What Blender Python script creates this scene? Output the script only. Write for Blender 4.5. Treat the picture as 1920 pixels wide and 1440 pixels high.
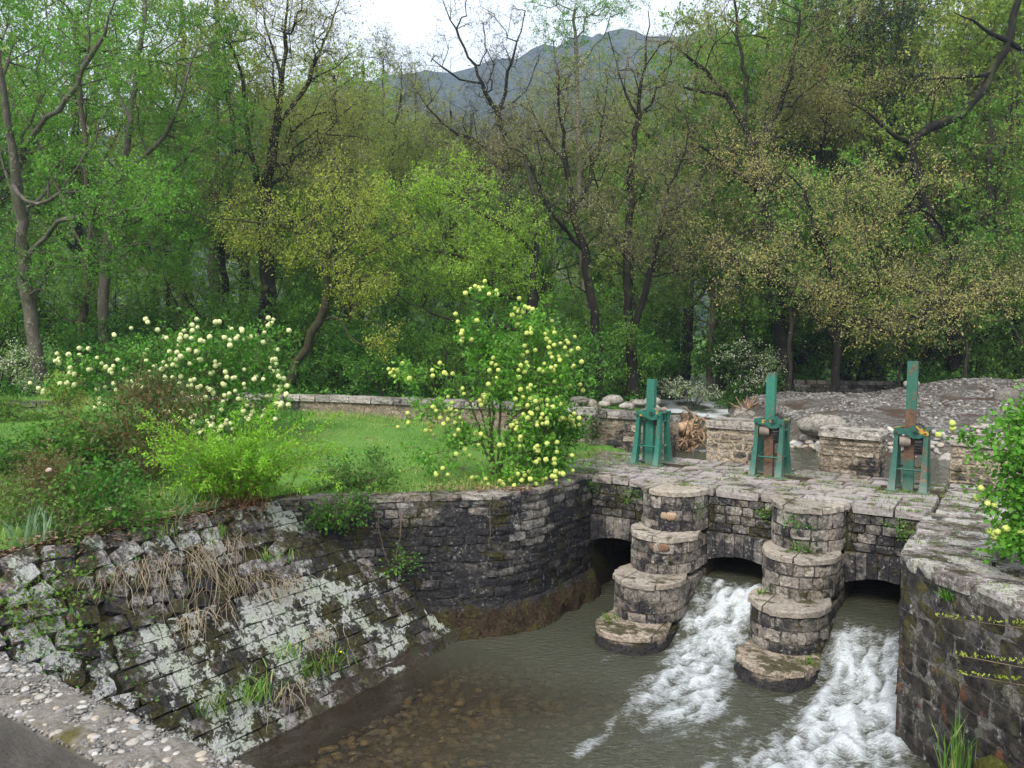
import bpy, math, random
import numpy as np
from mathutils import Vector, Matrix

random.seed(5)
rng = np.random.default_rng(11)
for o in list(bpy.data.objects):
    bpy.data.objects.remove(o)
scn = bpy.context.scene
COL = scn.collection

# ------------------------------------------------------------------ camera
cam = bpy.data.cameras.new('camera')
cam.sensor_width = 36.0
cam.lens = 36.0 * 1500.0 / 1920.0
cam.clip_start = 0.05
cam.clip_end = 6000.0
camo = bpy.data.objects.new('camera', cam)
camo.matrix_world = (Matrix.Translation((0, 0, 2.2)) @ Matrix.Rotation(math.radians(90 - 3.05), 4, 'X')
                     @ Matrix.Rotation(math.radians(0.96), 4, 'Z'))
COL.objects.link(camo)
scn.camera = camo

# ------------------------------------------------------------------ sky, sun, exposure
SUN_EL, SUN_AZ = math.radians(46), math.radians(206)
world = bpy.data.worlds.new('World')
scn.world = world
world.use_nodes = True
wn = world.node_tree
wn.nodes.clear()
sky = wn.nodes.new('ShaderNodeTexSky')
sky.sky_type = 'NISHITA'
sky.sun_disc = False
sky.sun_elevation = SUN_EL
sky.sun_rotation = SUN_AZ
sky.air_density = 1.5
sky.dust_density = 4.0
hs = wn.nodes.new('ShaderNodeHueSaturation')
hs.inputs['Saturation'].default_value = 0.25
cloud = wn.nodes.new('ShaderNodeMix')
cloud.data_type = 'RGBA'
cloud.inputs['Factor'].default_value = 0.7
cloud.inputs['B'].default_value = (9.6, 9.9, 10.3, 1)          # even overcast
bg = wn.nodes.new('ShaderNodeBackground')
bg.inputs['Strength'].default_value = 0.062
wo = wn.nodes.new('ShaderNodeOutputWorld')
wn.links.new(sky.outputs['Color'], hs.inputs['Color'])
wn.links.new(hs.outputs['Color'], cloud.inputs['A'])
wn.links.new(cloud.outputs['Result'], bg.inputs['Color'])
wn.links.new(bg.outputs[0], wo.inputs['Surface'])

sl = bpy.data.lights.new('sun', 'SUN')
sl.energy = 1.5
sl.angle = math.radians(24)
sl.color = (1.0, 0.96, 0.90)
so = bpy.data.objects.new('sun', sl)
sd = Vector((math.sin(SUN_AZ) * math.cos(SUN_EL), math.cos(SUN_AZ) * math.cos(SUN_EL), math.sin(SUN_EL)))
so.rotation_euler = sd.to_track_quat('Z', 'Y').to_euler()
so.location = (0, 0, 30)
COL.objects.link(so)

scn.view_settings.view_transform = 'Standard'
scn.view_settings.look = 'None'
scn.view_settings.exposure = 1.6
scn.view_settings.gamma = 1.0
scn.view_settings.use_curve_mapping = False
scn.render.engine = 'CYCLES'
scn.cycles.use_denoising = True
scn.cycles.max_bounces = 8
scn.cycles.diffuse_bounces = 4
scn.cycles.transmission_bounces = 4
scn.cycles.transparent_max_bounces = 8
scn.cycles.volume_bounces = 1
scn.cycles.caustics_reflective = False
scn.cycles.caustics_refractive = False

# ------------------------------------------------------------------ weir coordinates: u along the weir, w upstream
A_ = math.radians(-32.4)
UX, UY = math.cos(A_), math.sin(A_)
WX, WY = -UY, UX
OX, OY = 1.37, 13.3
def wp(u, w, z=0.0):
    return (OX + u * UX + w * WX, OY + u * UY + w * WY, z)
def to_uw(x, y):
    dx, dy = x - OX, y - OY
    return dx * UX + dy * UY, dx * WX + dy * WY

# ------------------------------------------------------------------ numpy noise
def _h(ix, iy, iz, seed):
    n = (ix * 374761393 + iy * 668265263 + iz * 2147483647 + seed * 1274126177) & 0xFFFFFFFF
    n = ((n ^ (n >> 13)) * 1274126177) & 0xFFFFFFFF
    n = n ^ (n >> 16)
    return (n & 0xFFFF) / 32767.5 - 1.0
def vnoise(P, scale=1.0, seed=0, octaves=1, gain=0.5):
    P = np.asarray(P, float)
    out = np.zeros(len(P)); amp = 1.0
    for o in range(octaves):
        Q = P * scale * (2 ** o) + 17.3 * o
        i = np.floor(Q).astype(np.int64); f = Q - i
        f = f * f * (3 - 2 * f)
        r = np.zeros(len(P))
        for dx in (0, 1):
            wx = f[:, 0] if dx else 1 - f[:, 0]
            for dy in (0, 1):
                wy = f[:, 1] if dy else 1 - f[:, 1]
                for dz in (0, 1):
                    wz = f[:, 2] if dz else 1 - f[:, 2]
                    r += wx * wy * wz * _h(i[:, 0] + dx, i[:, 1] + dy, i[:, 2] + dz, seed + o)
        out += amp * r; amp *= gain
    return out

# ------------------------------------------------------------------ mesh building
class MB:
    def __init__(s):
        s.V = []; s.n = 0; s.F = {3: [], 4: []}; s.M = {3: [], 4: []}; s.A = {3: [], 4: []}
    def add(s, V, F, m=0, tint=0.5):
        V = np.asarray(V, float).reshape(-1, 3); F = np.asarray(F, np.int64)
        if len(F) == 0: return
        k = F.shape[1]
        s.V.append(V); s.F[k].append(F + s.n); s.n += len(V)
        s.M[k].append(np.full(len(F), m, np.int32))
        s.A[k].append(np.broadcast_to(np.asarray(tint, float), (len(F),)).copy())
    def mesh(s, name, mats, smooth=True):
        me = bpy.data.meshes.new(name)
        V = np.concatenate(s.V) if s.V else np.zeros((0, 3))
        me.vertices.add(len(V)); me.vertices.foreach_set('co', V.ravel().astype(np.float32))
        li = []; ls = []; mi = []; at = []; off = 0
        for k in (3, 4):
            if s.F[k]:
                F = np.concatenate(s.F[k]); li.append(F.ravel())
                ls.append(off + np.arange(len(F)) * k); off += len(F) * k
                mi.append(np.concatenate(s.M[k])); at.append(np.concatenate(s.A[k]))
        if li:
            li = np.concatenate(li).astype(np.int32); ls = np.concatenate(ls).astype(np.int32)
            me.loops.add(len(li)); me.loops.foreach_set('vertex_index', li)
            me.polygons.add(len(ls)); me.polygons.foreach_set('loop_start', ls)
            me.polygons.foreach_set('material_index', np.concatenate(mi))
            me.polygons.foreach_set('use_smooth', np.full(len(ls), smooth, bool))
            a = me.attributes.new('tint', 'FLOAT', 'FACE')
            a.data.foreach_set('value', np.concatenate(at).astype(np.float32))
        for m in (mats if isinstance(mats, (list, tuple)) else [mats]):
            me.materials.append(m)
        me.update(calc_edges=True)
        me.validate()
        return me

def link(name, data, parent=None):
    o = bpy.data.objects.new(name, data); COL.objects.link(o)
    if parent is not None:
        o.parent = parent
        o.matrix_parent_inverse = parent.matrix_basis.inverted()
    return o
def tag(o, label=None, cat=None, group=None, kind=None):
    if label: o['label'] = label
    if cat: o['category'] = cat
    if group: o['group'] = group
    if kind: o['kind'] = kind
    return o
def thing(name, label, cat, loc=(0, 0, 0), group=None):
    o = bpy.data.objects.new(name, None); COL.objects.link(o)
    o.empty_display_size = 0.2
    o.location = loc
    return tag(o, label, cat, group)

BOXF = np.array([(0, 3, 2, 1), (4, 5, 6, 7), (0, 1, 5, 4), (1, 2, 6, 5), (2, 3, 7, 6), (3, 0, 4, 7)])
def box(mb, x0, x1, y0, y1, z0, z1, m=0, fn=None, tint=.5):
    V = np.array([(x0, y0, z0), (x1, y0, z0), (x1, y1, z0), (x0, y1, z0), (x0, y0, z1), (x1, y0, z1), (x1, y1, z1), (x0, y1, z1)], float)
    if fn: V = np.array([fn(*v) for v in V])
    mb.add(V, BOXF, m, tint)
def prism(mb, poly, z0, z1, m=0, tint=.5):
    """poly: ccw list of (x, y)"""
    n = len(poly); P = np.array(poly, float)
    V = np.vstack([np.c_[P, np.full(n, z0)], np.c_[P, np.full(n, z1)], [[*P.mean(0), z0], [*P.mean(0), z1]]])
    i = np.arange(n); j = (i + 1) % n
    mb.add(V, np.c_[i, j, j + n, i + n], m, tint)
    mb.add(V, np.c_[i + n, j + n, np.full(n, 2 * n + 1)], m, tint)
    mb.add(V, np.c_[j, i, np.full(n, 2 * n)], m, tint)
def tube(mb, pts, rad, k=6, m=0, tint=.5, caps=True):
    P = np.array(pts, float); n = len(P); R = np.broadcast_to(np.asarray(rad, float), (n,))
    T = np.gradient(P, axis=0); T /= np.linalg.norm(T, axis=1)[:, None] + 1e-9
    ref = np.array([.31, .17, .93]) if abs(T[0] @ np.array([.31, .17, .93])) < .85 else np.array([.9, .4, .1])
    a = np.cross(T, ref); a /= np.linalg.norm(a, axis=1)[:, None] + 1e-9
    b = np.cross(T, a)
    th = np.arange(k) * 2 * math.pi / k
    V = (P[:, None] + R[:, None, None] * (np.cos(th)[None, :, None] * a[:, None] + np.sin(th)[None, :, None] * b[:, None])).reshape(-1, 3)
    i = np.arange(n - 1)[:, None] * k; j = np.arange(k)[None]
    F = np.stack([i + j, i + (j + 1) % k, i + k + (j + 1) % k, i + k + j], -1).reshape(-1, 4)
    mb.add(V, F, m, tint)
    if caps:
        for e, row in ((0, 0), (n - 1, (n - 1) * k)):
            C = np.vstack([V[row:row + k], P[e]])
            q = np.arange(k)
            mb.add(C, np.c_[q, (q + 1) % k, np.full(k, k)] if e else np.c_[(q + 1) % k, q, np.full(k, k)], m, tint)

def rough_block(seed, n=2, amp=.07, rnd=.16):
    """unit block with worn corners and a rough face"""
    r = np.random.default_rng(seed)
    g = np.linspace(-.5, .5, n + 1)
    mb = {}; V = []; F = []
    def vid(p):
        k = tuple(np.round(p, 4))
        if k not in mb: mb[k] = len(V); V.append(p)
        return mb[k]
    for ax in range(3):
        for s in (-.5, .5):
            for i in range(n):
                for j in range(n):
                    q = []
                    for di, dj in ((0, 0), (1, 0), (1, 1), (0, 1)):
                        p = np.zeros(3); p[ax] = s; p[(ax + 1) % 3] = g[i + di]; p[(ax + 2) % 3] = g[j + dj]
                        q.append(vid(p))
                    F.append(q if s > 0 else q[::-1])
    V = np.array(V)
    e = (np.abs(V) > .49).sum(1)
    L = np.where(e == 3, 1 - rnd, np.where(e == 2, 1 - rnd * .45, 1.0))
    V = V * L[:, None] + r.normal(0, amp * .5, V.shape) * np.where(e[:, None] >= 2, .7, 1)
    return V, np.array(F)
def pebble_shape(seed, amp=.12):
    r = np.random.default_rng(seed)
    t = (1 + 5 ** .5) / 2
    V = np.array([(-1, t, 0), (1, t, 0), (-1, -t, 0), (1, -t, 0), (0, -1, t), (0, 1, t), (0, -1, -t), (0, 1, -t), (t, 0, -1), (t, 0, 1), (-t, 0, -1), (-t, 0, 1)], float)
    F = np.array([(0, 11, 5), (0, 5, 1), (0, 1, 7), (0, 7, 10), (0, 10, 11), (1, 5, 9), (5, 11, 4), (11, 10, 2), (10, 7, 6), (7, 1, 8), (3, 9, 4), (3, 4, 2), (3, 2, 6), (3, 6, 8), (3, 8, 9), (4, 9, 5), (2, 4, 11), (6, 2, 10), (8, 6, 7), (9, 8, 1)])
    V /= np.linalg.norm(V, axis=1)[:, None]
    V *= 1 + r.normal(0, amp, (12, 1))
    return V, F
def subdiv(V, F):
    V = list(map(tuple, V)); idx = {}; out = []
    def mid(a, b):
        k = (min(a, b), max(a, b))
        if k not in idx:
            p = (np.array(V[a]) + np.array(V[b])) / 2
            la = (np.linalg.norm(V[a]) + np.linalg.norm(V[b])) / 2
            p = p / np.linalg.norm(p) * la
            idx[k] = len(V); V.append(tuple(p))
        return idx[k]
    for a, b, c in F:
        ab, bc, ca = mid(a, b), mid(b, c), mid(c, a)
        out += [(a, ab, ca), (b, bc, ab), (c, ca, bc), (ab, bc, ca)]
    return np.array(V), np.array(out)
def rotmats(n, r, flat=False):
    a = r.uniform(0, 2 * math.pi, n)
    if flat:
        z = np.zeros(n); o = np.ones(n)
        return np.stack([np.stack([np.cos(a), -np.sin(a), z], -1), np.stack([np.sin(a), np.cos(a), z], -1), np.stack([z, z, o], -1)], 1)
    q = r.normal(size=(n, 4)); q /= np.linalg.norm(q, axis=1)[:, None]
    w, x, y, z = q.T
    return np.stack([np.stack([1 - 2 * (y * y + z * z), 2 * (x * y - z * w), 2 * (x * z + y * w)], -1),
                     np.stack([2 * (x * y + z * w), 1 - 2 * (x * x + z * z), 2 * (y * z - x * w)], -1),
                     np.stack([2 * (x * z - y * w), 2 * (y * z + x * w), 1 - 2 * (x * x + y * y)], -1)], 1)
def scatter(mb, shapes, P, size, r, squash=(1, .8, .55), m=0):
    """pebbles: many copies of a few shapes joined in one mesh"""
    P = np.asarray(P, float); n = len(P); size = np.broadcast_to(size, (n,))
    R = rotmats(n, r, flat=True); pick = r.integers(0, len(shapes), n)
    sq = np.array(squash)[None] * r.uniform(.75, 1.25, (n, 3))
    for k, (V, F) in enumerate(shapes):
        I = np.where(pick == k)[0]
        if len(I) == 0: continue
        W = V[None] * sq[I][:, None] * size[I][:, None, None]
        W = np.einsum('nij,nvj->nvi', R[I], W) + P[I][:, None]
        FF = (F[None] + (np.arange(len(I)) * len(V))[:, None, None]).reshape(-1, 3)
        mb.add(W.reshape(-1, 3), FF, m, np.repeat(r.random(len(I)), len(F)))

# ------------------------------------------------------------------ node helper
class NT:
    def __init__(s, name):
        s.m = bpy.data.materials.new(name); s.m.use_nodes = True
        s.t = s.m.node_tree; s.t.nodes.clear()
        s.out = s.t.nodes.new('ShaderNodeOutputMaterial')
        g = s.t.nodes.new('ShaderNodeNewGeometry'); s.pos = g.outputs['Position']; s.nrm = g.outputs['Normal']
    def node(s, t): return s.t.nodes.new(t)
    def put(s, sock, v):
        if isinstance(v, bpy.types.NodeSocket): s.t.links.new(v, sock)
        elif isinstance(v, (tuple, list)) and len(v) == 3 and sock.type == 'RGBA': sock.default_value = (*v, 1)
        else: sock.default_value = v
    def noise(s, scale, detail=4, rough=.55, vec=None, dist=0.0):
        n = s.node('ShaderNodeTexNoise'); s.put(n.inputs['Vector'], vec or s.pos)
        n.inputs['Scale'].default_value = scale; n.inputs['Detail'].default_value = detail
        n.inputs['Roughness'].default_value = rough; n.inputs['Distortion'].default_value = dist
        return n.outputs['Fac']
    def voro(s, scale, vec=None, feature='F1', out='Distance'):
        n = s.node('ShaderNodeTexVoronoi'); s.put(n.inputs['Vector'], vec or s.pos)
        n.feature = feature; n.inputs['Scale'].default_value = scale
        return n.outputs[out]
    def ramp(s, f, stops, interp='LINEAR'):
        n = s.node('ShaderNodeValToRGB'); s.put(n.inputs['Fac'], f); e = n.color_ramp; e.interpolation = interp
        while len(e.elements) < len(stops): e.elements.new(1)
        for el, (p, c) in zip(e.elements, stops):
            el.position = p; el.color = (c, c, c, 1) if not isinstance(c, (tuple, list)) else (*c, 1)
        return n.outputs['Color']
    def mix(s, f, a, b, mode='MIX'):
        n = s.node('ShaderNodeMix'); n.data_type = 'RGBA'; n.blend_type = mode
        s.put(n.inputs['Factor'], f); s.put(n.inputs['A'], a); s.put(n.inputs['B'], b)
        return n.outputs['Result']
    def math(s, op, a, b=0.0, c=None):
        n = s.node('ShaderNodeMath'); n.operation = op; s.put(n.inputs[0], a); s.put(n.inputs[1], b)
        if c is not None: s.put(n.inputs[2], c)
        return n.outputs[0]
    def rng(s, v, a, b, c=0.0, d=1.0):
        n = s.node('ShaderNodeMapRange'); s.put(n.inputs['Value'], v)
        for k, x in zip(('From Min', 'From Max', 'To Min', 'To Max'), (a, b, c, d)): n.inputs[k].default_value = x
        return n.outputs['Result']
    def sep(s, v):
        n = s.node('ShaderNodeSeparateXYZ'); s.put(n.inputs[0], v); return n.outputs
    def scalev(s, v, x, y, z, rot=0.0):
        n = s.node('ShaderNodeMapping'); s.put(n.inputs['Vector'], v)
        n.inputs['Scale'].default_value = (x, y, z); n.inputs['Rotation'].default_value = (0, 0, rot)
        return n.outputs[0]
    def attr(s, name):
        n = s.node('ShaderNodeAttribute'); n.attribute_name = name; return n.outputs['Fac']
    def objrand(s): return s.node('ShaderNodeObjectInfo').outputs['Random']
    def objpos(s): return s.node('ShaderNodeTexCoord').outputs['Object']
    def bump(s, h, strength=.5, dist=.02, nrm=None):
        n = s.node('ShaderNodeBump'); s.put(n.inputs['Height'], h)
        n.inputs['Strength'].default_value = strength; n.inputs['Distance'].default_value = dist
        if nrm is not None: s.put(n.inputs['Normal'], nrm)
        return n.outputs[0]
    def bsdf(s, col, rough=.85, nrm=None, spec=.3, **k):
        n = s.node('ShaderNodeBsdfPrincipled'); s.put(n.inputs['Base Color'], col); s.put(n.inputs['Roughness'], rough)
        s.put(n.inputs['Specular IOR Level'], spec)
        if nrm is not None: s.put(n.inputs['Normal'], nrm)
        for q, v in k.items(): s.put(n.inputs[q], v)
        return n.outputs[0]
    def done(s, sh):
        s.t.links.new(sh, s.out.inputs['Surface']); return s.m

def stone_mat(name, c1, c2, stain=None, moss=0.0, lichen=0.0, stain_col=(.012, .0115, .013), band=None, var=.45, lich_col=(.36, .38, .30), lscale=9, lich_z=None, white=0.0, bump=1.0, spots=.9, tex=1.0):
    """weathered stone; stain: (z, amount) pairs for the black algae that grows by height; band: same for the silt tide mark"""
    N = NT(name)
    big = N.noise(1.5, 3); mid = N.noise(8, 6, .62, dist=.4); chip = N.noise(24, 5, .6, dist=.6); fine = N.noise(95, 4, .7)
    col = N.mix(N.rng(N.math('ADD', N.math('MULTIPLY', mid, .6), N.math('MULTIPLY', chip, .4)), .36, .64), c1, c2)
    rnd = N.objrand()
    col = N.mix(1.0, col, N.ramp(rnd, [(0, 1 - var), (.6, 1.0), (1, 1 + var * .9)]), 'MULTIPLY')
    hue = N.math('FRACT', N.math('MULTIPLY', rnd, 7.31))
    col = N.mix(N.rng(hue, .6, 1, 0, .5), col, N.mix(.5, col, (.30, .22, .15)))
    col = N.mix(1.0, col, N.ramp(fine, [(.28, 1 - .45 * tex), (.5, 1.0), (.72, 1 + .35 * tex)]), 'MULTIPLY')
    col = N.mix(1.0, col, N.ramp(chip, [(.34, 1 - .45 * tex), (.5, 1.0), (.7, 1 + .2 * tex)]), 'MULTIPLY')
    z = N.sep(N.pos)[2]; zz = N.rng(z, -2.3, .9)
    if stain:
        a = N.ramp(zz, [((q + 2.3) / 3.2, v) for q, v in stain])
        wob = N.math('ADD', N.math('MULTIPLY', N.math('SUBTRACT', big, .5), 2.0), N.math('ADD', N.math('MULTIPLY', N.math('SUBTRACT', mid, .5), 1.5), N.math('MULTIPLY', N.math('SUBTRACT', rnd, .5), -.35)))
        f = N.rng(N.math('ADD', a, wob), .30, .66)
        col = N.mix(N.math('MULTIPLY', f, .95), col, N.mix(N.rng(chip, .3, .7), stain_col, tuple(x * 3.6 for x in stain_col)))
    if white:
        st = N.noise(5.5, 4, .6, N.scalev(N.pos, 1.6, 1.6, .35))
        col = N.mix(N.rng(N.math('MULTIPLY', st, N.rng(chip, .3, .7)), .40, .50, 0, white), col, (.40, .39, .36))
    if band:
        a = N.ramp(zz, [((q + 2.3) / 3.2, v) for q, v in band])
        f = N.rng(N.math('ADD', a, N.math('MULTIPLY', N.math('SUBTRACT', mid, .5), .9)), .35, .65)
        col = N.mix(f, col, N.mix(N.rng(chip, .35, .65), (.014, .0095, .006), (.066, .045, .025)))
    if moss:
        m1 = N.noise(3.1, 6, .7)
        up = N.sep(N.nrm)[2]
        f = N.rng(N.math('ADD', m1, N.math('MULTIPLY', up, .10)), .64 - moss * .18, .72 - moss * .18)
        col = N.mix(N.math('MULTIPLY', f, .9), col, N.mix(N.rng(chip, .3, .7), (.014, .014, .005), (.075, .068, .018)))
    if lichen:
        l1 = N.noise(lscale, 8, .72, dist=.9); l2 = N.noise(lscale * .16, 2)
        v = N.math('ADD', l1, N.math('MULTIPLY', N.math('SUBTRACT', l2, .5), 1.7))
        if lich_z: v = N.math('ADD', v, N.ramp(zz, [((q + 2.3) / 3.2, w_) for q, w_ in lich_z]))
        f = N.rng(v, .60 - lichen * .2, .635 - lichen * .2)
        lc = N.mix(N.rng(N.noise(4.5, 4, .6), .42, .58), lich_col, (lich_col[0] * 1.08, lich_col[1] * 1.0, lich_col[2] * 1.18))
        col = N.mix(f, col, N.mix(1.0, lc, N.ramp(N.noise(48, 6, .75), [(.3, .5), (.5, 1.0), (.7, 1.3)]), 'MULTIPLY'))
        l3 = N.rng(N.math('ADD', N.math('MULTIPLY', N.noise(lscale * 2.3, 6, .66, N.scalev(N.pos, 1.1, .9, 1.0), dist=.8), .6), N.math('MULTIPLY', N.noise(lscale * .9, 3, .5, N.scalev(N.pos, .9, 1.1, 1.0)), .4)), .515, .54)
        col = N.mix(N.math('MULTIPLY', l3, spots), col, N.mix(chip, (.010, .009, .007), (.035, .032, .018)))
    hgt = N.math('ADD', N.math('MULTIPLY', mid, 1.1), N.math('ADD', N.math('MULTIPLY', chip, .6), N.math('MULTIPLY', fine, .16)))
    return N.done(N.bsdf(col, .9, N.bump(hgt, bump, .05), .2))

# ------------------------------------------------------------------ plain materials
def simple(name, c1, c2, scale=6, rough=.8, bump=.3, bscale=40, spec=.3, dist=.01, var=.2):
    N = NT(name)
    col = N.mix(N.rng(N.noise(scale, 5, .6), .3, .7), c1, c2)
    if var: col = N.mix(1.0, col, N.ramp(N.objrand(), [(0, 1 - var), (1, 1 + var)]), 'MULTIPLY')
    return N.done(N.bsdf(col, rough, N.bump(N.noise(bscale, 4, .6), bump, dist), spec))
def leaf_mat(name, stops, trans=.35, rough=.55, var=.15):
    N = NT(name)
    col = N.ramp(N.attr('tint'), stops)
    if var: col = N.mix(1.0, col, N.ramp(N.objrand(), [(0, 1 - var), (1, 1 + var)]), 'MULTIPLY')
    p = N.bsdf(col, rough, None, .25)
    t = N.node('ShaderNodeBsdfTranslucent'); N.put(t.inputs['Color'], N.mix(1.0, col, (1.15, 1.2, .7), 'MULTIPLY'))
    x = N.node('ShaderNodeMixShader'); x.inputs[0].default_value = trans
    N.t.links.new(p, x.inputs[1]); N.t.links.new(t.outputs[0], x.inputs[2])
    return N.done(x.outputs[0])
def bark_mat(name, c1, c2, moss=.0, lich=0.0):
    N = NT(name)
    v = N.scalev(N.pos, 1, 1, .22)
    n = N.noise(14, 6, .65, v); f = N.noise(45, 4, .6, v)
    col = N.mix(N.rng(n, .3, .7), c1, c2)
    if moss:
        g = N.rng(N.math('ADD', N.noise(2.2, 4), N.math('MULTIPLY', N.sep(N.nrm)[2], .15)), .62 - moss * .25, .72 - moss * .25)
        col = N.mix(g, col, (.05, .058, .018))
    if lich:
        g = N.rng(N.noise(5, 5, .65), .66 - lich * .25, .7 - lich * .25)
        col = N.mix(g, col, (.21, .20, .15))
    col = N.mix(1.0, col, N.ramp(N.objrand(), [(0, .75), (1, 1.25)]), 'MULTIPLY')
    return N.done(N.bsdf(col, .9, N.bump(N.math('ADD', n, N.math('MULTIPLY', f, .5)), .8, .03), .2))

LEAF = {
    'ash': leaf_mat('ash_leaf', [(0, (.06, .17, .02)), (.5, (.13, .31, .04)), (1, (.25, .45, .07))], .42),
    'ash2': leaf_mat('shaded_ash_leaf', [(0, (.055, .15, .022)), (.6, (.145, .30, .045)), (1, (.26, .42, .07))], .45),
    'elm': leaf_mat('elm_leaf', [(0, (.19, .21, .05)), (.5, (.33, .355, .085)), (1, (.47, .47, .14))], .45),
    'elm_green': leaf_mat('soft_elm_leaf', [(0, (.14, .20, .04)), (.5, (.27, .34, .075)), (1, (.41, .45, .12))], .45),
    'maple': leaf_mat('maple_leaf', [(0, (.20, .29, .035)), (.5, (.41, .47, .075)), (1, (.56, .57, .14))], .45),
    'hornbeam': leaf_mat('hornbeam_leaf', [(0, (.11, .21, .022)), (.5, (.25, .41, .045)), (1, (.39, .53, .08))], .42),
    'oak_brown': leaf_mat('brown_oak_leaf', [(0, (.17, .21, .065)), (.5, (.33, .315, .125)), (1, (.45, .43, .19))], .45),
    'oak_gold': leaf_mat('gold_oak_leaf', [(0, (.17, .225, .06)), (.35, (.33, .33, .11)), (.7, (.48, .42, .165)), (1, (.56, .52, .24))], .45),
    'alder': leaf_mat('alder_leaf', [(0, (.07, .08, .03)), (1, (.20, .21, .08))]),
    'ivy': leaf_mat('ivy_leaf', [(0, (.008, .022, .007)), (.6, (.025, .055, .014)), (1, (.06, .12, .026))], .15),
    'poplar': leaf_mat('poplar_leaf', [(0, (.12, .14, .04)), (1, (.25, .26, .09))]),
    'wood': leaf_mat('wood_leaf', [(0, (.11, .19, .033)), (.5, (.25, .36, .07)), (1, (.40, .48, .12))], .48),
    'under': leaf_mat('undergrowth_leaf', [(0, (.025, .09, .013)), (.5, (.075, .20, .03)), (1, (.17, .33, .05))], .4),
    'vib': leaf_mat('viburnum_leaf', [(0, (.028, .11, .012)), (.5, (.075, .23, .024)), (1, (.17, .37, .045))], .35),
    'vib2': leaf_mat('bright_viburnum_leaf', [(0, (.045, .15, .016)), (.5, (.11, .29, .032)), (1, (.24, .45, .06))], .4, .45),
    'berb': leaf_mat('barberry_leaf', [(0, (.03, .075, .016)), (.5, (.07, .125, .03)), (.72, (.12, .10, .045)), (1, (.24, .11, .065))], .3),
    'kerria': leaf_mat('arching_shrub_leaf', [(0, (.06, .19, .010)), (.5, (.155, .38, .022)), (1, (.28, .52, .045))], .4),
    'rose': leaf_mat('rose_leaf', [(0, (.025, .085, .010)), (.5, (.07, .185, .022)), (1, (.17, .32, .045))], .35),
    'rosered': leaf_mat('reddish_rose_leaf', [(0, (.05, .06, .025)), (.5, (.10, .11, .04)), (1, (.20, .11, .06))]),
    'laurel': leaf_mat('laurel_leaf', [(0, (.022, .075, .012)), (.5, (.07, .19, .022)), (1, (.15, .33, .035))], .2, .35),
    'grass': leaf_mat('grass_blade', [(0, (.06, .15, .024)), (.45, (.125, .27, .045)), (.75, (.24, .36, .085)), (1, (.42, .40, .18))], .35),
    'weed': leaf_mat('weed_leaf', [(0, (.045, .11, .018)), (.6, (.11, .215, .03)), (1, (.26, .29, .07))], .3),
    'straw': leaf_mat('dry_straw', [(0, (.24, .175, .11)), (.5, (.40, .32, .22)), (1, (.50, .42, .31))], .2),
    'iris': leaf_mat('iris_leaf', [(0, (.06, .13, .06)), (1, (.20, .30, .17))], .25),
    'litter': leaf_mat('fallen_leaf', [(0, (.12, .07, .04)), (.5, (.24, .14, .085)), (1, (.36, .25, .17))], .15),
    'white': leaf_mat('white_blossom', [(0, (.10, .19, .05)), (.45, (.20, .30, .10)), (.5, (.50, .52, .40)), (1, (.62, .62, .50))], .3),
}
BARK = {
    'grey': bark_mat('grey_bark', (.065, .055, .045), (.15, .13, .105), .15, .25),
    'dark': bark_mat('dark_bark', (.014, .012, .011), (.055, .046, .038), .1, .02),
    'brown': bark_mat('brown_bark', (.04, .032, .025), (.105, .085, .062), .35, .1),
    'black': bark_mat('black_bark', (.006, .005, .0045), (.026, .022, .018), .2, .02),
    'twig': bark_mat('fine_twig', (.085, .068, .058), (.16, .13, .112)),
    'mossy': bark_mat('mossy_bark', (.03, .026, .018), (.085, .07, .045), .6, .1),
    'gold': bark_mat('golden_lichen_bark', (.10, .075, .035), (.36, .235, .05), .0, .3),
    'stem': bark_mat('shrub_stem', (.10, .075, .05), (.20, .15, .10), .1, .1),
    'redstem': bark_mat('rusty_stem', (.16, .08, .04), (.26, .14, .07), 0, 0),
}

# ------------------------------------------------------------------ plants
def leaf_quads(P, D, size, r, width=.5, fold=.25, droop=.0, up=.6):
    """one folded leaf per point: base at P, pointing along D"""
    n = len(P); D = D / (np.linalg.norm(D, axis=1)[:, None] + 1e-9)
    D = D - np.array([0, 0, droop]); D /= np.linalg.norm(D, axis=1)[:, None] + 1e-9
    Nn = r.normal(size=(n, 3)); Nn[:, 2] = np.abs(Nn[:, 2]) + up
    S = np.cross(D, Nn); S /= np.linalg.norm(S, axis=1)[:, None] + 1e-9
    Nn = np.cross(S, D)
    size = np.broadcast_to(size, (n,))[:, None]
    b = P; t = P + D * size
    m = P + D * size * .48 - Nn * size * fold * .4
    l = m + S * size * width * .5 + Nn * size * fold * .4; q = m - S * size * width * .5 + Nn * size * fold * .4
    V = np.stack([b, q, t, l], 1).reshape(-1, 3)
    return V, (np.arange(n) * 4)[:, None] + np.arange(4)[None]
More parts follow.
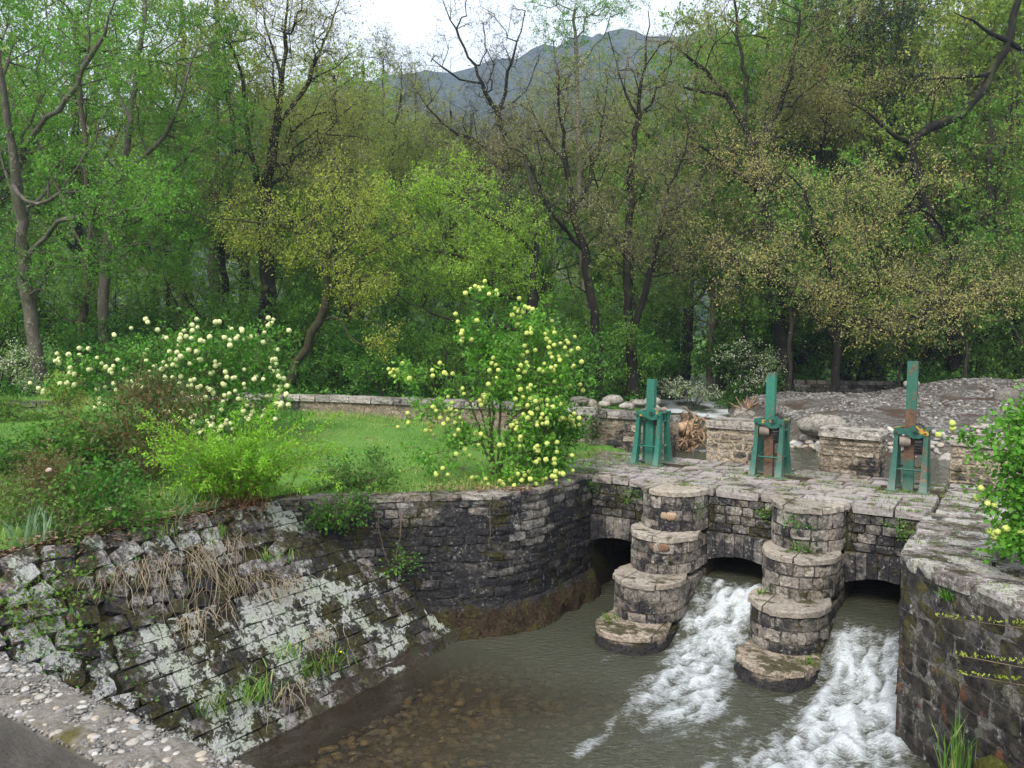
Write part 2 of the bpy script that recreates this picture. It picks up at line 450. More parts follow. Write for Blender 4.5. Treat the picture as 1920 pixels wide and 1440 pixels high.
def blade_quads(P, D, L, width, r, curl=.5):
    """grass blades: a quad and a tip, bending over"""
    n = len(P); D = D / (np.linalg.norm(D, axis=1)[:, None] + 1e-9)
    az = r.uniform(0, 2 * math.pi, n)
    side = np.stack([np.cos(az), np.sin(az), np.zeros(n)], 1)
    out = np.stack([-np.sin(az), np.cos(az), np.zeros(n)], 1)
    L = np.broadcast_to(L, (n,))[:, None]; w = np.broadcast_to(width, (n,))[:, None]
    cu = r.uniform(.1, 1, (n, 1)) * curl
    m = P + D * L * .55 + out * L * cu * .22
    t = P + D * L * (1 - cu * .3) + out * L * cu * .75
    V = np.stack([P - side * w * .5, P + side * w * .5, m + side * w * .42, m - side * w * .42, t], 1).reshape(-1, 3)
    i = (np.arange(n) * 5)[:, None]
    return V, i + np.array([[0, 1, 2, 3]]), i + np.array([[3, 2, 4]])

def skeleton(lines, tips, r, step=.4, bow=.12, wl=.3, jit=.06, vw=11, up=.5):
    """nodes joining every tip to the drawn trunk and limbs; returns positions, parents, number of tips carried"""
    X = []; par = []; plen = []; base = []; prof = []
    for li, L in enumerate(lines):
        L = np.array(L, float)
        seg = np.linalg.norm(np.diff(L, axis=0), axis=1); s = np.r_[0, np.cumsum(seg)]
        k = max(2, int(s[-1] / step) + 1); t = np.linspace(0, s[-1], k)
        Q = np.stack([np.interp(t, s, L[:, c]) for c in range(3)], 1)
        for _ in range(2):
            if len(Q) > 2: Q[1:-1] = Q[1:-1] * .5 + (Q[:-2] + Q[2:]) * .25
        Q[1:-1] += r.normal(0, jit * .6, Q[1:-1].shape) if len(Q) > 2 else 0
        if li == 0:
            p = -1; pl = 0
        else:
            A = np.array(X); d = np.linalg.norm(A - Q[0], axis=1); p = int(d.argmin()); pl = plen[p]
            if d[p] < .6: Q = Q[1:]
        for qi, q in enumerate(Q):
            prof.append((li, qi / max(1, len(Q) - 1)))
            pl += np.linalg.norm(q - X[p]) if p >= 0 else 0
            X.append(q); par.append(p); plen.append(pl); p = len(X) - 1
        base.append(p)
    cap = len(X) + len(tips) * 14 + 10
    A = np.zeros((cap, 3)); n = len(X); A[:n] = X
    PL = np.zeros(cap); PL[:n] = plen
    ti = []
    if len(tips):
        order = np.argsort([np.min(np.linalg.norm(A[:n] - t, axis=1)) for t in tips])
        lo = 3 if n > 6 else 0
        for k in order:
            t = tips[k]
            v = t - A[lo:n]; d = np.linalg.norm(v, axis=1) + 1e-6
            cost = d * (1 + up * np.clip(-v[:, 2] / d, 0, 1)) + wl * PL[lo:n]
            p = int(cost.argmin()) + lo; d0 = d[p - lo]
            m = max(1, int(d0 / step))
            c = A[p] + (t - A[p]) * .5 + np.array([0, 0, bow * d0]) + r.normal(0, .08 * d0, 3)
            for q in range(1, m + 1):
                s = q / m
                pt = (1 - s) ** 2 * A[p if q == 1 else p0] + 2 * s * (1 - s) * c + s * s * t
                if q == 1: p0 = p; pt = (1 - s) ** 2 * A[p0] + 2 * s * (1 - s) * c + s * s * t
                if q < m: pt = pt + r.normal(0, jit, 3)
                if n >= cap - 1: break
                A[n] = pt; par.append(p); PL[n] = PL[p] + d0 / m; p = n; n += 1
            ti.append(p)
    A = A[:n]; par = np.array(par)
    cnt = np.zeros(n)
    for k in ti: cnt[k] += 1
    for k in base: cnt[k] += vw
    for i in range(n - 1, 0, -1): 
        if par[i] >= 0: cnt[par[i]] += cnt[i]
    return A, par, cnt, np.array(ti, int), prof

def wood(mb, A, par, cnt, r0, p=.55, rmin=.005, flare=1.35, prof=None, taper=.38):
    n = len(A); R = np.maximum(rmin, r0 * (np.maximum(cnt, 1) / cnt[0]) ** p)
    if prof:
        for i, (li, f) in enumerate(prof): R[i] = max(R[i], r0 * (1 - (1 - taper) * f) if li == 0 else r0 * (.36 - .31 * f) * min(1, .6 + taper))
    R[0] *= flare
    if n > 2: R[1] *= 1 + (flare - 1) * .3
    main = np.full(n, -1); best = np.zeros(n)
    for i in range(1, n):
        q = par[i]
        if q >= 0 and cnt[i] > best[q]: best[q] = cnt[i]; main[q] = i
    D = np.zeros((n, 3)); I = np.where(par >= 0)[0]
    D[I] = A[I] - A[par[I]]; D[0] = A[1] - A[0] if n > 1 else (0, 0, 1)
    D /= np.linalg.norm(D, axis=1)[:, None] + 1e-9
    T = D.copy(); h = main >= 0; T[h] = D[h] + D[main[h]]; T /= np.linalg.norm(T, axis=1)[:, None] + 1e-9
    def frame(t):
        ref = np.array([.31, .17, .13]); a = np.cross(t, ref); a /= np.linalg.norm(a, axis=1)[:, None] + 1e-9
        return a, np.cross(t, a)
    on = main[par[I]] == I
    t0 = np.where(on[:, None], T[par[I]], D[I]); r0_ = np.where(on, R[par[I]], np.minimum(R[par[I]], R[I] * 1.3))
    for lo, hi, k in ((.10, 9, 10), (.035, .10, 6), (.013, .035, 4), (0, .013, 3)):
        J = np.where((R[I] >= lo) & (R[I] < hi))[0]
        if len(J) == 0: continue
        a0, b0 = frame(t0[J]); a1, b1 = frame(T[I[J]])
        th = np.arange(k) * 2 * math.pi / k; c = np.cos(th)[None, :, None]; s = np.sin(th)[None, :, None]
        V0 = A[par[I[J]]][:, None] + r0_[J][:, None, None] * (c * a0[:, None] + s * b0[:, None])
        V1 = A[I[J]][:, None] + R[I[J]][:, None, None] * (c * a1[:, None] + s * b1[:, None])
        V = np.concatenate([V0, V1], 1); j = np.arange(k)
        F = np.stack([j, (j + 1) % k, k + (j + 1) % k, k + j], -1)
        mb.add(V.reshape(-1, 3), (F[None] + (np.arange(len(J)) * 2 * k)[:, None, None]).reshape(-1, 4))
    return R, D

def sprays(mbw, mbl, P, D, r, nl, leaf, tw=3, tl=.34, droop=.15, spread=.9, tint=None, width=.5, upl=.6, twr=.004):
    """at each tip: a few twiglets and their leaves"""
    n = len(P)
    if n == 0: return
    tint = r.random(n) if tint is None else tint
    Pt = np.repeat(P, tw, 0); Dt = np.repeat(D, tw, 0) + r.normal(0, spread, (n * tw, 3)); Dt[:, 2] -= droop
    Dt /= np.linalg.norm(Dt, axis=1)[:, None]
    Lt = tl * r.uniform(.5, 1.3, n * tw)
    E = Pt + Dt * Lt[:, None]
    a = np.cross(Dt, [.3, .2, .9]); a /= np.linalg.norm(a, axis=1)[:, None] + 1e-9; b = np.cross(Dt, a)
    V = np.stack([Pt + a * twr, Pt - .5 * a * twr + .87 * b * twr, Pt - .5 * a * twr - .87 * b * twr, E], 1).reshape(-1, 3)
    i = (np.arange(n * tw) * 4)[:, None]
    mbw.add(V, np.concatenate([i + [0, 1, 3], i + [1, 2, 3], i + [2, 0, 3]]), 1)
    if nl <= 0: return
    k = r.integers(0, n * tw, n * nl)
    t = r.integers(1, 6, n * nl) / 5.0 * r.uniform(.97, 1.0, n * nl)
    LP = Pt[k] + Dt[k] * (Lt[k] * t)[:, None]
    LD = Dt[k] * .4 + r.normal(0, .9, (n * nl, 3)); LP = LP + r.normal(0, .03 + .12 * tl * .3, (n * nl, 3))
    V, F = leaf_quads(LP, LD, leaf * r.uniform(.55, 1.3, n * nl), r, width=width, droop=droop, up=upl)
    tt = np.clip(tint[k // tw] * .65 + r.random(n * nl) * .35, 0, 1)
    mbl.add(V, F, 0, tt)

def blob_tips(blobs, r, shell=.35, clump=8, stray=.22):
    out = []
    for b in blobs:
        n = int(b[6]); m = max(1, n // clump) if clump else n
        q = r.normal(size=(m, 3)); q /= np.linalg.norm(q, axis=1)[:, None]
        rad = r.uniform(shell * .5, 1.1, m) ** .6 * np.where(r.random(m) < stray, r.uniform(1.1, 1.55, m), 1)
        c = np.array(b[:3]) + q * rad[:, None] * np.array(b[3:6])
        if clump:
            k = r.integers(0, m, n); s = .20 * (b[3] * b[4] * b[5]) ** (1 / 3.) + .06
            c = c[k] + r.normal(0, s, (n, 3)) * np.array([1, 1, .7])
        out.append(c)
    return np.concatenate(out) if out else np.zeros((0, 3))

def build_tree(name, label, lines, blobs, r0, leafmat, barkmat, leaf=.09, nl=12, seed=0, group=None, droop=.15, tl=.36, cat='tree', step=.45, shell=.35, twig=True, taper=.38):
    r = np.random.default_rng(seed)
    base = np.array(lines[0][0]); 
    L = [np.array(l) - base for l in lines]; B = [[b[0] - base[0], b[1] - base[1], b[2] - base[2]] + list(b[3:]) for b in blobs]
    tips = blob_tips(B, r, shell)
    A, par, cnt, ti, prof = skeleton(L, tips, r, step)
    mw = MB(); ml = MB()
    R, D = wood(mw, A, par, cnt, r0, prof=prof, taper=taper)
    tn = np.clip(.5 + .42 * vnoise(A[ti], .9, seed) + r.normal(0, .12, len(ti)), 0, 1) if len(ti) else np.zeros(0)
    if len(ti):
        sprays(mw, ml, A[ti], D[ti], r, int(nl * 1.6), leaf, tw=4, droop=droop, tl=tl * 1.15, tint=tn)
        # bare side twigs along the thinner wood
        th = np.where((R < .05) & (par >= 0))[0]
        if twig and len(th):
            th = r.choice(th, min(len(th), int(len(ti) * .42)), replace=False)
            sprays(mw, ml, A[th], D[th], r, max(1, int(nl * .6)), leaf * .75, tw=3, tl=tl * 1.25, droop=droop - .25, tint=np.clip(.5 + .4 * vnoise(A[th], .9, seed), 0, 1))
    root = thing(name, label, cat, tuple(base), group)
    t = bpy.data.objects.new('trunk', mw.mesh('trunk', [barkmat, BARK['twig']])); COL.objects.link(t); t.parent = root
    if ml.n:
        c = bpy.data.objects.new('crown', ml.mesh('crown', leafmat, smooth=False)); COL.objects.link(c); c.parent = root
    return root
def copy_thing(root, loc, rz, sc, label=None):
    c = root.copy(); COL.objects.link(c)
    c.location = loc; c.rotation_euler = (0, 0, rz); c.scale = sc
    if label: c['label'] = label
    for ch in root.children:
        k = ch.copy(); COL.objects.link(k); k.parent = c
        for g in ch.children:
            d = g.copy(); COL.objects.link(d); d.parent = k
    return c
def build_shrub(name, label, base, blobs, leafmat, stemmat, leaf=.06, nl=14, seed=0, nstem=7, stem_r=.02, droop=.1, tl=.2, group=None, cat='shrub', step=.2, shell=.3, width=.55, upl=.6, part='foliage', bow=.15, spread=.9, stems=None, tw=3):
    """many-stemmed shrub: blobs in world metres"""
    r = np.random.default_rng(seed); base = np.array(base, float)
    B = [[b[0] - base[0], b[1] - base[1], b[2] - base[2]] + list(b[3:]) for b in blobs]
    tips = blob_tips(B, r, shell, 5, .05)
    mw = MB(); ml = MB(); TP = []; TD = []
    near = r.integers(0, nstem, len(tips)) if stems is None else None
    # each stem serves the tips of one direction
    ang = np.arctan2(tips[:, 1], tips[:, 0]) + r.normal(0, .25, len(tips))
    grp = ((ang + math.pi) / (2 * math.pi) * nstem).astype(int) % nstem
    for g in range(nstem):
        T = tips[grp == g]
        if len(T) == 0: continue
        a = -math.pi + (g + .5) * 2 * math.pi / nstem
        c = T.mean(0)
        l = [[(.06 * math.cos(a), .06 * math.sin(a), -.03), (c[0] * .25 + .05 * math.cos(a), c[1] * .25 + .05 * math.sin(a), c[2] * .42), (c[0] * .6, c[1] * .6, c[2] * .8), tuple(c)]]
        A, par, cnt, ti, _ = skeleton(l, T, r, step, bow=bow, jit=.02, vw=4, up=.3)
        R, D = wood(mw, A, par, cnt, stem_r, rmin=.0025, flare=1.1)
        TP.append(A[ti]); TD.append(D[ti])
    TP = np.concatenate(TP); TD = np.concatenate(TD)
    tn = np.clip(.5 + .4 * vnoise(TP, 2.2, seed) + r.normal(0, .15, len(TP)), 0, 1)
    sprays(mw, ml, TP, TD, r, nl, leaf, tl=tl, droop=droop, tint=tn, width=width, upl=upl, twr=.002, spread=spread, tw=tw)
    root = thing(name, label, cat, tuple(base), group)
    t = bpy.data.objects.new('stems', mw.mesh('stems', [stemmat, stemmat])); COL.objects.link(t); t.parent = root
    c = bpy.data.objects.new(part, ml.mesh(part, leafmat, smooth=False)); COL.objects.link(c); c.parent = root
    return root, TP + base, TD

# ------------------------------------------------------------------ ground
def inpoly(P, poly):
    x, y = P[:, 0], P[:, 1]; c = np.zeros(len(P), bool); n = len(poly)
    for i in range(n):
        x1, y1 = poly[i]; x2, y2 = poly[(i + 1) % n]
        if y1 == y2: continue
        k = ((y1 > y) != (y2 > y)) & (x < (x2 - x1) * (y - y1) / (y2 - y1) + x1)
        c ^= k
    return c
def xy(u, w): return wp(u, w)[:2]
SLOPE = lambda u: -2.0 - 1.06 * (u + .50)
WING = [(-3.25, 10.68), (-2.73, 10.8), (-1.9, 10.97), (-1.17, 11.15), (-.5, 11.27), (-.08, 11.37), (.14, 11.56), xy(0, -1.75), xy(0, -1.2), xy(0, -.6), xy(0, .0)]
PIT_A = [xy(-.2, 2.9), xy(5.2, 2.9), xy(5.2, -2.75), (4.66, 6.8), (4.95, 5.2), (5.3, 3.4), xy(8.6, -10.9), xy(-4.2, -10.9), xy(-2.75, -9), xy(-2.62, -5.2), (-3.0, 10.95), (-2.0, 11.2), (-.6, 11.5), xy(-.25, -1.7), xy(-.2, 0)]
PIT_B = [xy(-.2, 2.7), (2.2, 16.6), (3.0, 20), (4.1, 26), (5.6, 34), (7.6, 45), (13, 60), (17, 60), (13, 45), (9.9, 38), (8.0, 30), (7.1, 23), (7.2, 19.6), (10.2, 18.4), (12, 17.4), xy(8, 3.2), xy(6.2, 2.7)]
EDGE = [(12.5, 17.2), (10.1, 18.35), (8.6, 18.95), (7.1, 19.5), (6.95, 21), (7.0, 23), (7.3, 26), (7.9, 30), (9.0, 34)]
BANK = EDGE + [(23.5, 32.5), (23.5, 17.0), xy(9.5, 3.1)]
def ground_z(X, Y):
    P = np.c_[X, Y]
    u, w = to_uw(X, Y)
    z = .02 + .30 * np.clip((-u - 2) / 5, 0, 1) + .05 * vnoise(np.c_[P, 0 * X], .35, 4, 2)
    z = np.where(Y > 19.5, .15 + .22 * vnoise(np.c_[P, 0 * X], .12, 7, 3) + .25 * np.clip((-X - 4) / 8, 0, 1), z)
    z = np.where((u > -1.3) & (w > -.4) & (w < 2.9), -.09, z)
    z = np.where((u > 4.9) & (w < 3.2), -.09, z)
    z = np.where((w < -10.6), -.0, z)
    far = np.clip((np.hypot(X, Y) - 70) / 300, 0, 1)
    z = z + far * 6
    a = inpoly(P, PIT_A); b = inpoly(P, PIT_B)
    z = np.where(a, -2.34 + .05 * vnoise(np.c_[P, 0 * X], 1.3, 3, 3), z)
    sl = a & (u < -.3) & (w < -2.4)
    z = np.where(sl, np.minimum(np.maximum(z, SLOPE(u) - .32), -.1), z)
    z = np.where(b & ~a, -.85, z)
    z = np.where(inpoly(P, BANK), np.minimum(z, -.95), z)
    return z
def graded(lo, hi, fine_lo, fine_hi, fine, grow=1.25):
    a = list(np.arange(fine_lo, fine_hi + 1e-6, fine)); s = fine; x = a[-1]
    while x < hi: s *= grow; x += s; a.append(x)
    s = fine; x = a[0]
    while x > lo: s *= grow; x -= s; a.insert(0, x)
    return np.array(a)
gx = graded(-1500, 1500, -13, 14, .17); gy = graded(-200, 2500, 0, 36, .17)
GX, GY = np.meshgrid(gx, gy); gxy = np.c_[GX.ravel(), GY.ravel()]
gz = ground_z(gxy[:, 0], gxy[:, 1])
def grid_faces(nr, nc):
    i = np.arange(nr - 1)[:, None] * nc + np.arange(nc - 1)[None]
    return np.stack([i, i + 1, i + nc + 1, i + nc], -1).reshape(-1, 4)
N = NT('ground_earth')
n1 = N.noise(2.2, 5); n2 = N.noise(28, 5, .65)
earth = N.mix(N.rng(n2, .35, .65), (.045, .034, .022), (.12, .085, .055))
turf = N.mix(N.rng(n2, .3, .7), (.06, .14, .025), (.13, .25, .05))
gcol = N.mix(N.rng(n1, .28, .42), earth, turf)
bed = N.mix(N.rng(n2, .35, .65), (.06, .048, .028), (.13, .105, .065))
gcol = N.mix(N.rng(N.sep(N.pos)[2], -.35, -.25), bed, gcol)
M_GROUND = N.done(N.bsdf(gcol, .95, N.bump(n2, .6, .03), .1))
mb = MB(); mb.add(np.c_[gxy, gz], grid_faces(len(gy), len(gx)))
ground = tag(link('ground', mb.mesh('ground', M_GROUND)), kind='structure')

# ------------------------------------------------------------------ wooded ridge far behind
ridge = [(-1400, 150), (-900, 120), (-446, 150), (-261, 192), (-151, 220), (-96, 232), (-32, 237), (-5, 243), (13, 250), (41, 258), (81, 264), (194, 268), (420, 262), (800, 240), (1500, 220)]
hx = np.linspace(-1400, 1500, 260); hy = np.linspace(0, 1, 60)
rz = np.interp(hx, [a for a, _ in ridge], [b for _, b in ridge])
HX, HT = np.meshgrid(hx, hy)
HY = 330 + 370 * HT
HZ = np.interp(HT, [0, .15, .55, 1], [0, .06, .5, 1]) * rz[None]
hp = np.c_[HX.ravel(), HY.ravel(), HZ.ravel()]
hp[:, 2] += (14 * vnoise(hp, .012, 2, 4) * (1 - .55 * HT.ravel()) + 5.5 * vnoise(hp, .11, 5, 3)) * np.clip(HT.ravel() * 5, 0, 1)
N = NT('far_wooded_hill')
a = N.noise(.05, 6, .65); b = N.voro(.16)
hc = N.mix(N.rng(a, .35, .65), (.012, .020, .012), (.040, .050, .026))
hc = N.mix(1.0, hc, N.ramp(b, [(.0, 1.2), (.8, .5)]), 'MULTIPLY')
M_HILL = N.done(N.bsdf(hc, 1.0, N.bump(N.math('MULTIPLY', b, -1.0), 1.0, 4.0), .05))
mb = MB(); mb.add(hp, grid_faces(60, 260))
back = np.c_[hx, np.full(260, 700.), HZ[-1] + 0]; 
hill = tag(link('hill', mb.mesh('hill', M_HILL)), kind='structure')

# ------------------------------------------------------------------ water below and above the weir
bx = np.arange(-.95, 5.3, .042); bw = np.arange(-11.2, 2.95, .042)
BU, BW = np.meshgrid(bx, bw); u = BU.ravel(); w = BW.ravel()
right = w < -2.7
u = np.where(right & (u > 0), u * (1 + np.clip((-w - 2.7) * .17, 0, .9)), u)
PX = OX + u * UX + w * WX; PY = OY + u * UY + w * WY; P3 = np.c_[PX, PY, 0 * u]
sm = lambda t: np.clip(t, 0, 1) ** 2 * (3 - 2 * np.clip(t, 0, 1))
z = np.full(len(u), -2.0)
for uc, s0 in ((2.5, .05), (4.5, .35)):
    k = np.abs(u - uc) < .72
    t = (-w - s0) / 1.55
    z = np.where(k, np.maximum(z, -1.40 - .6 * sm(t) + .05 * np.clip(w, 0, 3)), z)
c2 = np.interp(w, [-5.2, -3.6, -2.9, -1.7, 0], [2.85, 2.85, 2.72, 2.55, 2.5]); s2 = np.interp(w, [-5, -3.6, -2.5, -1.6, 0], [.62, .55, .48, .5, .5])
f2 = np.exp(-np.abs((u - c2) / s2) ** 3) * np.interp(w, [-4.6, -4.0, -3.2, -1.6, -.25, .15], [0, .18, .72, 1, .9, 0])
c3 = np.interp(w, [-9, -5, -3.6, -2.4, 0], [4.3, 4.35, 4.5, 4.6, 4.5]); s3 = np.interp(w, [-9, -5, -3.6, -2.2, 0], [1.1, .85, .68, .55, .5])
f3 = np.exp(-np.abs((u - c3) / s3) ** 3) * np.interp(w, [-8, -5.4, -4.2, -1.7, -.95, -.5], [.1, .5, .95, 1, .85, 0])
foam = np.clip(f2 + f3, 0, 1)
edge = np.exp(-((np.abs(u - 3.0) - 1.0) / .5) ** 2) * 0
fl = np.c_[u * 4.6 + .35 * vnoise(P3, 2.0, 3, 2), w * 2.1, 0 * u]
turb = np.abs(vnoise(fl, 1.0, 21, 4, .6)); t2 = vnoise(fl, 3.1, 31, 2)
swell = vnoise(np.c_[u * 2.2, w * 1.1, 0 * u], 1.0, 41, 3)
live = np.clip(.25 + .75 * sm((u - .6) / 1.6), 0, 1)
z = z + foam * (.11 * (turb - .3) + .022 * t2) + live * .03 * swell + .008 * vnoise(np.c_[u * 5, w * 2.6, 0 * u], 1.0, 51, 2)
foam_a = np.clip(foam * (.60 + .75 * (turb - .25) + .30 * t2), 0, 1)
streak = vnoise(np.c_[u * 3.4, w * 1.3, 0 * u], 1.0, 61, 3)
foam_a = np.maximum(foam_a, np.clip(live * 1.1 * (streak - .42), 0, .5) * np.clip((u - 1.0) / 1.5, 0, 1) * (w < -1.2))
foam_a = np.maximum(foam_a, .10 * live * np.clip((u - .3) / 2.2, 0, 1) * (w < -2.2) * np.clip((w + 9) / 3, 0, 1))
deep = sm((u - .6 + .5 * vnoise(P3, .7, 71, 2)) / 2.4) 
deep = np.maximum(deep, sm((w + 5.0) / 2.2))
N = NT('stream_water')
fo = N.attr('foam'); dp = N.attr('deep')
flow = N.scalev(N.pos, 1, 2.6, 1, math.radians(58))
tex = N.noise(7, 7, .72, flow, dist=1.2); tex2 = N.noise(30, 5, .7, flow, dist=.6)
ff = N.rng(N.math('ADD', fo, N.math('ADD', N.math('MULTIPLY', N.math('SUBTRACT', tex, .5), 1.35), N.math('MULTIPLY', N.math('SUBTRACT', tex2, .5), .8))), .18, .80)
ff = N.math('MULTIPLY', ff, N.rng(fo, .02, .2))
murk = N.mix(dp, (.064, .050, .027), (.064, .066, .044))
rip = N.noise(9, 3, .5, N.scalev(N.pos, 1, 2.2, 1, math.radians(-32))); rip2 = N.noise(30, 3, .55, N.scalev(N.pos, 1, 2, 1, math.radians(-32)))
hgt = N.math('ADD', rip, N.math('MULTIPLY', rip2, .4))
nb = N.bump(hgt, 1.0, .06)
body = N.bsdf(murk, .07, nb, .5, IOR=1.33)
tr = N.node('ShaderNodeBsdfTransparent'); tr.inputs[0].default_value = (.80, .72, .55, 1)
gl = N.node('ShaderNodeBsdfGlossy'); gl.inputs['Roughness'].default_value = .05; N.put(gl.inputs['Normal'], nb)
fr = N.node('ShaderNodeFresnel'); fr.inputs['IOR'].default_value = 1.33; N.put(fr.inputs['Normal'], nb)
clear = N.node('ShaderNodeMixShader'); N.t.links.new(fr.outputs[0], clear.inputs[0]); N.t.links.new(tr.outputs[0], clear.inputs[1]); N.t.links.new(gl.outputs[0], clear.inputs[2])
mixw = N.node('ShaderNodeMixShader'); N.put(mixw.inputs[0], N.rng(dp, 0, 1, .16, .88)); N.t.links.new(clear.outputs[0], mixw.inputs[1]); N.t.links.new(body, mixw.inputs[2])
white = N.bsdf(N.mix(N.rng(tex2, .3, .7), (.42, .46, .48), (.80, .83, .85)), .6, N.bump(N.math('ADD', tex, N.math('MULTIPLY', tex2, .5)), .8, .05), .3)
fin = N.node('ShaderNodeMixShader'); N.put(fin.inputs[0], ff); N.t.links.new(mixw.outputs[0], fin.inputs[1]); N.t.links.new(white, fin.inputs[2])
M_WATER = N.done(fin.outputs[0])
def vattr(me, name, v):
    at = me.attributes.new(name, 'FLOAT', 'POINT'); at.data.foreach_set('value', np.asarray(v, np.float32))
mb = MB(); mb.add(np.c_[PX, PY, z], grid_faces(len(bw), len(bx)))
me = mb.mesh('stream', M_WATER); vattr(me, 'foam', foam_a); vattr(me, 'deep', deep)
tag(link('stream_water', me), kind='structure')

ux = np.arange(1.2, 18, .14); uy = np.arange(11.5, 60, .18)
UXg, UYg = np.meshgrid(ux, uy); X = UXg.ravel(); Y = UYg.ravel(); P3 = np.c_[X, Y, 0 * X]
rap = np.clip((Y - 23) / 4, 0, 1) * np.clip((52 - Y) / 12, 0, 1)
zz = -.36 + .006 * np.clip(Y - 18, 0, 60) + .05 * rap * vnoise(P3, 1.4, 5, 3) + .01 * vnoise(P3, 3, 8, 2)
fo_ = np.clip(rap * (.30 + .9 * vnoise(P3 * [1, .6, 1], 1.1, 15, 3)), 0, 1)
near = np.exp(-((Y - 19.3 + .35 * (X - 4.2)) / .22) ** 2) * (X < 6) * np.clip(.5 + vnoise(P3, 2.4, 19, 2), 0, 1) * .7
mb = MB(); mb.add(np.c_[X, Y, zz], grid_faces(len(uy), len(ux)))
U_, W_ = to_uw(X, Y)
me = mb.mesh('river', M_WATER); vattr(me, 'foam', np.maximum(fo_, near) * (W_ > 2.9)); vattr(me, 'deep', np.full(len(X), .95))
# the river sheet ends at the weir: drop the quads on the downstream side
import bmesh
bm = bmesh.new(); bm.from_mesh(me)
dead = [f for f in bm.faces if any(to_uw(v.co.x, v.co.y)[1] < 2.80 for v in f.verts)]
bmesh.ops.delete(bm, geom=dead, context='FACES'); bm.to_mesh(me); bm.free()
tag(link('river_water', me), kind='structure')

# ------------------------------------------------------------------ masonry
STN = dict(
    wing=stone_mat('wing_wall_stone', (.11, .10, .092), (.30, .28, .255), stain=[(-2.2, .95), (-1.5, 1.0), (-.9, .92), (-.55, .72), (-.25, .50), (.2, .3)], moss=.55, band=[(-2.2, 1.0), (-1.78, .95), (-1.5, .1), (-1.3, 0)], white=.4, var=.6),
    face=stone_mat('weir_face_stone', (.13, .115, .10), (.32, .29, .255), stain=[(-2.2, .7), (-1.2, .68), (-.6, .66), (-.2, .55), (.1, .1)], moss=.5, white=.6, var=.5),
    pier=stone_mat('pier_stone', (.17, .15, .128), (.37, .33, .285), stain=[(-2.2, .66), (-1.6, .52), (-.8, .36), (0, .30)], moss=.36, white=.45, var=.3),
    cap=stone_mat('pier_cap_slab', (.23, .20, .165), (.40, .355, .30), stain=[(-2.2, .10), (-1.0, .08), (0, .06)], moss=.10, var=.2, tex=.6, bump=.7),
    base=stone_mat('pier_base_slab', (.25, .20, .15), (.42, .35, .28), stain=[(-2.2, .95), (-1.92, .85), (-1.80, .20), (-1.74, .05), (0, 0)], moss=.30, var=.15),
    vous=stone_mat('arch_stone', (.11, .096, .084), (.28, .26, .235), stain=[(-2.2, .7), (-1.0, .62), (-.6, .5)], moss=.3, white=.6, var=.75),
    pave=stone_mat('paving_stone', (.21, .185, .172), (.335, .30, .28), stain=[(-.3, .16), (.2, .04)], moss=.15, var=.2, bump=.35, tex=.45),
    slab=stone_mat('lichened_bank_slab', (.19, .165, .155), (.34, .30, .28), stain=[(-.3, .2), (.2, .16)], moss=.35, var=.3, lichen=.35, lich_col=(.42, .41, .34), lscale=15, spots=.45),
    right=stone_mat('right_wall_stone', (.085, .074, .064), (.22, .195, .17), stain=[(-2.2, .85), (-1.3, .85), (-.7, .75), (-.3, .5), (.1, .1)], moss=.8, white=.5),
    slope=stone_mat('pitching_stone', (.14, .125, .12), (.31, .285, .275), stain=[(-2.2, .35), (-1.85, .3), (-1.6, .66), (-.6, .66), (-.3, .4), (0, .3)], moss=.64, lichen=.30, var=.3, lich_col=(.37, .40, .32), lscale=7.5, lich_z=[(-2.2, -.2), (-1.9, -.10), (-1.6, .07), (-.9, .05), (-.4, -.1), (0, -.25)]),
    slope2=stone_mat('pitching_rubble', (.15, .135, .13), (.34, .31, .30), stain=[(-2.2, .7), (-.9, .68), (-.5, .42), (0, .30)], moss=.6, lichen=.02, var=.4, lich_col=(.36, .38, .32), lich_z=[(-2.2, .05), (-1.4, .06), (-.8, -.05), (-.3, -.2), (0, -.25)], spots=.7),
    cope=stone_mat('parapet_coping', (.24, .215, .19), (.42, .385, .345), stain=[(-.3, .2), (.9, .2)], moss=.25, var=.25),
    tan=stone_mat('tan_rubble', (.22, .175, .12), (.42, .355, .26), stain=[(-.5, .36), (.1, .22), (.8, .12)], moss=.3, var=.3),
    rub=stone_mat('upstream_rubble', (.20, .165, .125), (.42, .365, .29), stain=[(-.6, .75), (-.1, .5), (.2, .26), (.9, .18)], moss=.3, var=.4, bump=1.3),
    boulder=stone_mat('river_boulder', (.17, .155, .135), (.36, .325, .28), var=.45, moss=.15, bump=.5),
    dark=stone_mat('dark_rubble', (.07, .065, .062), (.20, .185, .17), stain=[(-.5, .3), (.9, .25)], moss=.5, var=.5),
)
M_MORTAR = stone_mat('dark_joint', (.075, .068, .06), (.20, .185, .165), stain=[(-2.2, .75), (-.9, .62), (0, .45)], moss=.5, white=.8)
M_PIERJOINT = stone_mat('pier_joint', (.17, .15, .13), (.36, .33, .29), stain=[(-2.2, .66), (-1.2, .5), (0, .42)], moss=.36, white=.5)
M_PALEMORTAR = stone_mat('tan_render', (.24, .19, .135), (.44, .37, .27), stain=[(-.5, .55), (0, .34), (.4, .18), (.9, .12)], moss=.3, bump=1.2)
M_CHANNEL = stone_mat('channel_side', (.05, .044, .035), (.12, .10, .08), stain=[(-2.3, .7), (-1, .7), (0, .6)], moss=.95, band=[(-2.2, .6), (-1.4, .4), (-.9, .1), (-.4, 0)])
M_DARKSOIL = simple('dark_soil', (.020, .016, .011), (.055, .043, .028), 9, .95, .6, 30, .1, .03)
M_MOSSBED = simple('mossy_earth', (.016, .014, .008), (.052, .046, .020), 7, .95, .8, 26, .1, .03)
_blk = {}
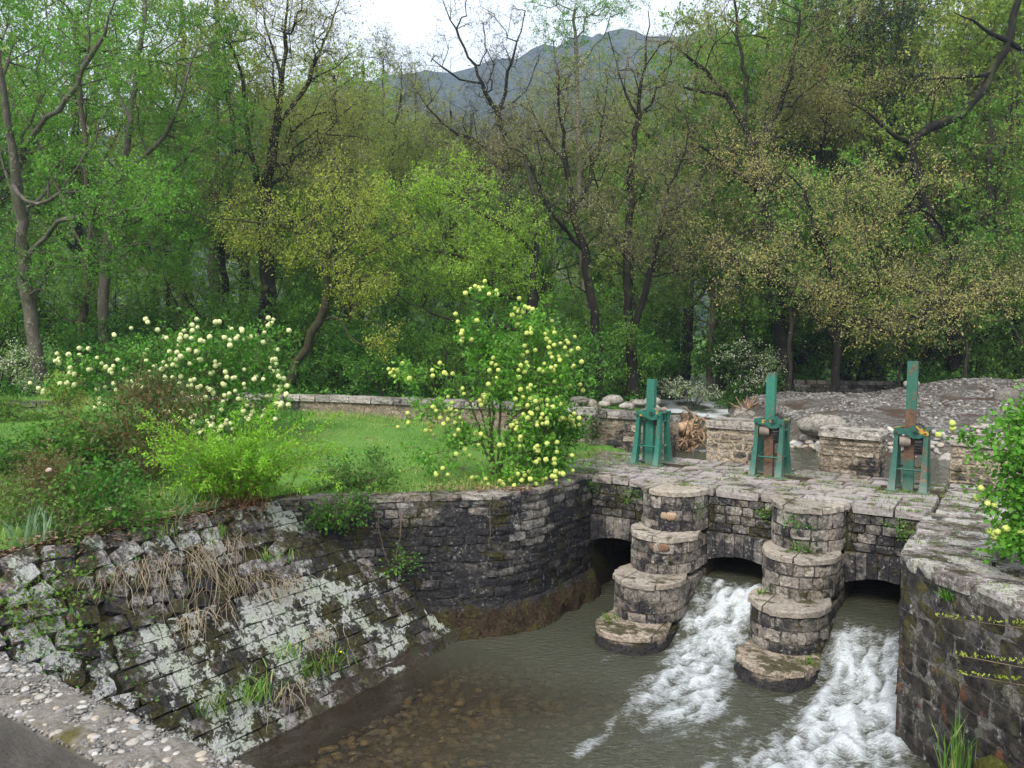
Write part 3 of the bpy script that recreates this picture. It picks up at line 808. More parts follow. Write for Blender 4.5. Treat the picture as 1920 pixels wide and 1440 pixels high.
def blocks(key, flat=False):
    k = (key, flat)
    if k not in _blk:
        L = []
        for s in range(9):
            V, F = rough_block(100 + s, 2, .03 if flat else .075, .05 if flat else .10)
            b = MB(); b.add(V, F); L.append(b.mesh('stone', STN[key], smooth=False))
        _blk[k] = L
    return _blk[k]
def put(mesh, name, parent, loc, rz, sc, tilt=(0, 0)):
    o = bpy.data.objects.new(name, mesh); COL.objects.link(o)
    o.parent = parent; o.matrix_parent_inverse = parent.matrix_basis.inverted()
    o.location = loc; o.rotation_euler = (tilt[0], tilt[1], rz); o.scale = sc
    return o
def arclen(path):
    P = np.array(path, float); s = np.r_[0, np.cumsum(np.linalg.norm(np.diff(P, axis=0), axis=1))]
    return P, s
def at(P, s, t): return np.array([np.interp(t, s, P[:, 0]), np.interp(t, s, P[:, 1])])
def courses(root, path, z0, z1, ch, lens, depth, key, r, name='stone', keep=None, gap=.009, proud=.015, batter=0.0, chvar=.12, flat=False, limit=300):
    P, s = arclen(path); zc = z0; n = 0; ms = blocks(key, flat)
    while zc < z1 - .03:
        h = ch * r.uniform(1 - chvar, 1 + chvar)
        if zc + h > z1 - ch * .45: h = z1 - zc
        t = -r.uniform(0, lens[0])
        while t < s[-1] - .02:
            l = r.uniform(*lens); a = max(t, 0); b = min(t + l, s[-1])
            if s[-1] - b < lens[0] * .4: b = s[-1]
            t = b
            if b - a < .05: continue
            A = at(P, s, a); B = at(P, s, b); d = B - A; L = np.linalg.norm(d); d = d / L
            nn = np.array([d[1], -d[0]])
            zm = zc + h / 2
            c = at(P, s, (a + b) / 2) * .6 + (A + B) * .2 + nn * (proud * r.uniform(-.3, 1.0) - depth / 2 + batter * (z1 - zm))
            if keep and not keep(c[0] + nn[0] * depth / 2, c[1] + nn[1] * depth / 2, zm, h): continue
            if n >= limit: return n
            put(ms[r.integers(len(ms))], name, root, (c[0], c[1], zm), math.atan2(d[1], d[0]) + r.normal(0, .015), (max(.04, L - gap * r.uniform(.5, 1.6)), depth, max(.03, h - gap * r.uniform(.5, 1.6))), (r.normal(0, .02), r.normal(0, .02)))
            n += 1
        zc += h
    return n
def offset(path, d):
    P = np.array(path, float); T = np.gradient(P, axis=0); T /= np.linalg.norm(T, axis=1)[:, None]
    return P + np.c_[T[:, 1], -T[:, 0]] * d
def wall_core(mb, path, z0, z1, depth, inset=.03, m=0, batter=0):
    o = offset(path, -inset); i = offset(path, -depth); ob = offset(path, -inset + batter); n = len(o)
    V = np.vstack([np.c_[ob, np.full(n, z0)], np.c_[o, np.full(n, z1)], np.c_[i, np.full(n, z1)], np.c_[i, np.full(n, z0)]])
    k = np.arange(n - 1)
    for a, b in ((0, 1), (1, 2), (2, 3)):
        mb.add(V, np.c_[k + a * n, k + 1 + a * n, k + 1 + b * n, k + b * n], m)
    for e in (0, n - 1): mb.add(V[[e, e + n, e + 2 * n, e + 3 * n]], [[0, 1, 2, 3]], m)
def dense(path, step=.2):
    P, s = arclen(path); t = np.linspace(0, s[-1], int(s[-1] / step) + 2)
    return np.stack([np.interp(t, s, P[:, 0]), np.interp(t, s, P[:, 1])], 1)

# --- the weir itself: pier bodies, arched bays, deck
r = np.random.default_rng(21)
weir = thing('weir', 'low stone weir with three arched outlets under a paved deck', 'weir', wp(2.5, 1.4, -2.2))
def uwfn(x, y, z): return wp(x, y, z)
mb = MB()
for a, b in ((-.45, -.0), (1.0, 2.0), (3.0, 4.0), (5.0, 5.5)):
    box(mb, a, b, .03, 2.80, -2.5, -.10, 0, uwfn)
for b0 in (0.0, 2.0, 4.0):
    # vault over the bay: springing -1.1, crown -1.0, and the deck above, front part and back part with the gate slot between
    for w0, w1, zt in ((.03, 1.62, -.10), (2.0, 2.80, -.10)):
        us = np.linspace(0, 1, 9); zi = -1.12 + .12 * (1 - (2 * us - 1) ** 2)
        V = np.array([wp(b0 + q, ww, zq) for ww in (w0, w1) for q, zq in zip(us, zi)] + [wp(b0 + q, ww, zt) for ww in (w0, w1) for q in us])
        k = np.arange(8)
        mb.add(V, np.c_[k, k + 1, k + 10, k + 9]); mb.add(V, np.c_[k + 18, k + 27, k + 28, k + 19])
        mb.add(V, np.c_[k, k + 18, k + 19, k + 1]); mb.add(V, np.c_[k + 9, k + 10, k + 28, k + 27])
    # gate leaf at the bay's back, shaped to block slot light and darken it
    box(mb, b0 - .02, b0 + 1.02, 1.63, 1.70, -2.4, -.06, 0, uwfn)
link('core', mb.mesh('weir_core', M_CHANNEL, smooth=False), weir)
for b0 in (0.0, 2.0, 4.0):
    courses(weir, [xy(b0 + .01, 0), xy(b0 + .5, 0), xy(b0 + .99, 0)], -.655, -.13, .125, (.16, .32), .2, 'face', r, proud=.035)
    nv = 7; us = np.linspace(.015, .985, nv + 1)
    for i in range(nv):
        a, b = us[i] + .004, us[i + 1] - .004; pr = -.02 - r.uniform(0, .02); V = []
        for ww in (.16, pr):
            for q, top in ((a, 0), (b, 0), (b, 1), (a, 1)):
                zi = -1.115 + .115 * (1 - (2 * q - 1) ** 2); sh = (q - .5) * .10
                V.append(wp(b0 + q + (sh if top else 0) * .6, ww, (-.665 - .015 * abs(q - .5)) if top else zi - r.uniform(0, .012)))
        v = MB(); v.add(V, [(0, 1, 2, 3), (4, 7, 6, 5), (0, 4, 5, 1), (1, 5, 6, 2), (2, 6, 7, 3), (3, 7, 4, 0)])
        link('arch_stone', v.mesh('arch_stone', STN['vous'], smooth=False), weir)
# edging and paving of the deck
pm = blocks('pave', True)
def paver(a, b, c, d, z=0.0, key=pm, name='paving_stone', par=None, th=.12, gap=.014):
    par = par or weir
    p = wp((a + b) / 2, (c + d) / 2, z - th / 2 + r.uniform(-.010, .008))
    return put(key[r.integers(len(key))], name, par, p, A_ + r.normal(0, .008), (b - a - gap * r.uniform(.6, 1.8), d - c - gap * r.uniform(.6, 1.8), th), (r.normal(0, .008), r.normal(0, .008)))
GU = (.30, 2.46, 4.60)                          # where the gates stand
rows = [(-.03, .42), (.42, .80), (.80, 1.20), (1.20, 1.60), (1.60, 2.02), (2.02, 2.42), (2.42, 2.86)]
for k, (c, d) in enumerate(rows):
    q = -1.0 + r.uniform(-.2, .1) if k else 0.0
    while q < 5.02:
        l = r.uniform(.42, .78) if q > 1.8 else r.uniform(.3, .52)
        e = min(q + l, 5.04)
        if 5.04 - e < .22: e = 5.04
        if k == 4:
            slot = [g for g in GU if q < g + .62 and e > g - .42]
            if slot:
                g = slot[0]
                if g - .42 - q > .12: paver(q, g - .42, c, d)
                q = max(q, g + .62); continue
        paver(q, e, c, d); q = e
r2 = np.random.default_rng(5)
M_RAIL = simple('dark_timber', (.03, .024, .018), (.10, .08, .06), 8, .9, .5, 30)
for g in GU:
    for ww, dz in ((1.66, -.03), (1.93, -.02)):
        b = MB(); box(b, g - .43, g + .66, ww, ww + .07, -.12, dz + .02, 0, uwfn)
        link('slot_rail', b.mesh('slot_rail', M_RAIL, smooth=False), weir)

# --- the two stepped piers
TIERS = [(0.0, -.62, 0.0, .68), (-.62, -1.17, -.46, .60), (-1.17, -1.74, -1.04, .58), (-1.74, -2.45, -1.62, .58)]
def nose(uc, w0, b, a=.5, n=15, back=.0):
    th = np.linspace(math.pi, 2 * math.pi, n)
    pts = [xy(uc - a, back)] if back > w0 + .05 else []
    pts += [xy(uc + a * math.cos(t), w0 + b * math.sin(t)) for t in th]
    if back > w0 + .05: pts.append(xy(uc + a, back))
    return pts
piers = []
for uc, lab in ((1.5, 'stepped round-nosed stone pier with a broken second step, grass on its lowest step'), (3.5, 'stepped round-nosed stone pier between the two foaming outlets')):
    pier = thing('stepped_pier', lab, 'pier', wp(uc, -.8, -2.3), 'stepped piers of the weir'); piers.append(pier)
    mb = MB()
    for k, (zt, zb, w0, b) in enumerate(TIERS):
        o = [tuple(p) for p in offset(nose(uc, w0, b, .5, 21, -.02 if k == 0 else .02), -.010)]
        prism(mb, o, zb - .02, zt - .09)
    link('core', mb.mesh('pier_core', M_PIERJOINT, smooth=False), pier)
    n = 0
    for k, (zt, zb, w0, b) in enumerate(TIERS):
        path = nose(uc, w0, b, .5, 21, .0)
        if k < 3:
            n += courses(pier, path, zb - .01, zt - .075, .15 if k else .17, (.16, .34), .15, 'pier', r, proud=.014, gap=.008)
        else:
            mb = MB()                                     # the drum standing in the water, rough and mossy
            th = np.linspace(math.pi * .93, 2.07 * math.pi, 40); zs = np.linspace(-2.45, zt - .06, 9)
            V = []
            for zq in zs:
                for t in th:
                    f = 1.0 + .10 * (zt - .06 - zq)
                    V.append(wp(uc + .505 * f * math.cos(t), w0 + b * f * math.sin(t), zq))
            V = np.array(V); V[:, :2] += .02 * np.c_[vnoise(V, 9, 3, 2), vnoise(V, 9, 4, 2)]
            mb.add(V, grid_faces(9, 40))
            for sgn in (-1, 1):
                W = np.array([wp(uc + sgn * .505, ww, zq) for zq in (-2.45, zt - .1) for ww in np.linspace(w0 + .05, .05, 8)])
                mb.add(W, grid_faces(2, 8) if sgn > 0 else grid_faces(2, 8)[:, ::-1])
            link('drum', mb.mesh('pier_drum', STN['base']), pier)
        # slabs on the step: the crescent in front of the tier above
        key = 'cap' if k < 3 else 'base'
        ang = [math.pi * .97, math.pi * 1.36, math.pi * 1.68, math.pi * 2.03] if (k + int(uc)) % 2 else [math.pi * .97, math.pi * 1.52, math.pi * 2.03]
        if k == 3: ang = [math.pi * .97, math.pi * 1.8, math.pi * 2.03]
        w_in = TIERS[k - 1][2] if k else .02
        b_in = TIERS[k - 1][3] - .06 if k else 0.0
        for t0, t1 in zip(ang[:-1], ang[1:]):
            ts = np.linspace(t0 + .015, t1 - .015, 9)
            ov = 1.035
            po = [(uc + .5 * ov * math.cos(t) + r.normal(0, .011), w0 + b * ov * math.sin(t) + r.normal(0, .011)) for t in ts]
            pi_ = [(uc + .46 * math.cos(t), min(w0 + .3, w_in + b_in * math.sin(t) + .02)) for t in ts]
            if k == 1 and uc < 2 and t0 < 4.5 < t1: pass
            V = []; zt_ = zt + r.uniform(-.008, .008)
            for zq in (zt_ - .078, zt_ - .012): V += [wp(*p, zq) for p in po]
            V += [wp(uc + (p[0] - uc) * .975, w0 + (p[1] - w0) * .975, zt_) for p in po]
            V += [wp(*p, zt_ + .004) for p in pi_] + [wp(*p, zt_ - .078) for p in pi_]
            s = MB(); V = np.array(V); V[:, 2] += .008 * vnoise(V, 9, 8, 2); f = grid_faces(5, 9); s.add(V, f)
            m9 = np.arange(5) * 9
            s.add(V, [list(m9[[0, 1, 2, 3]])]); s.add(V, [list((m9 + 8)[[3, 2, 1, 0]])]); 
            link('cap_slab', s.mesh('cap_slab', STN[key], smooth=False), pier)
# worn hole with brick-coloured fill in the second step of the first pier
b = MB(); V, F = rough_block(77, 3, .06, .2); b.add(V, F)
put(b.mesh('brick_fill', simple('brick_fill', (.12, .065, .04), (.26, .155, .095), 9, .9, .5)), 'brick_patch', piers[0], wp(1.62, -.998, -.77), A_ + .2, (.28, .10, .12))
put(b.mesh('brick_fill', simple('tan_stone', (.22, .15, .095), (.36, .26, .17), 9, .9, .5)), 'tan_stone', piers[0], wp(1.60, -.612, -.38), A_ + .15, (.23, .13, .13))

# --- curved wing wall on the left
wing = thing('wing_wall', 'curved blackened stone retaining wall left of the weir', 'wall', (-1.0, 11.2, -2.2))
def wing_keep(x, y, zm, h):
    uu, ww = to_uw(x, y)
    return not (uu < -.5 and zm < SLOPE(uu) - .12)
mb = MB(); wall_core(mb, dense(WING), -2.4, -.03, .5, .012)
link('core', mb.mesh('wing_core', M_MORTAR), wing)
courses(wing, WING, -1.62, -.075, .132, (.17, .40), .2, 'wing', r, keep=wing_keep, proud=.03)
fx = dense(WING[1:], .09); rows_ = []
zs = np.linspace(-2.4, -1.56, 11)
for q, zq in enumerate(zs):
    o = offset(fx, .03 + .30 * ((-1.5 - zq) / .9) ** .8 if zq < -1.5 else .02); rows_.append(np.c_[o, np.full(len(o), zq)])
V = np.concatenate(rows_); d = .05 * vnoise(V, 4.5, 5, 3) + .025 * vnoise(V, 14, 9, 2); V[:, 0] += d * .5; V[:, 1] -= d; V[:, 2] += .6 * d
mb = MB(); mb.add(V, grid_faces(len(zs), len(fx)))
link('footing', mb.mesh('wing_footing', STN['wing']), wing)
courses(wing, WING, -.075, .012, .1, (.28, .6), .42, 'pier', r, name='coping_stone', proud=.03, flat=True)

# --- pitched slope below the garden
slope = thing('stone_slope', 'steep lichen-spotted stone pitching of the left bank', 'embankment', wp(-1.5, -6, -2.1))
S_N = math.hypot(1, 1.06); SV = np.array([-UX, -UY, 1.06]) / S_N; NV = np.array([1.06 * UX, 1.06 * UY, 1]) / S_N; LV = np.cross(SV, NV)
def on_slope(a, s, h=0.0):
    p = np.array(wp(-.50, a, -2.0)); return p + SV * s + NV * h
mb = MB()
aa = np.linspace(-11.5, -2.6, 60); ss = np.linspace(-.45, 2.86, 22)
V = np.array([on_slope(a, s, -.05) for s in ss for a in aa]); V += NV * (.02 * vnoise(V, 3.3, 2, 3))[:, None]
mb.add(V, grid_faces(22, 60))
link('bed', mb.mesh('slope_bed', M_MOSSBED), slope)
wl0 = np.array(WING[1]); wl1 = np.array(WING[4]); wn_ = np.array([(wl1 - wl0)[1], -(wl1 - wl0)[0]]); wn_ /= np.linalg.norm(wn_)
ms = blocks('slope', True); ms2 = blocks('slope2'); n = 0; s = -.02
while s < 2.74 and n < 300:
    h = r.uniform(.155, .215); a = -2.5 - r.uniform(0, .2)
    while a > -8.9 and n < 300:
        l = r.uniform(.20, .44); p = on_slope(a - l / 2, s + h / 2)
        rubble = s > 1.55 and a < -4.9 + (2.2 - s) * .8 or a < -7.3
        inside = (p[:2] - wl0) @ wn_ > .03
        if inside and (not rubble or r.random() < .97):
            x = -LV; zax = SV; yax = np.cross(zax, x)
            j = r.normal(0, .22 if rubble else .035); c_, s_ = math.cos(j), math.sin(j)
            x2 = x * c_ + zax * s_; z2 = zax * c_ - x * s_
            dp = .16
            o = bpy.data.objects.new('stone', (ms2 if rubble else ms)[r.integers(9)]); COL.objects.link(o); o.parent = slope; o.matrix_parent_inverse = slope.matrix_basis.inverted()
            pos = p + NV * (r.uniform(-.012, .012) + (.03 if rubble else 0) - dp / 2)
            sc = (l - .010, dp, h - .006) if not rubble else (l * r.uniform(.75, 1.0), dp, h * r.uniform(.8, 1.15))
            M = Matrix((( *(x2[i] * sc[0] if k == 0 else yax[i] * sc[1] if k == 1 else z2[i] * sc[2] for k in range(3)), pos[i]) for i in range(3))) if False else None
            B = Matrix.Identity(4)
            for i in range(3):
                B[i][0] = x2[i] * sc[0]; B[i][1] = yax[i] * sc[1]; B[i][2] = z2[i] * sc[2]; B[i][3] = pos[i]
            o.matrix_basis = B; n += 1
        a -= l
    s += h
# silty toe of the slope at the waterline
V = []
for q, (du, dz) in enumerate(((-.10, .11), (-.02, .03), (.10, -.04), (.24, -.10), (.36, -.20), (.46, -.36))):
    for a in np.linspace(-9.5, -2.9, 90): V.append(wp(-.50 + (du - .10) * np.interp(a, [-7, -3.2], [1.0, .45]), a, -2.0 + dz + .03))
V = np.array(V); d = .05 * vnoise(V, 4.2, 6, 3); V[:, 2] += d; V[:, 0] += d * .6
mb = MB(); mb.add(V, grid_faces(6, 90))
N = NT('silt_toe'); f_ = N.noise(30, 5, .65); g_ = N.noise(5, 4)
M_SILT = N.done(N.bsdf(N.mix(N.rng(g_, .55, .65), N.mix(N.rng(f_, .35, .65), (.014, .0095, .006), (.060, .042, .024)), (.035, .036, .012)), .7, N.bump(f_, .8, .04), .4))
link('silt_toe', mb.mesh('silt_toe', M_SILT), slope)

# --- right bank: wall and paving
rwall = thing('right_bank_wall', 'mossy black retaining wall with orange stains on the right bank', 'wall', (4.5, 8.0, -2.2))
RW = [xy(5.0, .0), xy(5.0, -1.3), xy(5.0, -2.66), (4.32, 7.4), (4.43, 6.77), (4.68, 5.3), (4.95, 3.6)]
RW0, RW1 = RW[:3], RW[2:]
for pth in (RW0, RW1):
    mb = MB(); wall_core(mb, dense(pth, .25), -2.4, -.05, .5, .008); link('core', mb.mesh('right_core', M_MORTAR), rwall)
STN['right_face'] = None
N = NT('stained_right_wall')
big = N.noise(1.6, 4); mid = N.noise(7, 5, .62); fine = N.noise(45, 5, .65)
col = N.mix(N.rng(mid, .35, .65), (.010, .009, .0085), (.060, .052, .044))
col = N.mix(N.rng(N.math('ADD', N.noise(2.6, 6, .7, N.scalev(N.pos, 1, 1, .6)), N.math('MULTIPLY', fine, .25)), .68, .78, 0, .8), col, (.25, .23, .195))
z_ = N.sep(N.pos)[2]
col = N.mix(N.math('MULTIPLY', N.rng(N.math('ADD', N.noise(3.4, 5, .65), N.math('MULTIPLY', z_, .05)), .50, .58), .85), col, N.mix(fine, (.035, .030, .010), (.12, .11, .035)))
drip = N.noise(3.4, 5, .6, N.scalev(N.pos, 1.5, 1.5, .45))
rust = N.math('MULTIPLY', N.rng(N.math('MULTIPLY', N.rng(drip, .53, .63), N.rng(mid, .3, .6)), .2, .8), N.math('MULTIPLY', N.rng(z_, -.85, -1.25), N.rng(z_, -2.0, -1.7)))
col = N.mix(rust, col, N.mix(N.rng(mid, .35, .65), (.22, .075, .02), (.14, .045, .016)))
col = N.mix(1.0, col, N.ramp(N.objrand(), [(0, .85), (1, 1.15)]), 'MULTIPLY')
STN['right_face'] = N.done(N.bsdf(col, .85, N.bump(N.math('ADD', mid, N.math('MULTIPLY', fine, .5)), 1.0, .04), .25))
courses(rwall, RW0, -2.05, -.13, .17, (.22, .42), .2, 'right', r, proud=.02)
courses(rwall, RW1, -2.2, -.13, .20, (.24, .5), .2, 'right_face', r, proud=.012, gap=.006)
courses(rwall, RW, -.13, .02, .15, (.25, .5), .4, 'slab', r, name='coping_stone', proud=.04, flat=True)
rpave = thing('bank_paving', 'rough lichened slab paving on the right bank', 'paving', wp(6.2, -1.0, -.1))
sm_ = blocks('slab', True)
w_ = 2.84; cnt_ = 0
while w_ > -8.2:
    d = r.uniform(.16, .34); q = 5.07 if w_ > -2.6 else 5.07 + (-2.6 - w_) * .78 + .36
    e_ = 7.4 if w_ > -3 else 9.2
    while q < e_ and cnt_ < 295:
        l = r.uniform(.45, 1.15); q2 = min(q + l, e_ + .1)
        paver(q, q2, w_ - d, w_, r.uniform(-.012, .012), sm_, 'paving_slab', rpave, .12, .022); cnt_ += 1; q = q2
    w_ -= d

# --- low walls at the upstream edge of the deck
for u0, u1, lab in ((.97, 1.98, 'low rubble pier behind the deck between the first two gates, beside the driftwood'), (3.02, 4.02, 'low rubble pier behind the deck between the middle and right gates'), (5.06, 7.6, 'low rubble wall behind the deck right of the last gate')):
    t = thing('upstream_pier', lab, 'wall', wp((u0 + u1) / 2, 3.2, -.4), 'low walls along the upstream edge')
    mb = MB(); box(mb, u0 + .012, u1 - .012, 2.872, 3.57, -.9, .64, 0, uwfn); link('core', mb.mesh('upstream_core', M_PALEMORTAR, smooth=False), t)
    P_ = [xy(u0, 2.86), xy(u1, 2.86)]
    courses(t, [xy(u0, 2.86), xy((u0 + u1) / 2, 2.86), xy(u1, 2.86)], -.04, .63, .12, (.12, .36), .14, 'rub', r, proud=.02, chvar=.45, gap=.032)
    courses(t, [xy(u1, 2.86), xy(u1, 3.2), xy(u1, 3.58)], -.5, .63, .13, (.16, .36), .14, 'rub', r, proud=.018, chvar=.4, gap=.03)
    courses(t, [xy(u0, 3.58), xy(u0, 3.2), xy(u0, 2.86)], -.5, .63, .13, (.16, .36), .14, 'rub', r, proud=.018, chvar=.4, gap=.03)
    q = u0 - .03
    while q < u1:
        e = min(q + r.uniform(.6, 1.0), u1 + .03)
        if u1 - e < .3: e = u1 + .03
        paver(q, e, 2.80, 3.62, .77, blocks('cope', True), 'coping_stone', t, .15); q = e

# --- long parapet wall behind the lawn
PAR = [(-13.2, 20.2), (-11.2, 20.9), (-9.0, 21.0), (-7.0, 20.7), (-5.4, 20.1), (-4.0, 19.45), (-2.6, 18.95), (-1.0, 18.45), (.2, 18.05), (1.0, 17.6), (1.7, 16.9), xy(-.42, 3.35), xy(-.04, 3.0)]
par = thing('lawn_wall', 'long low tan wall with grey coping behind the lawn', 'wall', (-3, 19, 0))
ptop = lambda x: float(np.interp(x, [-13, -9.5, -7, -4, 0, 2.5], [.42, .52, .72, .80, .80, .78]))
dn = dense(PAR, .3); mb = MB()
o = offset(dn, 0); i_ = offset(dn, -.42); n = len(dn); zt = np.array([ptop(p[0]) - .15 for p in dn])
V = np.vstack([np.c_[o, np.full(n, -.9)], np.c_[o, zt], np.c_[i_, zt], np.c_[i_, np.full(n, -.9)]]); k = np.arange(n - 1)
for a, b in ((0, 1), (1, 2), (2, 3)): mb.add(V, np.c_[k + a * n, k + 1 + a * n, k + 1 + b * n, k + b * n])
mb.add(V[[n - 1, 2 * n - 1, 3 * n - 1, 4 * n - 1]], [[0, 1, 2, 3]])
link('wall_body', mb.mesh('lawn_wall_body', M_PALEMORTAR, smooth=False), par)
P_, s_ = arclen(PAR); t = 0; cm = blocks('cope', True)
while t < s_[-1] - .05:
    l = min(r.uniform(.38, .62), s_[-1] - t); A = at(P_, s_, t); B = at(P_, s_, t + l); d = (B - A) / np.linalg.norm(B - A); nn = np.array([d[1], -d[0]])
    c = (A + B) / 2 - nn * .20
    put(cm[r.integers(9)], 'coping_stone', par, (c[0], c[1], ptop(c[0]) - .075 + r.uniform(-.008, .008)), math.atan2(d[1], d[0]) + r.normal(0, .01), (l - .014, .56, .15), (r.normal(0, .01), 0)); t += l
tail = [(1.05, 17.55), (1.7, 16.9), xy(-.42, 3.35), xy(-.04, 3.0)]
courses(par, tail, -.05, .62, .12, (.16, .4), .14, 'rub', r, proud=.03, chvar=.3, keep=lambda x, y, z, h: x > 1.3 + .6 * z or r.random() < .3)
rm = blocks('tan')
for q in range(70):                                              # face stones showing through the render
    tt = r.uniform(3, s_[-1] - 2.6); A = at(P_, s_, tt); B = at(P_, s_, tt + .1); d = (B - A) / np.linalg.norm(B - A); nn = np.array([d[1], -d[0]])
    zz_ = r.uniform(.1, ptop(A[0]) - .22); c = A - nn * .065
    put(rm[r.integers(9)], 'stone', par, (c[0], c[1], zz_), math.atan2(d[1], d[0]), (r.uniform(.14, .34), .14, r.uniform(.08, .18)), (0, r.normal(0, .15)))
far_l = thing('dark_rubble_wall', 'short dark rubble wall low at the left edge of the lawn', 'wall', (-12, 19.6, .1))
mb = MB(); wall_core(mb, [(-13.6, 18.8), (-12.2, 19.35), (-10.9, 19.6)], -.2, .52, .4, .05); link('core', mb.mesh('rubble_core', M_DARKSOIL), far_l)
courses(far_l, [(-13.6, 18.8), (-12.2, 19.35), (-10.9, 19.6)], .05, .55, .17, (.16, .36), .3, 'dark', r, proud=.05, chvar=.35)

fw = thing('ruined_wall', 'old overgrown stone wall behind the gravel bank under the trees', 'wall', (13.5, 32, .1))
mb = MB(); wall_core(mb, [(10.9, 32.0), (13.4, 31.9), (17.5, 32.3)], -.3, .84, .5, .05); link('core', mb.mesh('ruin_core', M_DARKSOIL), fw)
courses(fw, [(10.9, 32.0), (13.4, 31.9), (17.5, 32.3)], -.1, .86, .16, (.24, .55), .3, 'dark', r, proud=.05, chvar=.3, limit=150)

# --- concrete parapet at the photographer's feet
cp = thing('concrete_parapet', 'pebbly concrete bridge parapet in the lower left corner', 'parapet', (-1.6, 2.9, .0))
dU = np.array([UX, UY]); dW = np.array([WX, WY])
N = NT('pebbly_concrete')
n1 = N.noise(5, 5); n2 = N.noise(38, 5, .7); n3 = N.noise(2.2, 4, .6)
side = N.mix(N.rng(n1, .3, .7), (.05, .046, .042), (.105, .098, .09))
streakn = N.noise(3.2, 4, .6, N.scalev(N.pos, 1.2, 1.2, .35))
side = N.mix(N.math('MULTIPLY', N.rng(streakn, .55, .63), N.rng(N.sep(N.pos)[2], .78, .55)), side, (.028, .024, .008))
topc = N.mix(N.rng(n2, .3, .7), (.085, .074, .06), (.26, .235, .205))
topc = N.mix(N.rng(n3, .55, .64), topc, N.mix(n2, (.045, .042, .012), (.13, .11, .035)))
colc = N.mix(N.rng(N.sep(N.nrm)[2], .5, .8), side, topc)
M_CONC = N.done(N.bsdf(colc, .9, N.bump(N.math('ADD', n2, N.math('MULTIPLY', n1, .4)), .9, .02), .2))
pa = np.array([-.9, 2.6]) ; T_ = np.linspace(-3.2, 1.6, 120); Wd = np.linspace(0, 1, 14)
V = []; nT = len(T_)
prof = [(.0, -2.5), (.0, .0), (.0, .70), (.012, .775)] + [(.03 + q * .23, .797) for q in np.linspace(0, 1, 9)] + [(.278, .775), (.285, .70), (.285, -.2)]
for (dd, zq) in prof:
    for t in T_:
        p = pa + dU * t - dW * dd; V.append((p[0], p[1], zq))
V = np.array(V); e = vnoise(V, 14, 12, 3); top_ = V[:, 2] > .6
V[:, 2] += np.where(top_, .010 * e, 0); V[:, 0] += np.where(top_, .006 * e, .002 * e)
mb = MB(); mb.add(V, grid_faces(len(prof), nT))
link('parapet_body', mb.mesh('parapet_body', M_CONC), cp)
PEB = [subdiv(*pebble_shape(300 + k, .10)) for k in range(6)]
PEBL = [pebble_shape(320 + k, .13) for k in range(6)]
M_PEB = NT('pebble'); N = M_PEB
pc = N.ramp(N.objrand(), [(0, (.16, .15, .14)), (.3, (.30, .28, .255)), (.55, (.36, .30, .23)), (.75, (.22, .225, .23)), (1, (.50, .47, .43))])
pc = N.mix(1.0, pc, N.ramp(N.noise(60, 4), [(.3, .75), (.7, 1.15)]), 'MULTIPLY')
M_PEB = N.done(N.bsdf(pc, .75, N.bump(N.noise(90, 3), .3, .004), .35))
N = NT('gravel_stone')
pc = N.ramp(N.attr('tint'), [(0, (.07, .066, .062)), (.3, (.15, .142, .132)), (.6, (.21, .185, .155)), (.85, (.145, .145, .15)), (1, (.38, .36, .33))])
pc = N.mix(1.0, pc, N.ramp(N.noise(40, 4), [(.3, .75), (.7, 1.15)]), 'MULTIPLY')
M_GRAVEL = N.done(N.bsdf(pc, .8, None, .3))
pms = []
for V, F in PEB:
    b = MB(); b.add(V, F); pms.append(b.mesh('pebble', M_PEB))
for q in range(280):
    t = r.uniform(-2.2, 1.0); dd = r.uniform(.03, .26); sz = r.uniform(.006, .017) * (1.35 if r.random() < .15 else 1)
    p = pa + dU * t - dW * dd
    put(pms[r.integers(6)], 'pebble', cp, (p[0], p[1], .797 + sz * .1), r.uniform(0, 6.28), (sz * r.uniform(1, 1.5), sz, sz * .5))
t = r.uniform(-2.0, .3, 5000); dd = r.uniform(.01, .275, 5000); q = pa[None] + dU[None] * t[:, None] - dW[None] * dd[:, None]
mb = MB(); scatter(mb, PEBL, np.c_[q, np.full(5000, .796)], r.uniform(.0025, .010, 5000), r)
tag(link('fine_pebbles', mb.mesh('fine_pebbles', M_GRAVEL), cp), kind='stuff')
road = MB(); V = np.array([[*(pa + dU * t - dW * dd), .02] for t in (-12, 12) for dd in (.28, 9)]); road.add(V, [[0, 1, 3, 2]])
tag(link('road', road.mesh('road', simple('road_gravel', (.10, .095, .085), (.2, .185, .165), 20, .95))), kind='structure')

# --- stream bed pebbles
n = 3200; u = r.uniform(-.4, 4.2, n); w = r.uniform(-9.8, -2.2, n)
P = np.array([wp(a, b, 0) for a, b in zip(u, w)]); P[:, 2] = -2.30 + .03 * r.random(n) + .05 * vnoise(P, .9, 3, 2)
N = NT('wet_pebble')
pc = N.ramp(N.attr('tint'), [(0, (.05, .045, .03)), (.4, (.13, .105, .065)), (.7, (.24, .16, .075)), (.85, (.16, .16, .12)), (1, (.42, .31, .15))])
M_WETPEB = N.done(N.bsdf(pc, .5, None, .4))
mb = MB(); scatter(mb, PEBL, P, r.uniform(.025, .075, n), r, squash=(1.2, .9, .5))
tag(link('stream_bed_pebbles', mb.mesh('stream_bed_pebbles', M_WETPEB)), kind='stuff')

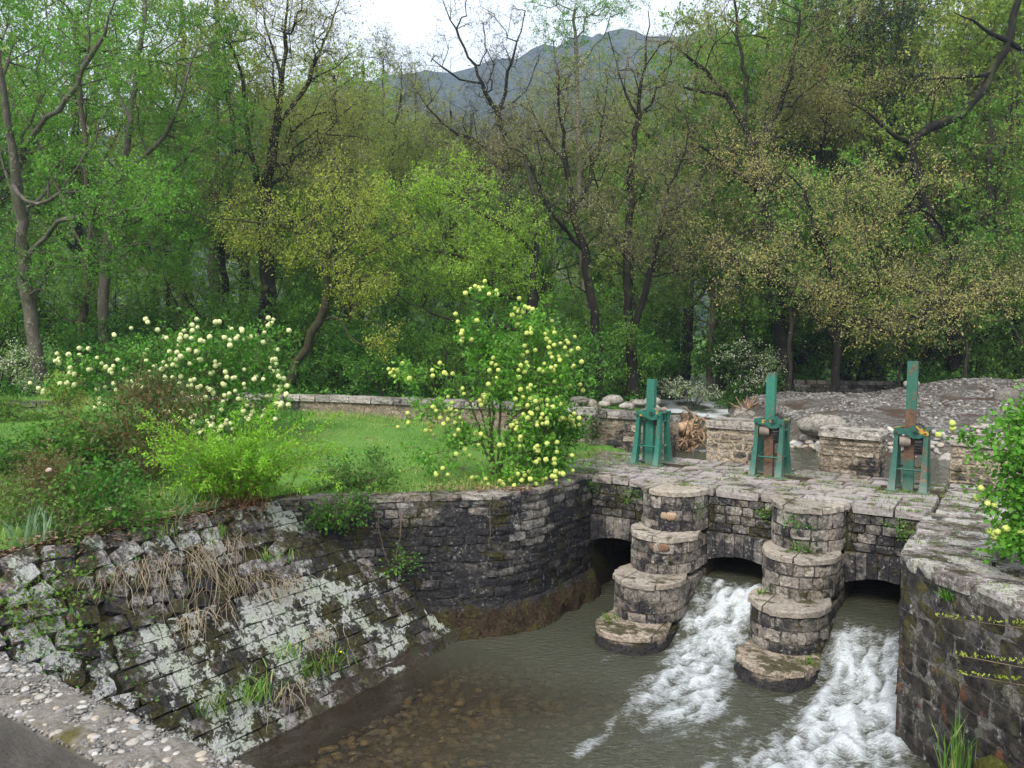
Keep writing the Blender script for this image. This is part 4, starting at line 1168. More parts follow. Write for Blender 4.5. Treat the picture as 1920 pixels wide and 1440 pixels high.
# ------------------------------------------------------------------ gravel bank upstream
def edge_dist(X, Y):
    P = np.c_[X, Y]; best = np.full(len(X), 1e9)
    for a, b in zip(EDGE[:-1], EDGE[1:]):
        a = np.array(a); b = np.array(b); d = b - a; t = np.clip(((P - a) @ d) / (d @ d), 0, 1)
        best = np.minimum(best, np.linalg.norm(P - a - t[:, None] * d, axis=1))
    return best
RIDGE = [(7.0, -.05), (8.0, .26), (8.8, .40), (10.0, .80), (10.9, .62), (11.8, .62), (13.7, .98), (15.1, 1.18), (17.3, 1.28), (24, 1.35)]
def gravel_z(X, Y):
    d = edge_dist(X, Y)
    h = np.interp(X, [a for a, _ in RIDGE], [b for _, b in RIDGE])
    k = np.interp(Y, [18, 20.5, 24, 26.5, 29, 32], [.22, .30, .72, 1.0, .62, .25])
    low = -.45 + .62 * np.clip(d / 1.1, 0, 1) ** .8
    z = np.maximum(low, np.minimum(h * k, low + .20 * np.clip(d - .6, 0, 9)))
    return z + .05 * vnoise(np.c_[X, Y, 0 * X], .9, 33, 3) * np.clip(d, 0, 1)
gx = np.arange(6.7, 24, .14); gy = np.arange(17.0, 33, .14); A1, B1 = np.meshgrid(gx, gy); X = A1.ravel(); Y = B1.ravel()
def in_bank(X, Y): return inpoly(np.c_[X, Y], EDGE + [(24, 34), (24, 16.8), xy(9.6, 2.9)])
zg = np.where(in_bank(X, Y), gravel_z(X, Y), -.95)
N = NT('gravel_ground'); a_ = N.voro(16, out='Color'); b_ = N.voro(16); c_ = N.noise(1.1, 4)
gc = N.mix(N.rng(N.sep(a_)[0], 0, 1), (.055, .048, .042), (.15, .135, .12))
gc = N.mix(N.rng(c_, .46, .60), gc, (.062, .042, .029))
M_GB = N.done(N.bsdf(gc, .95, N.bump(N.math('MULTIPLY', b_, -1.0), .9, .04), .15))
mb = MB(); mb.add(np.c_[X, Y, zg], grid_faces(len(gy), len(gx)))
gbank = tag(link('gravel_bank', mb.mesh('gravel_bank', M_GB)), kind='structure')
n = 21000; X = r.uniform(6.8, 20, n); Y = 17.3 + 13 * r.random(n) ** 1.2; k = in_bank(X, Y) & (edge_dist(X, Y) > .9); X = X[k]; Y = Y[k]; k = vnoise(np.c_[X, Y, 0 * X], 1.1, 3, 2) < .45; X = X[k]; Y = Y[k]
mb = MB(); scatter(mb, PEBL, np.c_[X, Y, gravel_z(X, Y) + .005], r.uniform(.02, .064, len(X)) * np.where(r.random(len(X)) < .08, 1.8, 1), r)
tag(link('gravel', mb.mesh('gravel', M_GRAVEL), gbank), kind='stuff')
b_ms = []
for V, F in PEB:
    b = MB(); b.add(V, F); b_ms.append(b.mesh('cobble', M_PEB))
# washed cobbles stacked at the water's edge
P_, s_ = arclen(EDGE[:5]); c = 0
while c < 270:
    t = r.uniform(0, s_[-1] - .5); d = r.uniform(.0, 1.0); A = at(P_, s_, t); B = at(P_, s_, t + .05); v = (B - A) / np.linalg.norm(B - A); nn = np.array([v[1], -v[0]])
    p = A + nn * d; sz = r.uniform(.05, .105)
    z_ = float(gravel_z(np.array([p[0]]), np.array([p[1]]))[0])
    put(b_ms[r.integers(6)], 'cobble', gbank, (p[0], p[1], z_ + sz * .3), r.uniform(0, 6.28), (sz * r.uniform(1, 1.5), sz, sz * r.uniform(.55, .8)), (r.normal(0, .3), r.normal(0, .3))); c += 1
TREES = [
 {'name': 'ash', 'r0': 0.188, 'lines': [[[-13.85, 23.5, 0.48], [-14.02, 23.5, 1.65], [-14.24, 23.5, 3.21], [-14.35, 23.5, 4.6], [-14.36, 23.5, 5.53], [-14.28, 23.2, 6.69], [-14.26, 22.9, 7.82], [-14.28, 22.5, 9.46], [-14.68, 22.5, 11.32]], [[-14.34, 23.5, 5.07], [-14.82, 24.0, 6.07], [-15.51, 24.5, 7.42], [-16.21, 25.0, 9.14]], [[-14.34, 23.5, 6.75], [-14.21, 23.5, 7.37], [-14.2, 23.2, 7.78], [-13.01, 22.7, 8.16], [-12.3, 22.5, 8.84], [-11.81, 22.3, 9.43], [-11.62, 22.1, 10.36], [-11.36, 21.9, 11.68]], [[-14.51, 22.9, 6.51], [-13.95, 22.6, 6.36], [-13.68, 22.4, 5.88], [-13.27, 22.2, 5.64], [-12.71, 22.0, 5.83], [-11.82, 21.7, 6.36], [-11.2, 21.5, 7.24], [-11.0, 21.4, 7.77]], [[-11.81, 22.3, 9.43], [-11.07, 22.0, 10.33], [-10.63, 21.7, 11.19]], [[-14.36, 23.5, 5.68], [-14.48, 24.5, 6.16], [-14.39, 25.5, 7.16], [-14.31, 26.0, 8.45]]], 'blobs': [[-13.35, 23.5, 11.16, 2.28, 1.32, 1.77, 107], [-13.99, 23.5, 9.5, 1.71, 1.0, 1.38, 50], [-11.83, 22.0, 6.49, 1.07, 0.7, 1.11, 50], [-13.01, 23.0, 4.57, 1.67, 0.92, 1.15, 86], [-11.33, 22.5, 9.65, 1.45, 1.02, 1.69, 79], [-10.68, 22.0, 5.94, 1.59, 0.82, 0.92, 107], [-14.59, 23.5, 10.84, 1.33, 0.88, 1.38, 43], [-13.08, 23.5, 8.3, 1.71, 0.94, 1.18, 57], [-15.55, 23.5, 8.71, 1.13, 1.38, 3.15, 43]], 'mat': 'ash', 'label': 'tall ash at the wood edge with a curling yellow lichened limb', 'leaf': 0.085, 'nl': 21},
 {'name': 'ash', 'r0': 0.167, 'lines': [[[-12.94, 25.5, 0.37], [-12.99, 25.5, 2.32], [-12.99, 25.5, 4.01], [-12.81, 25.5, 5.52], [-12.46, 25.5, 7.19], [-12.1, 25.5, 8.85], [-11.8, 25.5, 10.83], [-11.65, 25.5, 12.94]], [[-12.9, 25.5, 4.68], [-13.14, 25.0, 5.45], [-13.1, 24.5, 6.66], [-13.17, 24.5, 7.77]], [[-12.46, 25.5, 7.19], [-10.75, 24.5, 7.97], [-9.89, 24.0, 9.11], [-9.41, 24.0, 10.66]], [[-12.1, 25.5, 8.85], [-12.89, 26.1, 10.35], [-13.2, 26.4, 11.96]], [[-12.81, 25.5, 5.52], [-10.84, 24.3, 5.87], [-9.63, 23.7, 5.95], [-8.77, 23.5, 5.47]]], 'blobs': [[-11.17, 25.5, 11.33, 2.06, 1.29, 1.92, 136], [-10.02, 24.3, 9.04, 1.77, 0.97, 1.22, 115], [-8.95, 24.0, 8.04, 1.17, 0.77, 1.21, 86], [-11.46, 25.0, 7.92, 1.42, 0.87, 1.25, 72], [-9.71, 23.9, 6.6, 1.73, 0.83, 0.81, 93], [-10.77, 24.5, 5.26, 2.18, 1.01, 0.92, 107], [-9.6, 24.0, 4.74, 0.97, 0.58, 0.81, 50], [-12.32, 25.5, 12.93, 2.67, 1.36, 1.49, 86], [-9.5, 25.5, 11.68, 1.23, 0.82, 1.28, 57]], 'mat': 'ash', 'label': 'broad fresh green ash behind the left snowball bush, slim trunk', 'leaf': 0.085, 'nl': 21},
 {'name': 'ash', 'r0': 0.139, 'lines': [[[-14.61, 27.0, 0.25], [-14.44, 27.0, 2.32], [-14.38, 27.0, 4.11], [-14.18, 27.0, 5.88], [-14.34, 27.0, 8.0], [-14.49, 27.0, 10.09], [-14.64, 27.0, 12.51]], [[-14.38, 27.0, 4.82], [-15.35, 27.5, 6.66], [-16.16, 28.0, 8.19]]], 'blobs': [[-14.57, 27.0, 3.39, 1.74, 0.86, 0.91, 64], [-15.93, 29.0, 11.78, 2.57, 1.7, 2.68, 121], [-15.15, 29.0, 13.65, 2.81, 1.55, 1.95, 97], [-15.82, 27.0, 4.08, 1.53, 0.86, 1.13, 56]], 'mat': 'ash2', 'label': 'slim ash between the lichened ash and the broad green ash', 'leaf': 0.085, 'nl': 18},
 {'name': 'elm', 'r0': 0.229, 'lines': [[[-8.65, 27.0, 0.25], [-8.48, 26.8, 2.06], [-8.2, 27.0, 3.5], [-8.37, 27.0, 5.1], [-8.3, 27.0, 6.51], [-8.21, 27.0, 7.92], [-7.91, 27.0, 9.33], [-7.73, 27.0, 11.07], [-7.6, 27.0, 13.48]], [[-8.3, 27.0, 6.51], [-8.63, 26.4, 7.96], [-8.77, 26.2, 9.43], [-8.94, 26.4, 11.02], [-9.74, 26.6, 12.43]], [[-8.21, 27.0, 7.92], [-7.16, 26.4, 7.98], [-6.06, 25.8, 7.44], [-4.98, 25.5, 7.45]], [[-7.91, 27.0, 9.33], [-7.19, 27.5, 10.54], [-6.75, 27.9, 11.92], [-6.32, 28.0, 13.21]], [[-7.73, 27.0, 10.72], [-8.39, 27.6, 12.14], [-8.79, 28.0, 13.71]], [[-8.33, 27.0, 5.98], [-7.3, 26.0, 5.85], [-6.03, 25.0, 6.06], [-5.33, 24.8, 7.17]], [[-8.63, 26.4, 7.96], [-9.19, 26.0, 8.36], [-9.87, 26.0, 8.69]]], 'blobs': [[-8.83, 27.0, 11.91, 1.96, 1.37, 2.26, 151], [-7.24, 27.0, 11.25, 2.18, 1.44, 2.26, 165], [-9.18, 27.0, 9.13, 1.74, 1.15, 1.8, 86], [-7.23, 27.0, 8.99, 2.18, 1.22, 1.58, 130], [-5.99, 27.0, 9.53, 1.31, 0.86, 1.36, 79], [-7.95, 27.0, 13.31, 2.4, 1.22, 1.36, 107], [-5.93, 26.0, 7.57, 1.46, 0.83, 1.09, 79], [-8.47, 27.0, 7.74, 1.31, 0.86, 1.36, 43], [-6.36, 27.0, 11.78, 0.87, 0.86, 1.8, 43], [-10.24, 27.0, 10.33, 1.09, 1.01, 2.03, 43]], 'tl': 0.6, 'taper': 0.15, 'mat': 'elm', 'label': 'dark-limbed elm with thin olive leaves behind the left snowball bush', 'leaf': 0.075, 'nl': 13},
 {'name': 'elm', 'r0': 0.148, 'lines': [[[-10.66, 30.0, 0.12], [-10.67, 30.0, 2.42], [-10.81, 30.0, 4.41], [-10.96, 30.0, 5.59], [-10.6, 30.0, 7.56], [-10.3, 30.0, 8.73], [-10.6, 30.0, 10.67], [-10.79, 30.0, 12.98]], [[-10.6, 30.0, 7.56], [-10.01, 30.0, 8.93], [-9.61, 30.0, 11.07]], [[-10.85, 30.0, 5.19], [-11.4, 29.5, 6.29], [-12.16, 29.0, 6.78]]], 'blobs': [[-10.8, 30.0, 7.16, 1.69, 0.96, 1.25, 50], [-10.79, 30.0, 12.21, 1.69, 1.36, 2.51, 79], [-11.8, 29.0, 3.54, 1.64, 0.77, 0.73, 35]], 'tl': 0.6, 'taper': 0.15, 'mat': 'elm', 'label': 'elm with a pale straight lower trunk rising behind the left snowball bush', 'leaf': 0.075, 'nl': 13},
 {'name': 'maple', 'r0': 0.133, 'lines': [[[-6.81, 24.0, 0.68], [-6.35, 23.9, 1.65], [-5.92, 23.8, 2.34], [-5.61, 23.7, 2.86], [-5.39, 23.7, 3.68], [-5.55, 23.8, 4.63], [-6.08, 23.6, 5.22], [-6.82, 23.2, 5.46]], [[-5.46, 24.0, 3.7], [-4.71, 23.4, 4.44], [-3.87, 23.0, 4.87], [-2.94, 22.8, 5.31]], [[-5.59, 24.0, 4.65], [-4.89, 23.5, 5.53], [-4.57, 23.4, 6.44]], [[-6.18, 24.0, 5.27], [-5.95, 24.0, 6.21], [-5.48, 24.0, 7.0]], [[-5.68, 24.0, 2.87], [-4.81, 23.2, 2.89], [-4.88, 22.8, 2.27], [-4.55, 22.7, 1.94], [-4.08, 22.6, 1.98]], [[-6.82, 23.2, 5.46], [-7.67, 23.0, 5.64], [-8.4, 22.9, 5.54]]], 'blobs': [[-5.69, 23.6, 5.84, 2.29, 1.07, 0.99, 118], [-7.4, 23.1, 5.58, 1.58, 0.7, 0.54, 66], [-4.18, 23.0, 5.02, 1.49, 0.83, 1.05, 97], [-4.62, 23.0, 3.65, 1.11, 0.61, 0.76, 46], [-3.97, 22.8, 3.04, 0.83, 0.58, 0.95, 30], [-5.05, 23.5, 6.76, 1.52, 0.75, 0.8, 46], [-6.26, 23.4, 4.73, 1.13, 0.56, 0.59, 30], [-4.61, 22.6, 2.05, 0.91, 0.37, 0.22, 15], [-3.33, 22.6, 2.6, 0.55, 0.27, 0.29, 5], [-6.6, 23.5, 4.11, 0.95, 0.5, 0.59, 12]], 'tl': 0.45, 'mat': 'maple', 'label': 'leaning small maple with a mossy trunk and yellow-green leaves by the wall', 'leaf': 0.075, 'nl': 18},
 {'name': 'hornbeam', 'r0': 0.153, 'lines': [[[0.77, 26.0, 0.39], [0.51, 26.0, 1.34], [0.42, 26.0, 2.73], [0.6, 26.0, 3.85], [0.72, 26.0, 4.96], [0.8, 25.8, 5.79], [0.58, 25.8, 6.8], [0.31, 26.0, 8.01]], [[0.72, 26.0, 4.96], [-0.08, 25.2, 5.69], [-1.07, 24.8, 6.11], [-2.04, 24.6, 6.7], [-2.38, 24.6, 7.34]], [[0.6, 26.0, 3.85], [-0.4, 25.2, 4.53], [-1.53, 24.6, 4.78], [-2.65, 24.4, 4.9]], [[0.42, 26.0, 2.47], [-0.54, 25.5, 2.73], [-1.38, 25.3, 2.75], [-2.05, 25.3, 2.84], [-2.75, 25.5, 3.09], [-3.5, 26.0, 3.52], [-4.1, 26.0, 3.77]], [[0.81, 26.0, 5.82], [1.28, 26.0, 6.34], [1.61, 26.0, 7.19]], [[0.42, 26.0, 2.73], [0.06, 26.0, 3.58], [-0.1, 26.0, 4.61], [-0.05, 26.0, 5.8]]], 'blobs': [[-2.22, 24.8, 6.41, 1.9, 0.99, 1.14, 165], [-2.84, 24.6, 5.08, 1.98, 0.98, 1.03, 158], [-1.05, 24.8, 4.97, 1.8, 0.89, 0.93, 144], [-1.9, 24.8, 7.23, 1.2, 0.66, 0.83, 64], [-0.42, 25.4, 5.71, 1.23, 0.68, 0.85, 64], [-1.22, 25.0, 4.17, 1.61, 0.73, 0.63, 79], [1.12, 26.0, 5.65, 1.06, 0.55, 0.65, 28], [-3.39, 25.0, 6.1, 1.21, 0.8, 1.25, 64], [-2.44, 25.7, 3.78, 1.86, 0.73, 0.34, 35]], 'mat': 'hornbeam', 'label': 'bright lime green hornbeam spreading behind the middle snowball bush', 'leaf': 0.075, 'nl': 20},
 {'name': 'oak', 'r0': 0.162, 'lines': [[[3.15, 28.0, 0.24], [3.04, 28.0, 1.88], [2.77, 28.0, 3.73], [2.42, 28.0, 5.39], [2.03, 28.0, 6.67], [1.75, 28.0, 8.3], [1.49, 28.0, 10.29], [1.37, 28.0, 11.73]], [[2.42, 28.0, 5.39], [1.54, 27.5, 6.22], [0.79, 27.2, 7.23], [0.32, 27.2, 8.46]], [[2.03, 28.0, 6.67], [2.68, 28.4, 8.04], [3.04, 28.6, 9.75], [3.19, 28.6, 11.41]], [[1.75, 28.0, 8.3], [0.96, 28.0, 9.2], [0.39, 28.0, 10.45]], [[2.77, 28.0, 3.73], [1.83, 28.5, 4.5], [1.44, 28.5, 4.87]]], 'blobs': [[0.6, 27.5, 8.18, 1.99, 1.21, 1.74, 152], [1.87, 28.0, 9.58, 1.8, 1.27, 2.11, 171], [2.98, 28.0, 9.41, 1.35, 1.12, 2.11, 98], [-0.14, 27.5, 9.23, 1.55, 0.88, 1.15, 72], [1.74, 27.7, 6.25, 1.79, 0.89, 0.93, 72], [2.02, 28.0, 11.38, 1.12, 0.75, 1.16, 44]], 'tl': 0.7, 'taper': 0.1, 'mat': 'oak_brown', 'label': 'dark oak with brown young leaves, left of the pair behind the first gate', 'leaf': 0.07, 'nl': 11},
 {'name': 'oak', 'r0': 0.202, 'lines': [[[4.35, 28.5, 0.18], [4.21, 28.5, 1.89], [4.07, 28.5, 3.78], [3.92, 28.5, 5.28], [4.13, 28.5, 6.78], [4.0, 28.5, 8.26], [4.24, 28.5, 10.11], [4.47, 28.5, 11.95], [4.52, 28.5, 13.77]], [[4.2, 28.5, 2.27], [4.53, 28.2, 3.77], [4.85, 28.0, 4.88], [4.99, 28.0, 6.35], [5.39, 27.9, 7.8], [5.9, 27.9, 9.43]], [[3.92, 28.5, 5.28], [3.36, 29.1, 6.48], [2.99, 29.5, 7.69], [2.69, 29.7, 9.27]], [[4.13, 28.5, 6.78], [4.92, 29.5, 8.3], [5.33, 29.8, 9.72]], [[4.24, 28.5, 10.11], [3.55, 28.5, 11.57], [3.14, 28.5, 13.02]]], 'blobs': [[3.45, 28.5, 7.7, 1.84, 1.22, 1.9, 126], [4.72, 28.0, 6.16, 1.58, 0.97, 1.4, 108], [5.59, 28.0, 8.18, 1.35, 1.05, 1.87, 116], [3.95, 28.5, 10.48, 1.84, 1.29, 2.15, 134], [4.83, 28.5, 12.32, 1.84, 1.22, 1.9, 108], [3.61, 27.9, 5.4, 1.35, 0.63, 0.58, 36], [6.0, 27.9, 5.8, 1.12, 0.82, 1.4, 54]], 'tl': 0.7, 'taper': 0.1, 'mat': 'oak_brown', 'label': 'stout dark oak with brown young leaves growing behind the first gate', 'leaf': 0.07, 'nl': 11},
 {'name': 'alder', 'r0': 0.175, 'lines': [[[0.13, 36.0, -0.2], [-0.11, 36.0, 4.11], [-0.17, 36.0, 7.42], [-0.45, 36.0, 10.24], [-0.74, 36.0, 12.21], [-1.52, 36.0, 13.47], [-2.12, 36.0, 14.62], [-2.85, 36.0, 15.99], [-3.33, 36.0, 17.13]], [[-0.74, 36.0, 12.21], [-0.42, 36.0, 13.95], [-0.06, 36.0, 15.11], [0.31, 36.0, 16.73]], [[-0.45, 36.0, 10.24], [-1.6, 36.0, 10.92], [-2.79, 36.0, 11.36], [-3.98, 36.0, 12.51]], [[-1.52, 36.0, 13.47], [-2.58, 36.0, 13.69], [-3.77, 36.0, 14.59]], [[-0.74, 36.0, 12.21], [0.49, 36.0, 13.28], [0.94, 36.0, 14.67]]], 'blobs': [[-2.24, 36.0, 14.85, 2.04, 1.44, 2.41, 97], [-0.48, 36.0, 15.11, 1.45, 1.25, 2.41, 64], [-2.57, 36.0, 12.76, 2.32, 1.15, 1.21, 89], [-0.68, 36.0, 12.79, 1.74, 0.96, 1.21, 48], [0.48, 36.0, 13.97, 0.87, 0.77, 1.5, 24], [-3.25, 36.0, 10.66, 2.04, 1.06, 1.21, 48], [-0.98, 36.0, 16.94, 1.74, 0.96, 1.21, 32]], 'tl': 0.6, 'taper': 0.12, 'mat': 'alder', 'label': 'crooked near-bare dark alder standing against the white sky', 'leaf': 0.08, 'nl': 5},
 {'name': 'oak', 'r0': 0.282, 'lines': [[[11.03, 32.0, 0.25], [10.76, 32.0, 1.96], [10.45, 32.0, 4.07], [10.1, 32.0, 6.39], [9.74, 32.0, 8.26], [9.35, 32.0, 9.92], [8.96, 32.0, 10.95], [8.19, 32.0, 12.07], [7.32, 32.0, 12.98], [6.26, 32.0, 13.78]], [[8.96, 32.0, 10.95], [9.12, 32.4, 12.73], [8.81, 32.6, 14.46], [8.59, 32.8, 16.41]], [[9.74, 32.0, 8.26], [8.7, 31.2, 8.71], [7.35, 30.8, 9.2], [6.3, 30.6, 8.94]], [[10.1, 32.0, 6.39], [11.45, 32.5, 7.96], [12.36, 32.8, 9.73], [12.78, 33.0, 11.92]], [[9.35, 32.0, 9.92], [10.15, 31.5, 11.24], [10.63, 31.3, 13.0], [10.77, 31.3, 15.0]], [[8.19, 32.0, 12.07], [6.82, 31.5, 12.0], [5.52, 31.2, 12.28]], [[10.44, 32.0, 4.5], [9.43, 31.2, 5.25], [8.45, 30.6, 4.77], [8.63, 30.4, 3.56]], [[7.35, 30.8, 9.2], [6.5, 30.4, 7.71], [7.08, 30.2, 6.5]]], 'blobs': [[6.86, 32.0, 14.41, 2.85, 1.45, 1.6, 61], [6.21, 31.5, 11.58, 2.04, 1.09, 1.32, 46], [10.22, 32.0, 13.85, 2.57, 1.62, 2.41, 134], [12.29, 32.0, 14.49, 2.32, 1.45, 2.15, 87], [11.14, 32.0, 11.6, 2.57, 1.37, 1.6, 113], [8.2, 31.0, 9.66, 2.75, 1.24, 1.04, 97], [6.73, 30.6, 8.15, 1.47, 0.9, 1.28, 46], [9.36, 31.2, 7.29, 2.01, 1.0, 1.04, 56], [8.44, 30.6, 5.18, 1.23, 0.9, 1.53, 46], [13.03, 32.0, 11.63, 1.8, 1.11, 1.6, 56], [8.9, 32.0, 16.07, 2.85, 1.37, 1.34, 46], [9.87, 32.0, 11.99, 2.32, 1.11, 1.06, 61]], 'tl': 0.75, 'taper': 0.2, 'mat': 'oak_gold', 'label': 'big oak with gold young leaves, dark trunk rising behind the middle gate', 'leaf': 0.075, 'nl': 17},
 {'name': 'ivy_tree', 'r0': 0.235, 'lines': [[[14.31, 34.0, 0.17], [14.12, 34.0, 2.21], [13.93, 34.0, 4.24], [14.06, 34.0, 6.7], [14.18, 34.0, 9.15], [14.19, 34.0, 11.79], [13.98, 34.0, 14.41], [13.65, 34.0, 17.0]], [[14.06, 34.0, 6.7], [12.87, 34.0, 8.24], [11.94, 34.0, 9.33]], [[14.18, 34.0, 9.15], [15.26, 34.0, 10.27], [16.07, 34.0, 12.26]]], 'blobs': [[14.1, 34.0, 5.59, 1.04, 0.98, 1.99, 343], [14.07, 34.0, 9.15, 1.65, 1.18, 1.99, 370], [14.05, 34.0, 12.67, 1.93, 1.27, 1.99, 263], [13.6, 34.0, 15.49, 2.19, 1.27, 1.7, 211], [11.91, 34.0, 9.99, 1.65, 0.91, 1.14, 144], [14.2, 34.0, 2.89, 0.76, 0.8, 1.7, 158], [15.81, 34.0, 13.13, 1.65, 1.09, 1.7, 118], [15.24, 34.0, 15.95, 1.93, 1.18, 1.7, 144]], 'mat': 'ivy', 'label': 'trunk smothered in dark ivy right of the gold oak', 'leaf': 0.11, 'nl': 14},
 {'name': 'oak', 'r0': 0.269, 'lines': [[[17.41, 31.0, 0.01], [17.07, 31.0, 2.08], [16.71, 31.0, 4.12], [16.21, 31.0, 5.95], [15.79, 31.0, 7.57], [15.19, 31.0, 9.18], [14.87, 31.0, 9.97], [15.7, 31.0, 10.49], [16.7, 31.0, 10.91], [17.58, 31.0, 11.72], [18.08, 31.0, 12.63], [18.59, 31.0, 13.82], [18.89, 31.0, 15.02], [19.16, 31.0, 16.59]], [[14.87, 31.0, 9.97], [13.74, 30.5, 10.53], [12.93, 30.3, 11.14], [12.08, 30.2, 11.39]], [[18.08, 31.0, 12.63], [16.86, 30.7, 12.51], [15.92, 30.6, 12.26], [15.03, 30.6, 12.05], [14.71, 30.6, 12.54]], [[16.13, 31.0, 12.39], [15.73, 31.0, 12.09], [15.55, 31.0, 11.59]], [[18.59, 31.0, 13.82], [19.62, 31.0, 13.44], [20.62, 31.0, 13.66]], [[18.65, 31.0, 13.75], [17.73, 30.6, 14.06], [16.85, 30.3, 14.31], [15.94, 30.0, 14.51]], [[15.79, 31.0, 7.57], [14.05, 29.8, 7.15], [12.36, 29.0, 6.24], [11.1, 28.6, 5.04]], [[16.21, 31.0, 5.95], [14.45, 29.6, 4.79], [13.42, 29.0, 3.77], [12.81, 28.8, 2.61]], [[15.19, 31.0, 9.18], [13.6, 29.8, 8.5], [11.92, 29.0, 7.74], [11.27, 28.7, 6.74], [10.1, 28.5, 5.57]], [[16.21, 31.0, 5.95], [16.55, 30.0, 6.44], [17.16, 29.4, 7.14]], [[16.71, 31.0, 4.12], [17.04, 30.0, 4.47], [17.68, 29.7, 4.07]]], 'blobs': [[12.17, 27.0, 7.2, 2.62, 1.15, 0.91, 118], [10.4, 26.0, 5.64, 1.89, 0.87, 0.76, 77], [8.89, 25.5, 4.71, 1.65, 0.82, 0.85, 51], [7.58, 25.0, 3.98, 1.21, 0.67, 0.84, 30], [12.69, 26.0, 4.48, 2.09, 0.97, 0.86, 97], [11.66, 25.5, 3.07, 1.85, 0.82, 0.64, 72], [14.44, 26.0, 3.82, 1.89, 0.83, 0.65, 66], [10.06, 25.4, 3.97, 1.44, 0.62, 0.46, 46], [16.39, 30.0, 5.65, 2.18, 1.28, 1.76, 87], [15.41, 31.0, 12.48, 1.0, 0.5, 0.52, 15], [12.61, 31.0, 11.54, 1.0, 0.54, 0.65, 15], [16.93, 31.0, 14.79, 0.75, 0.37, 0.39, 7], [15.66, 31.0, 11.39, 0.75, 0.41, 0.52, 7], [18.9, 32.5, 8.93, 2.09, 1.47, 2.44, 72], [17.16, 33.0, 10.71, 2.4, 1.23, 1.38, 30], [19.95, 33.0, 11.4, 1.86, 1.14, 1.66, 30], [14.77, 33.0, 10.89, 2.4, 1.14, 1.11, 30], [8.95, 27.0, 7.68, 1.74, 0.83, 0.8, 41], [8.01, 27.5, 8.48, 1.55, 0.81, 0.92, 36], [16.96, 28.0, 5.63, 1.58, 0.97, 1.4, 46], [6.52, 27.0, 5.87, 1.31, 0.72, 0.91, 30], [16.73, 32.0, 8.59, 2.07, 1.11, 1.34, 61], [16.23, 33.0, 12.19, 2.13, 1.14, 1.38, 30], [13.42, 32.5, 12.41, 2.09, 1.04, 1.09, 41], [17.35, 29.8, 3.87, 1.68, 0.95, 1.24, 56], [11.37, 28.7, 3.91, 1.17, 0.69, 0.96, 25], [14.06, 29.0, 2.44, 1.18, 0.58, 0.6, 20]], 'tl': 0.75, 'taper': 0.42, 'mat': 'oak_gold', 'label': 'wide oak on the right whose thick bent limb climbs out of the picture', 'leaf': 0.075, 'nl': 17},
 {'name': 'oak', 'r0': 0.175, 'lines': [[[20.41, 32.0, 0.41], [20.07, 32.0, 2.96], [19.64, 32.0, 5.07], [18.7, 32.0, 6.95], [19.0, 32.0, 8.62], [19.38, 32.0, 10.29], [19.61, 32.0, 12.15]], [[18.7, 32.0, 6.95], [18.43, 32.4, 8.69], [18.14, 32.6, 10.42]], [[19.64, 32.0, 5.07], [20.62, 32.0, 6.77], [20.92, 32.0, 9.07]]], 'blobs': [[19.55, 32.0, 6.96, 1.8, 1.28, 2.15, 82], [18.33, 32.0, 5.89, 1.55, 1.02, 1.6, 41], [19.78, 32.0, 10.71, 1.3, 1.11, 2.15, 41], [19.92, 32.0, 3.81, 1.55, 1.02, 1.6, 56]], 'tl': 0.75, 'taper': 0.2, 'mat': 'oak_gold', 'label': 'young gold-leaved oak at the right edge of the wood', 'leaf': 0.075, 'nl': 17},
 {'name': 'ash', 'r0': 0.167, 'lines': [[[3.72, 37.0, -0.33], [3.37, 37.0, 4.22], [3.04, 37.0, 8.11], [2.85, 37.0, 11.71], [2.66, 37.0, 14.81], [2.56, 37.0, 17.17]], [[3.01, 37.0, 9.8], [3.94, 37.0, 11.73], [4.61, 37.0, 14.13]], [[2.85, 37.0, 11.71], [1.96, 37.0, 13.37], [1.68, 37.0, 15.26]]], 'blobs': [[2.5, 37.0, 16.46, 2.09, 1.28, 1.86, 115], [3.57, 37.0, 17.18, 1.79, 1.09, 1.55, 72], [3.39, 37.0, 14.58, 1.79, 1.09, 1.55, 57], [2.18, 37.0, 14.56, 0.89, 0.69, 1.24, 28], [6.14, 37.0, 11.29, 1.79, 1.18, 1.86, 64], [5.72, 37.0, 8.63, 1.79, 1.18, 1.86, 57]], 'mat': 'ash', 'label': 'tall green ash far back, its top against the sky by the ridge', 'leaf': 0.085, 'nl': 21},
 {'name': 'poplar', 'r0': 0.139, 'lines': [[[-7.04, 44.0, -1.0], [-7.04, 44.0, 6.16], [-7.15, 44.0, 11.91], [-7.25, 44.0, 17.3]], [[-7.04, 44.0, 6.16], [-6.13, 44.0, 11.07], [-6.27, 44.0, 17.04]], [[-7.12, 44.0, 8.47], [-8.02, 44.0, 11.9], [-8.56, 44.0, 15.59]], [[-7.05, 44.0, 6.74], [-5.4, 44.0, 11.08], [-5.52, 44.0, 17.05]], [[-7.11, 44.0, 7.61], [-9.46, 44.0, 11.02], [-9.06, 44.0, 16.14]]], 'blobs': [[-7.25, 44.0, 16.74, 0.5, 0.87, 2.21, 135], [-6.27, 44.0, 16.47, 0.43, 0.73, 1.85, 112], [-5.51, 44.0, 16.2, 0.43, 0.73, 1.85, 112], [-8.56, 44.0, 15.3, 0.5, 0.75, 1.85, 100], [-9.05, 44.0, 15.29, 0.72, 0.7, 1.47, 67], [-7.16, 44.0, 13.05, 2.13, 1.41, 2.21, 292], [-5.99, 44.0, 11.36, 1.78, 1.29, 2.21, 202], [-9.18, 44.0, 12.73, 1.78, 1.29, 2.21, 180]], 'taper': 0.15, 'mat': 'poplar', 'label': 'slender poplar with upright feathery twigs below the ridge line', 'leaf': 0.09, 'nl': 8},
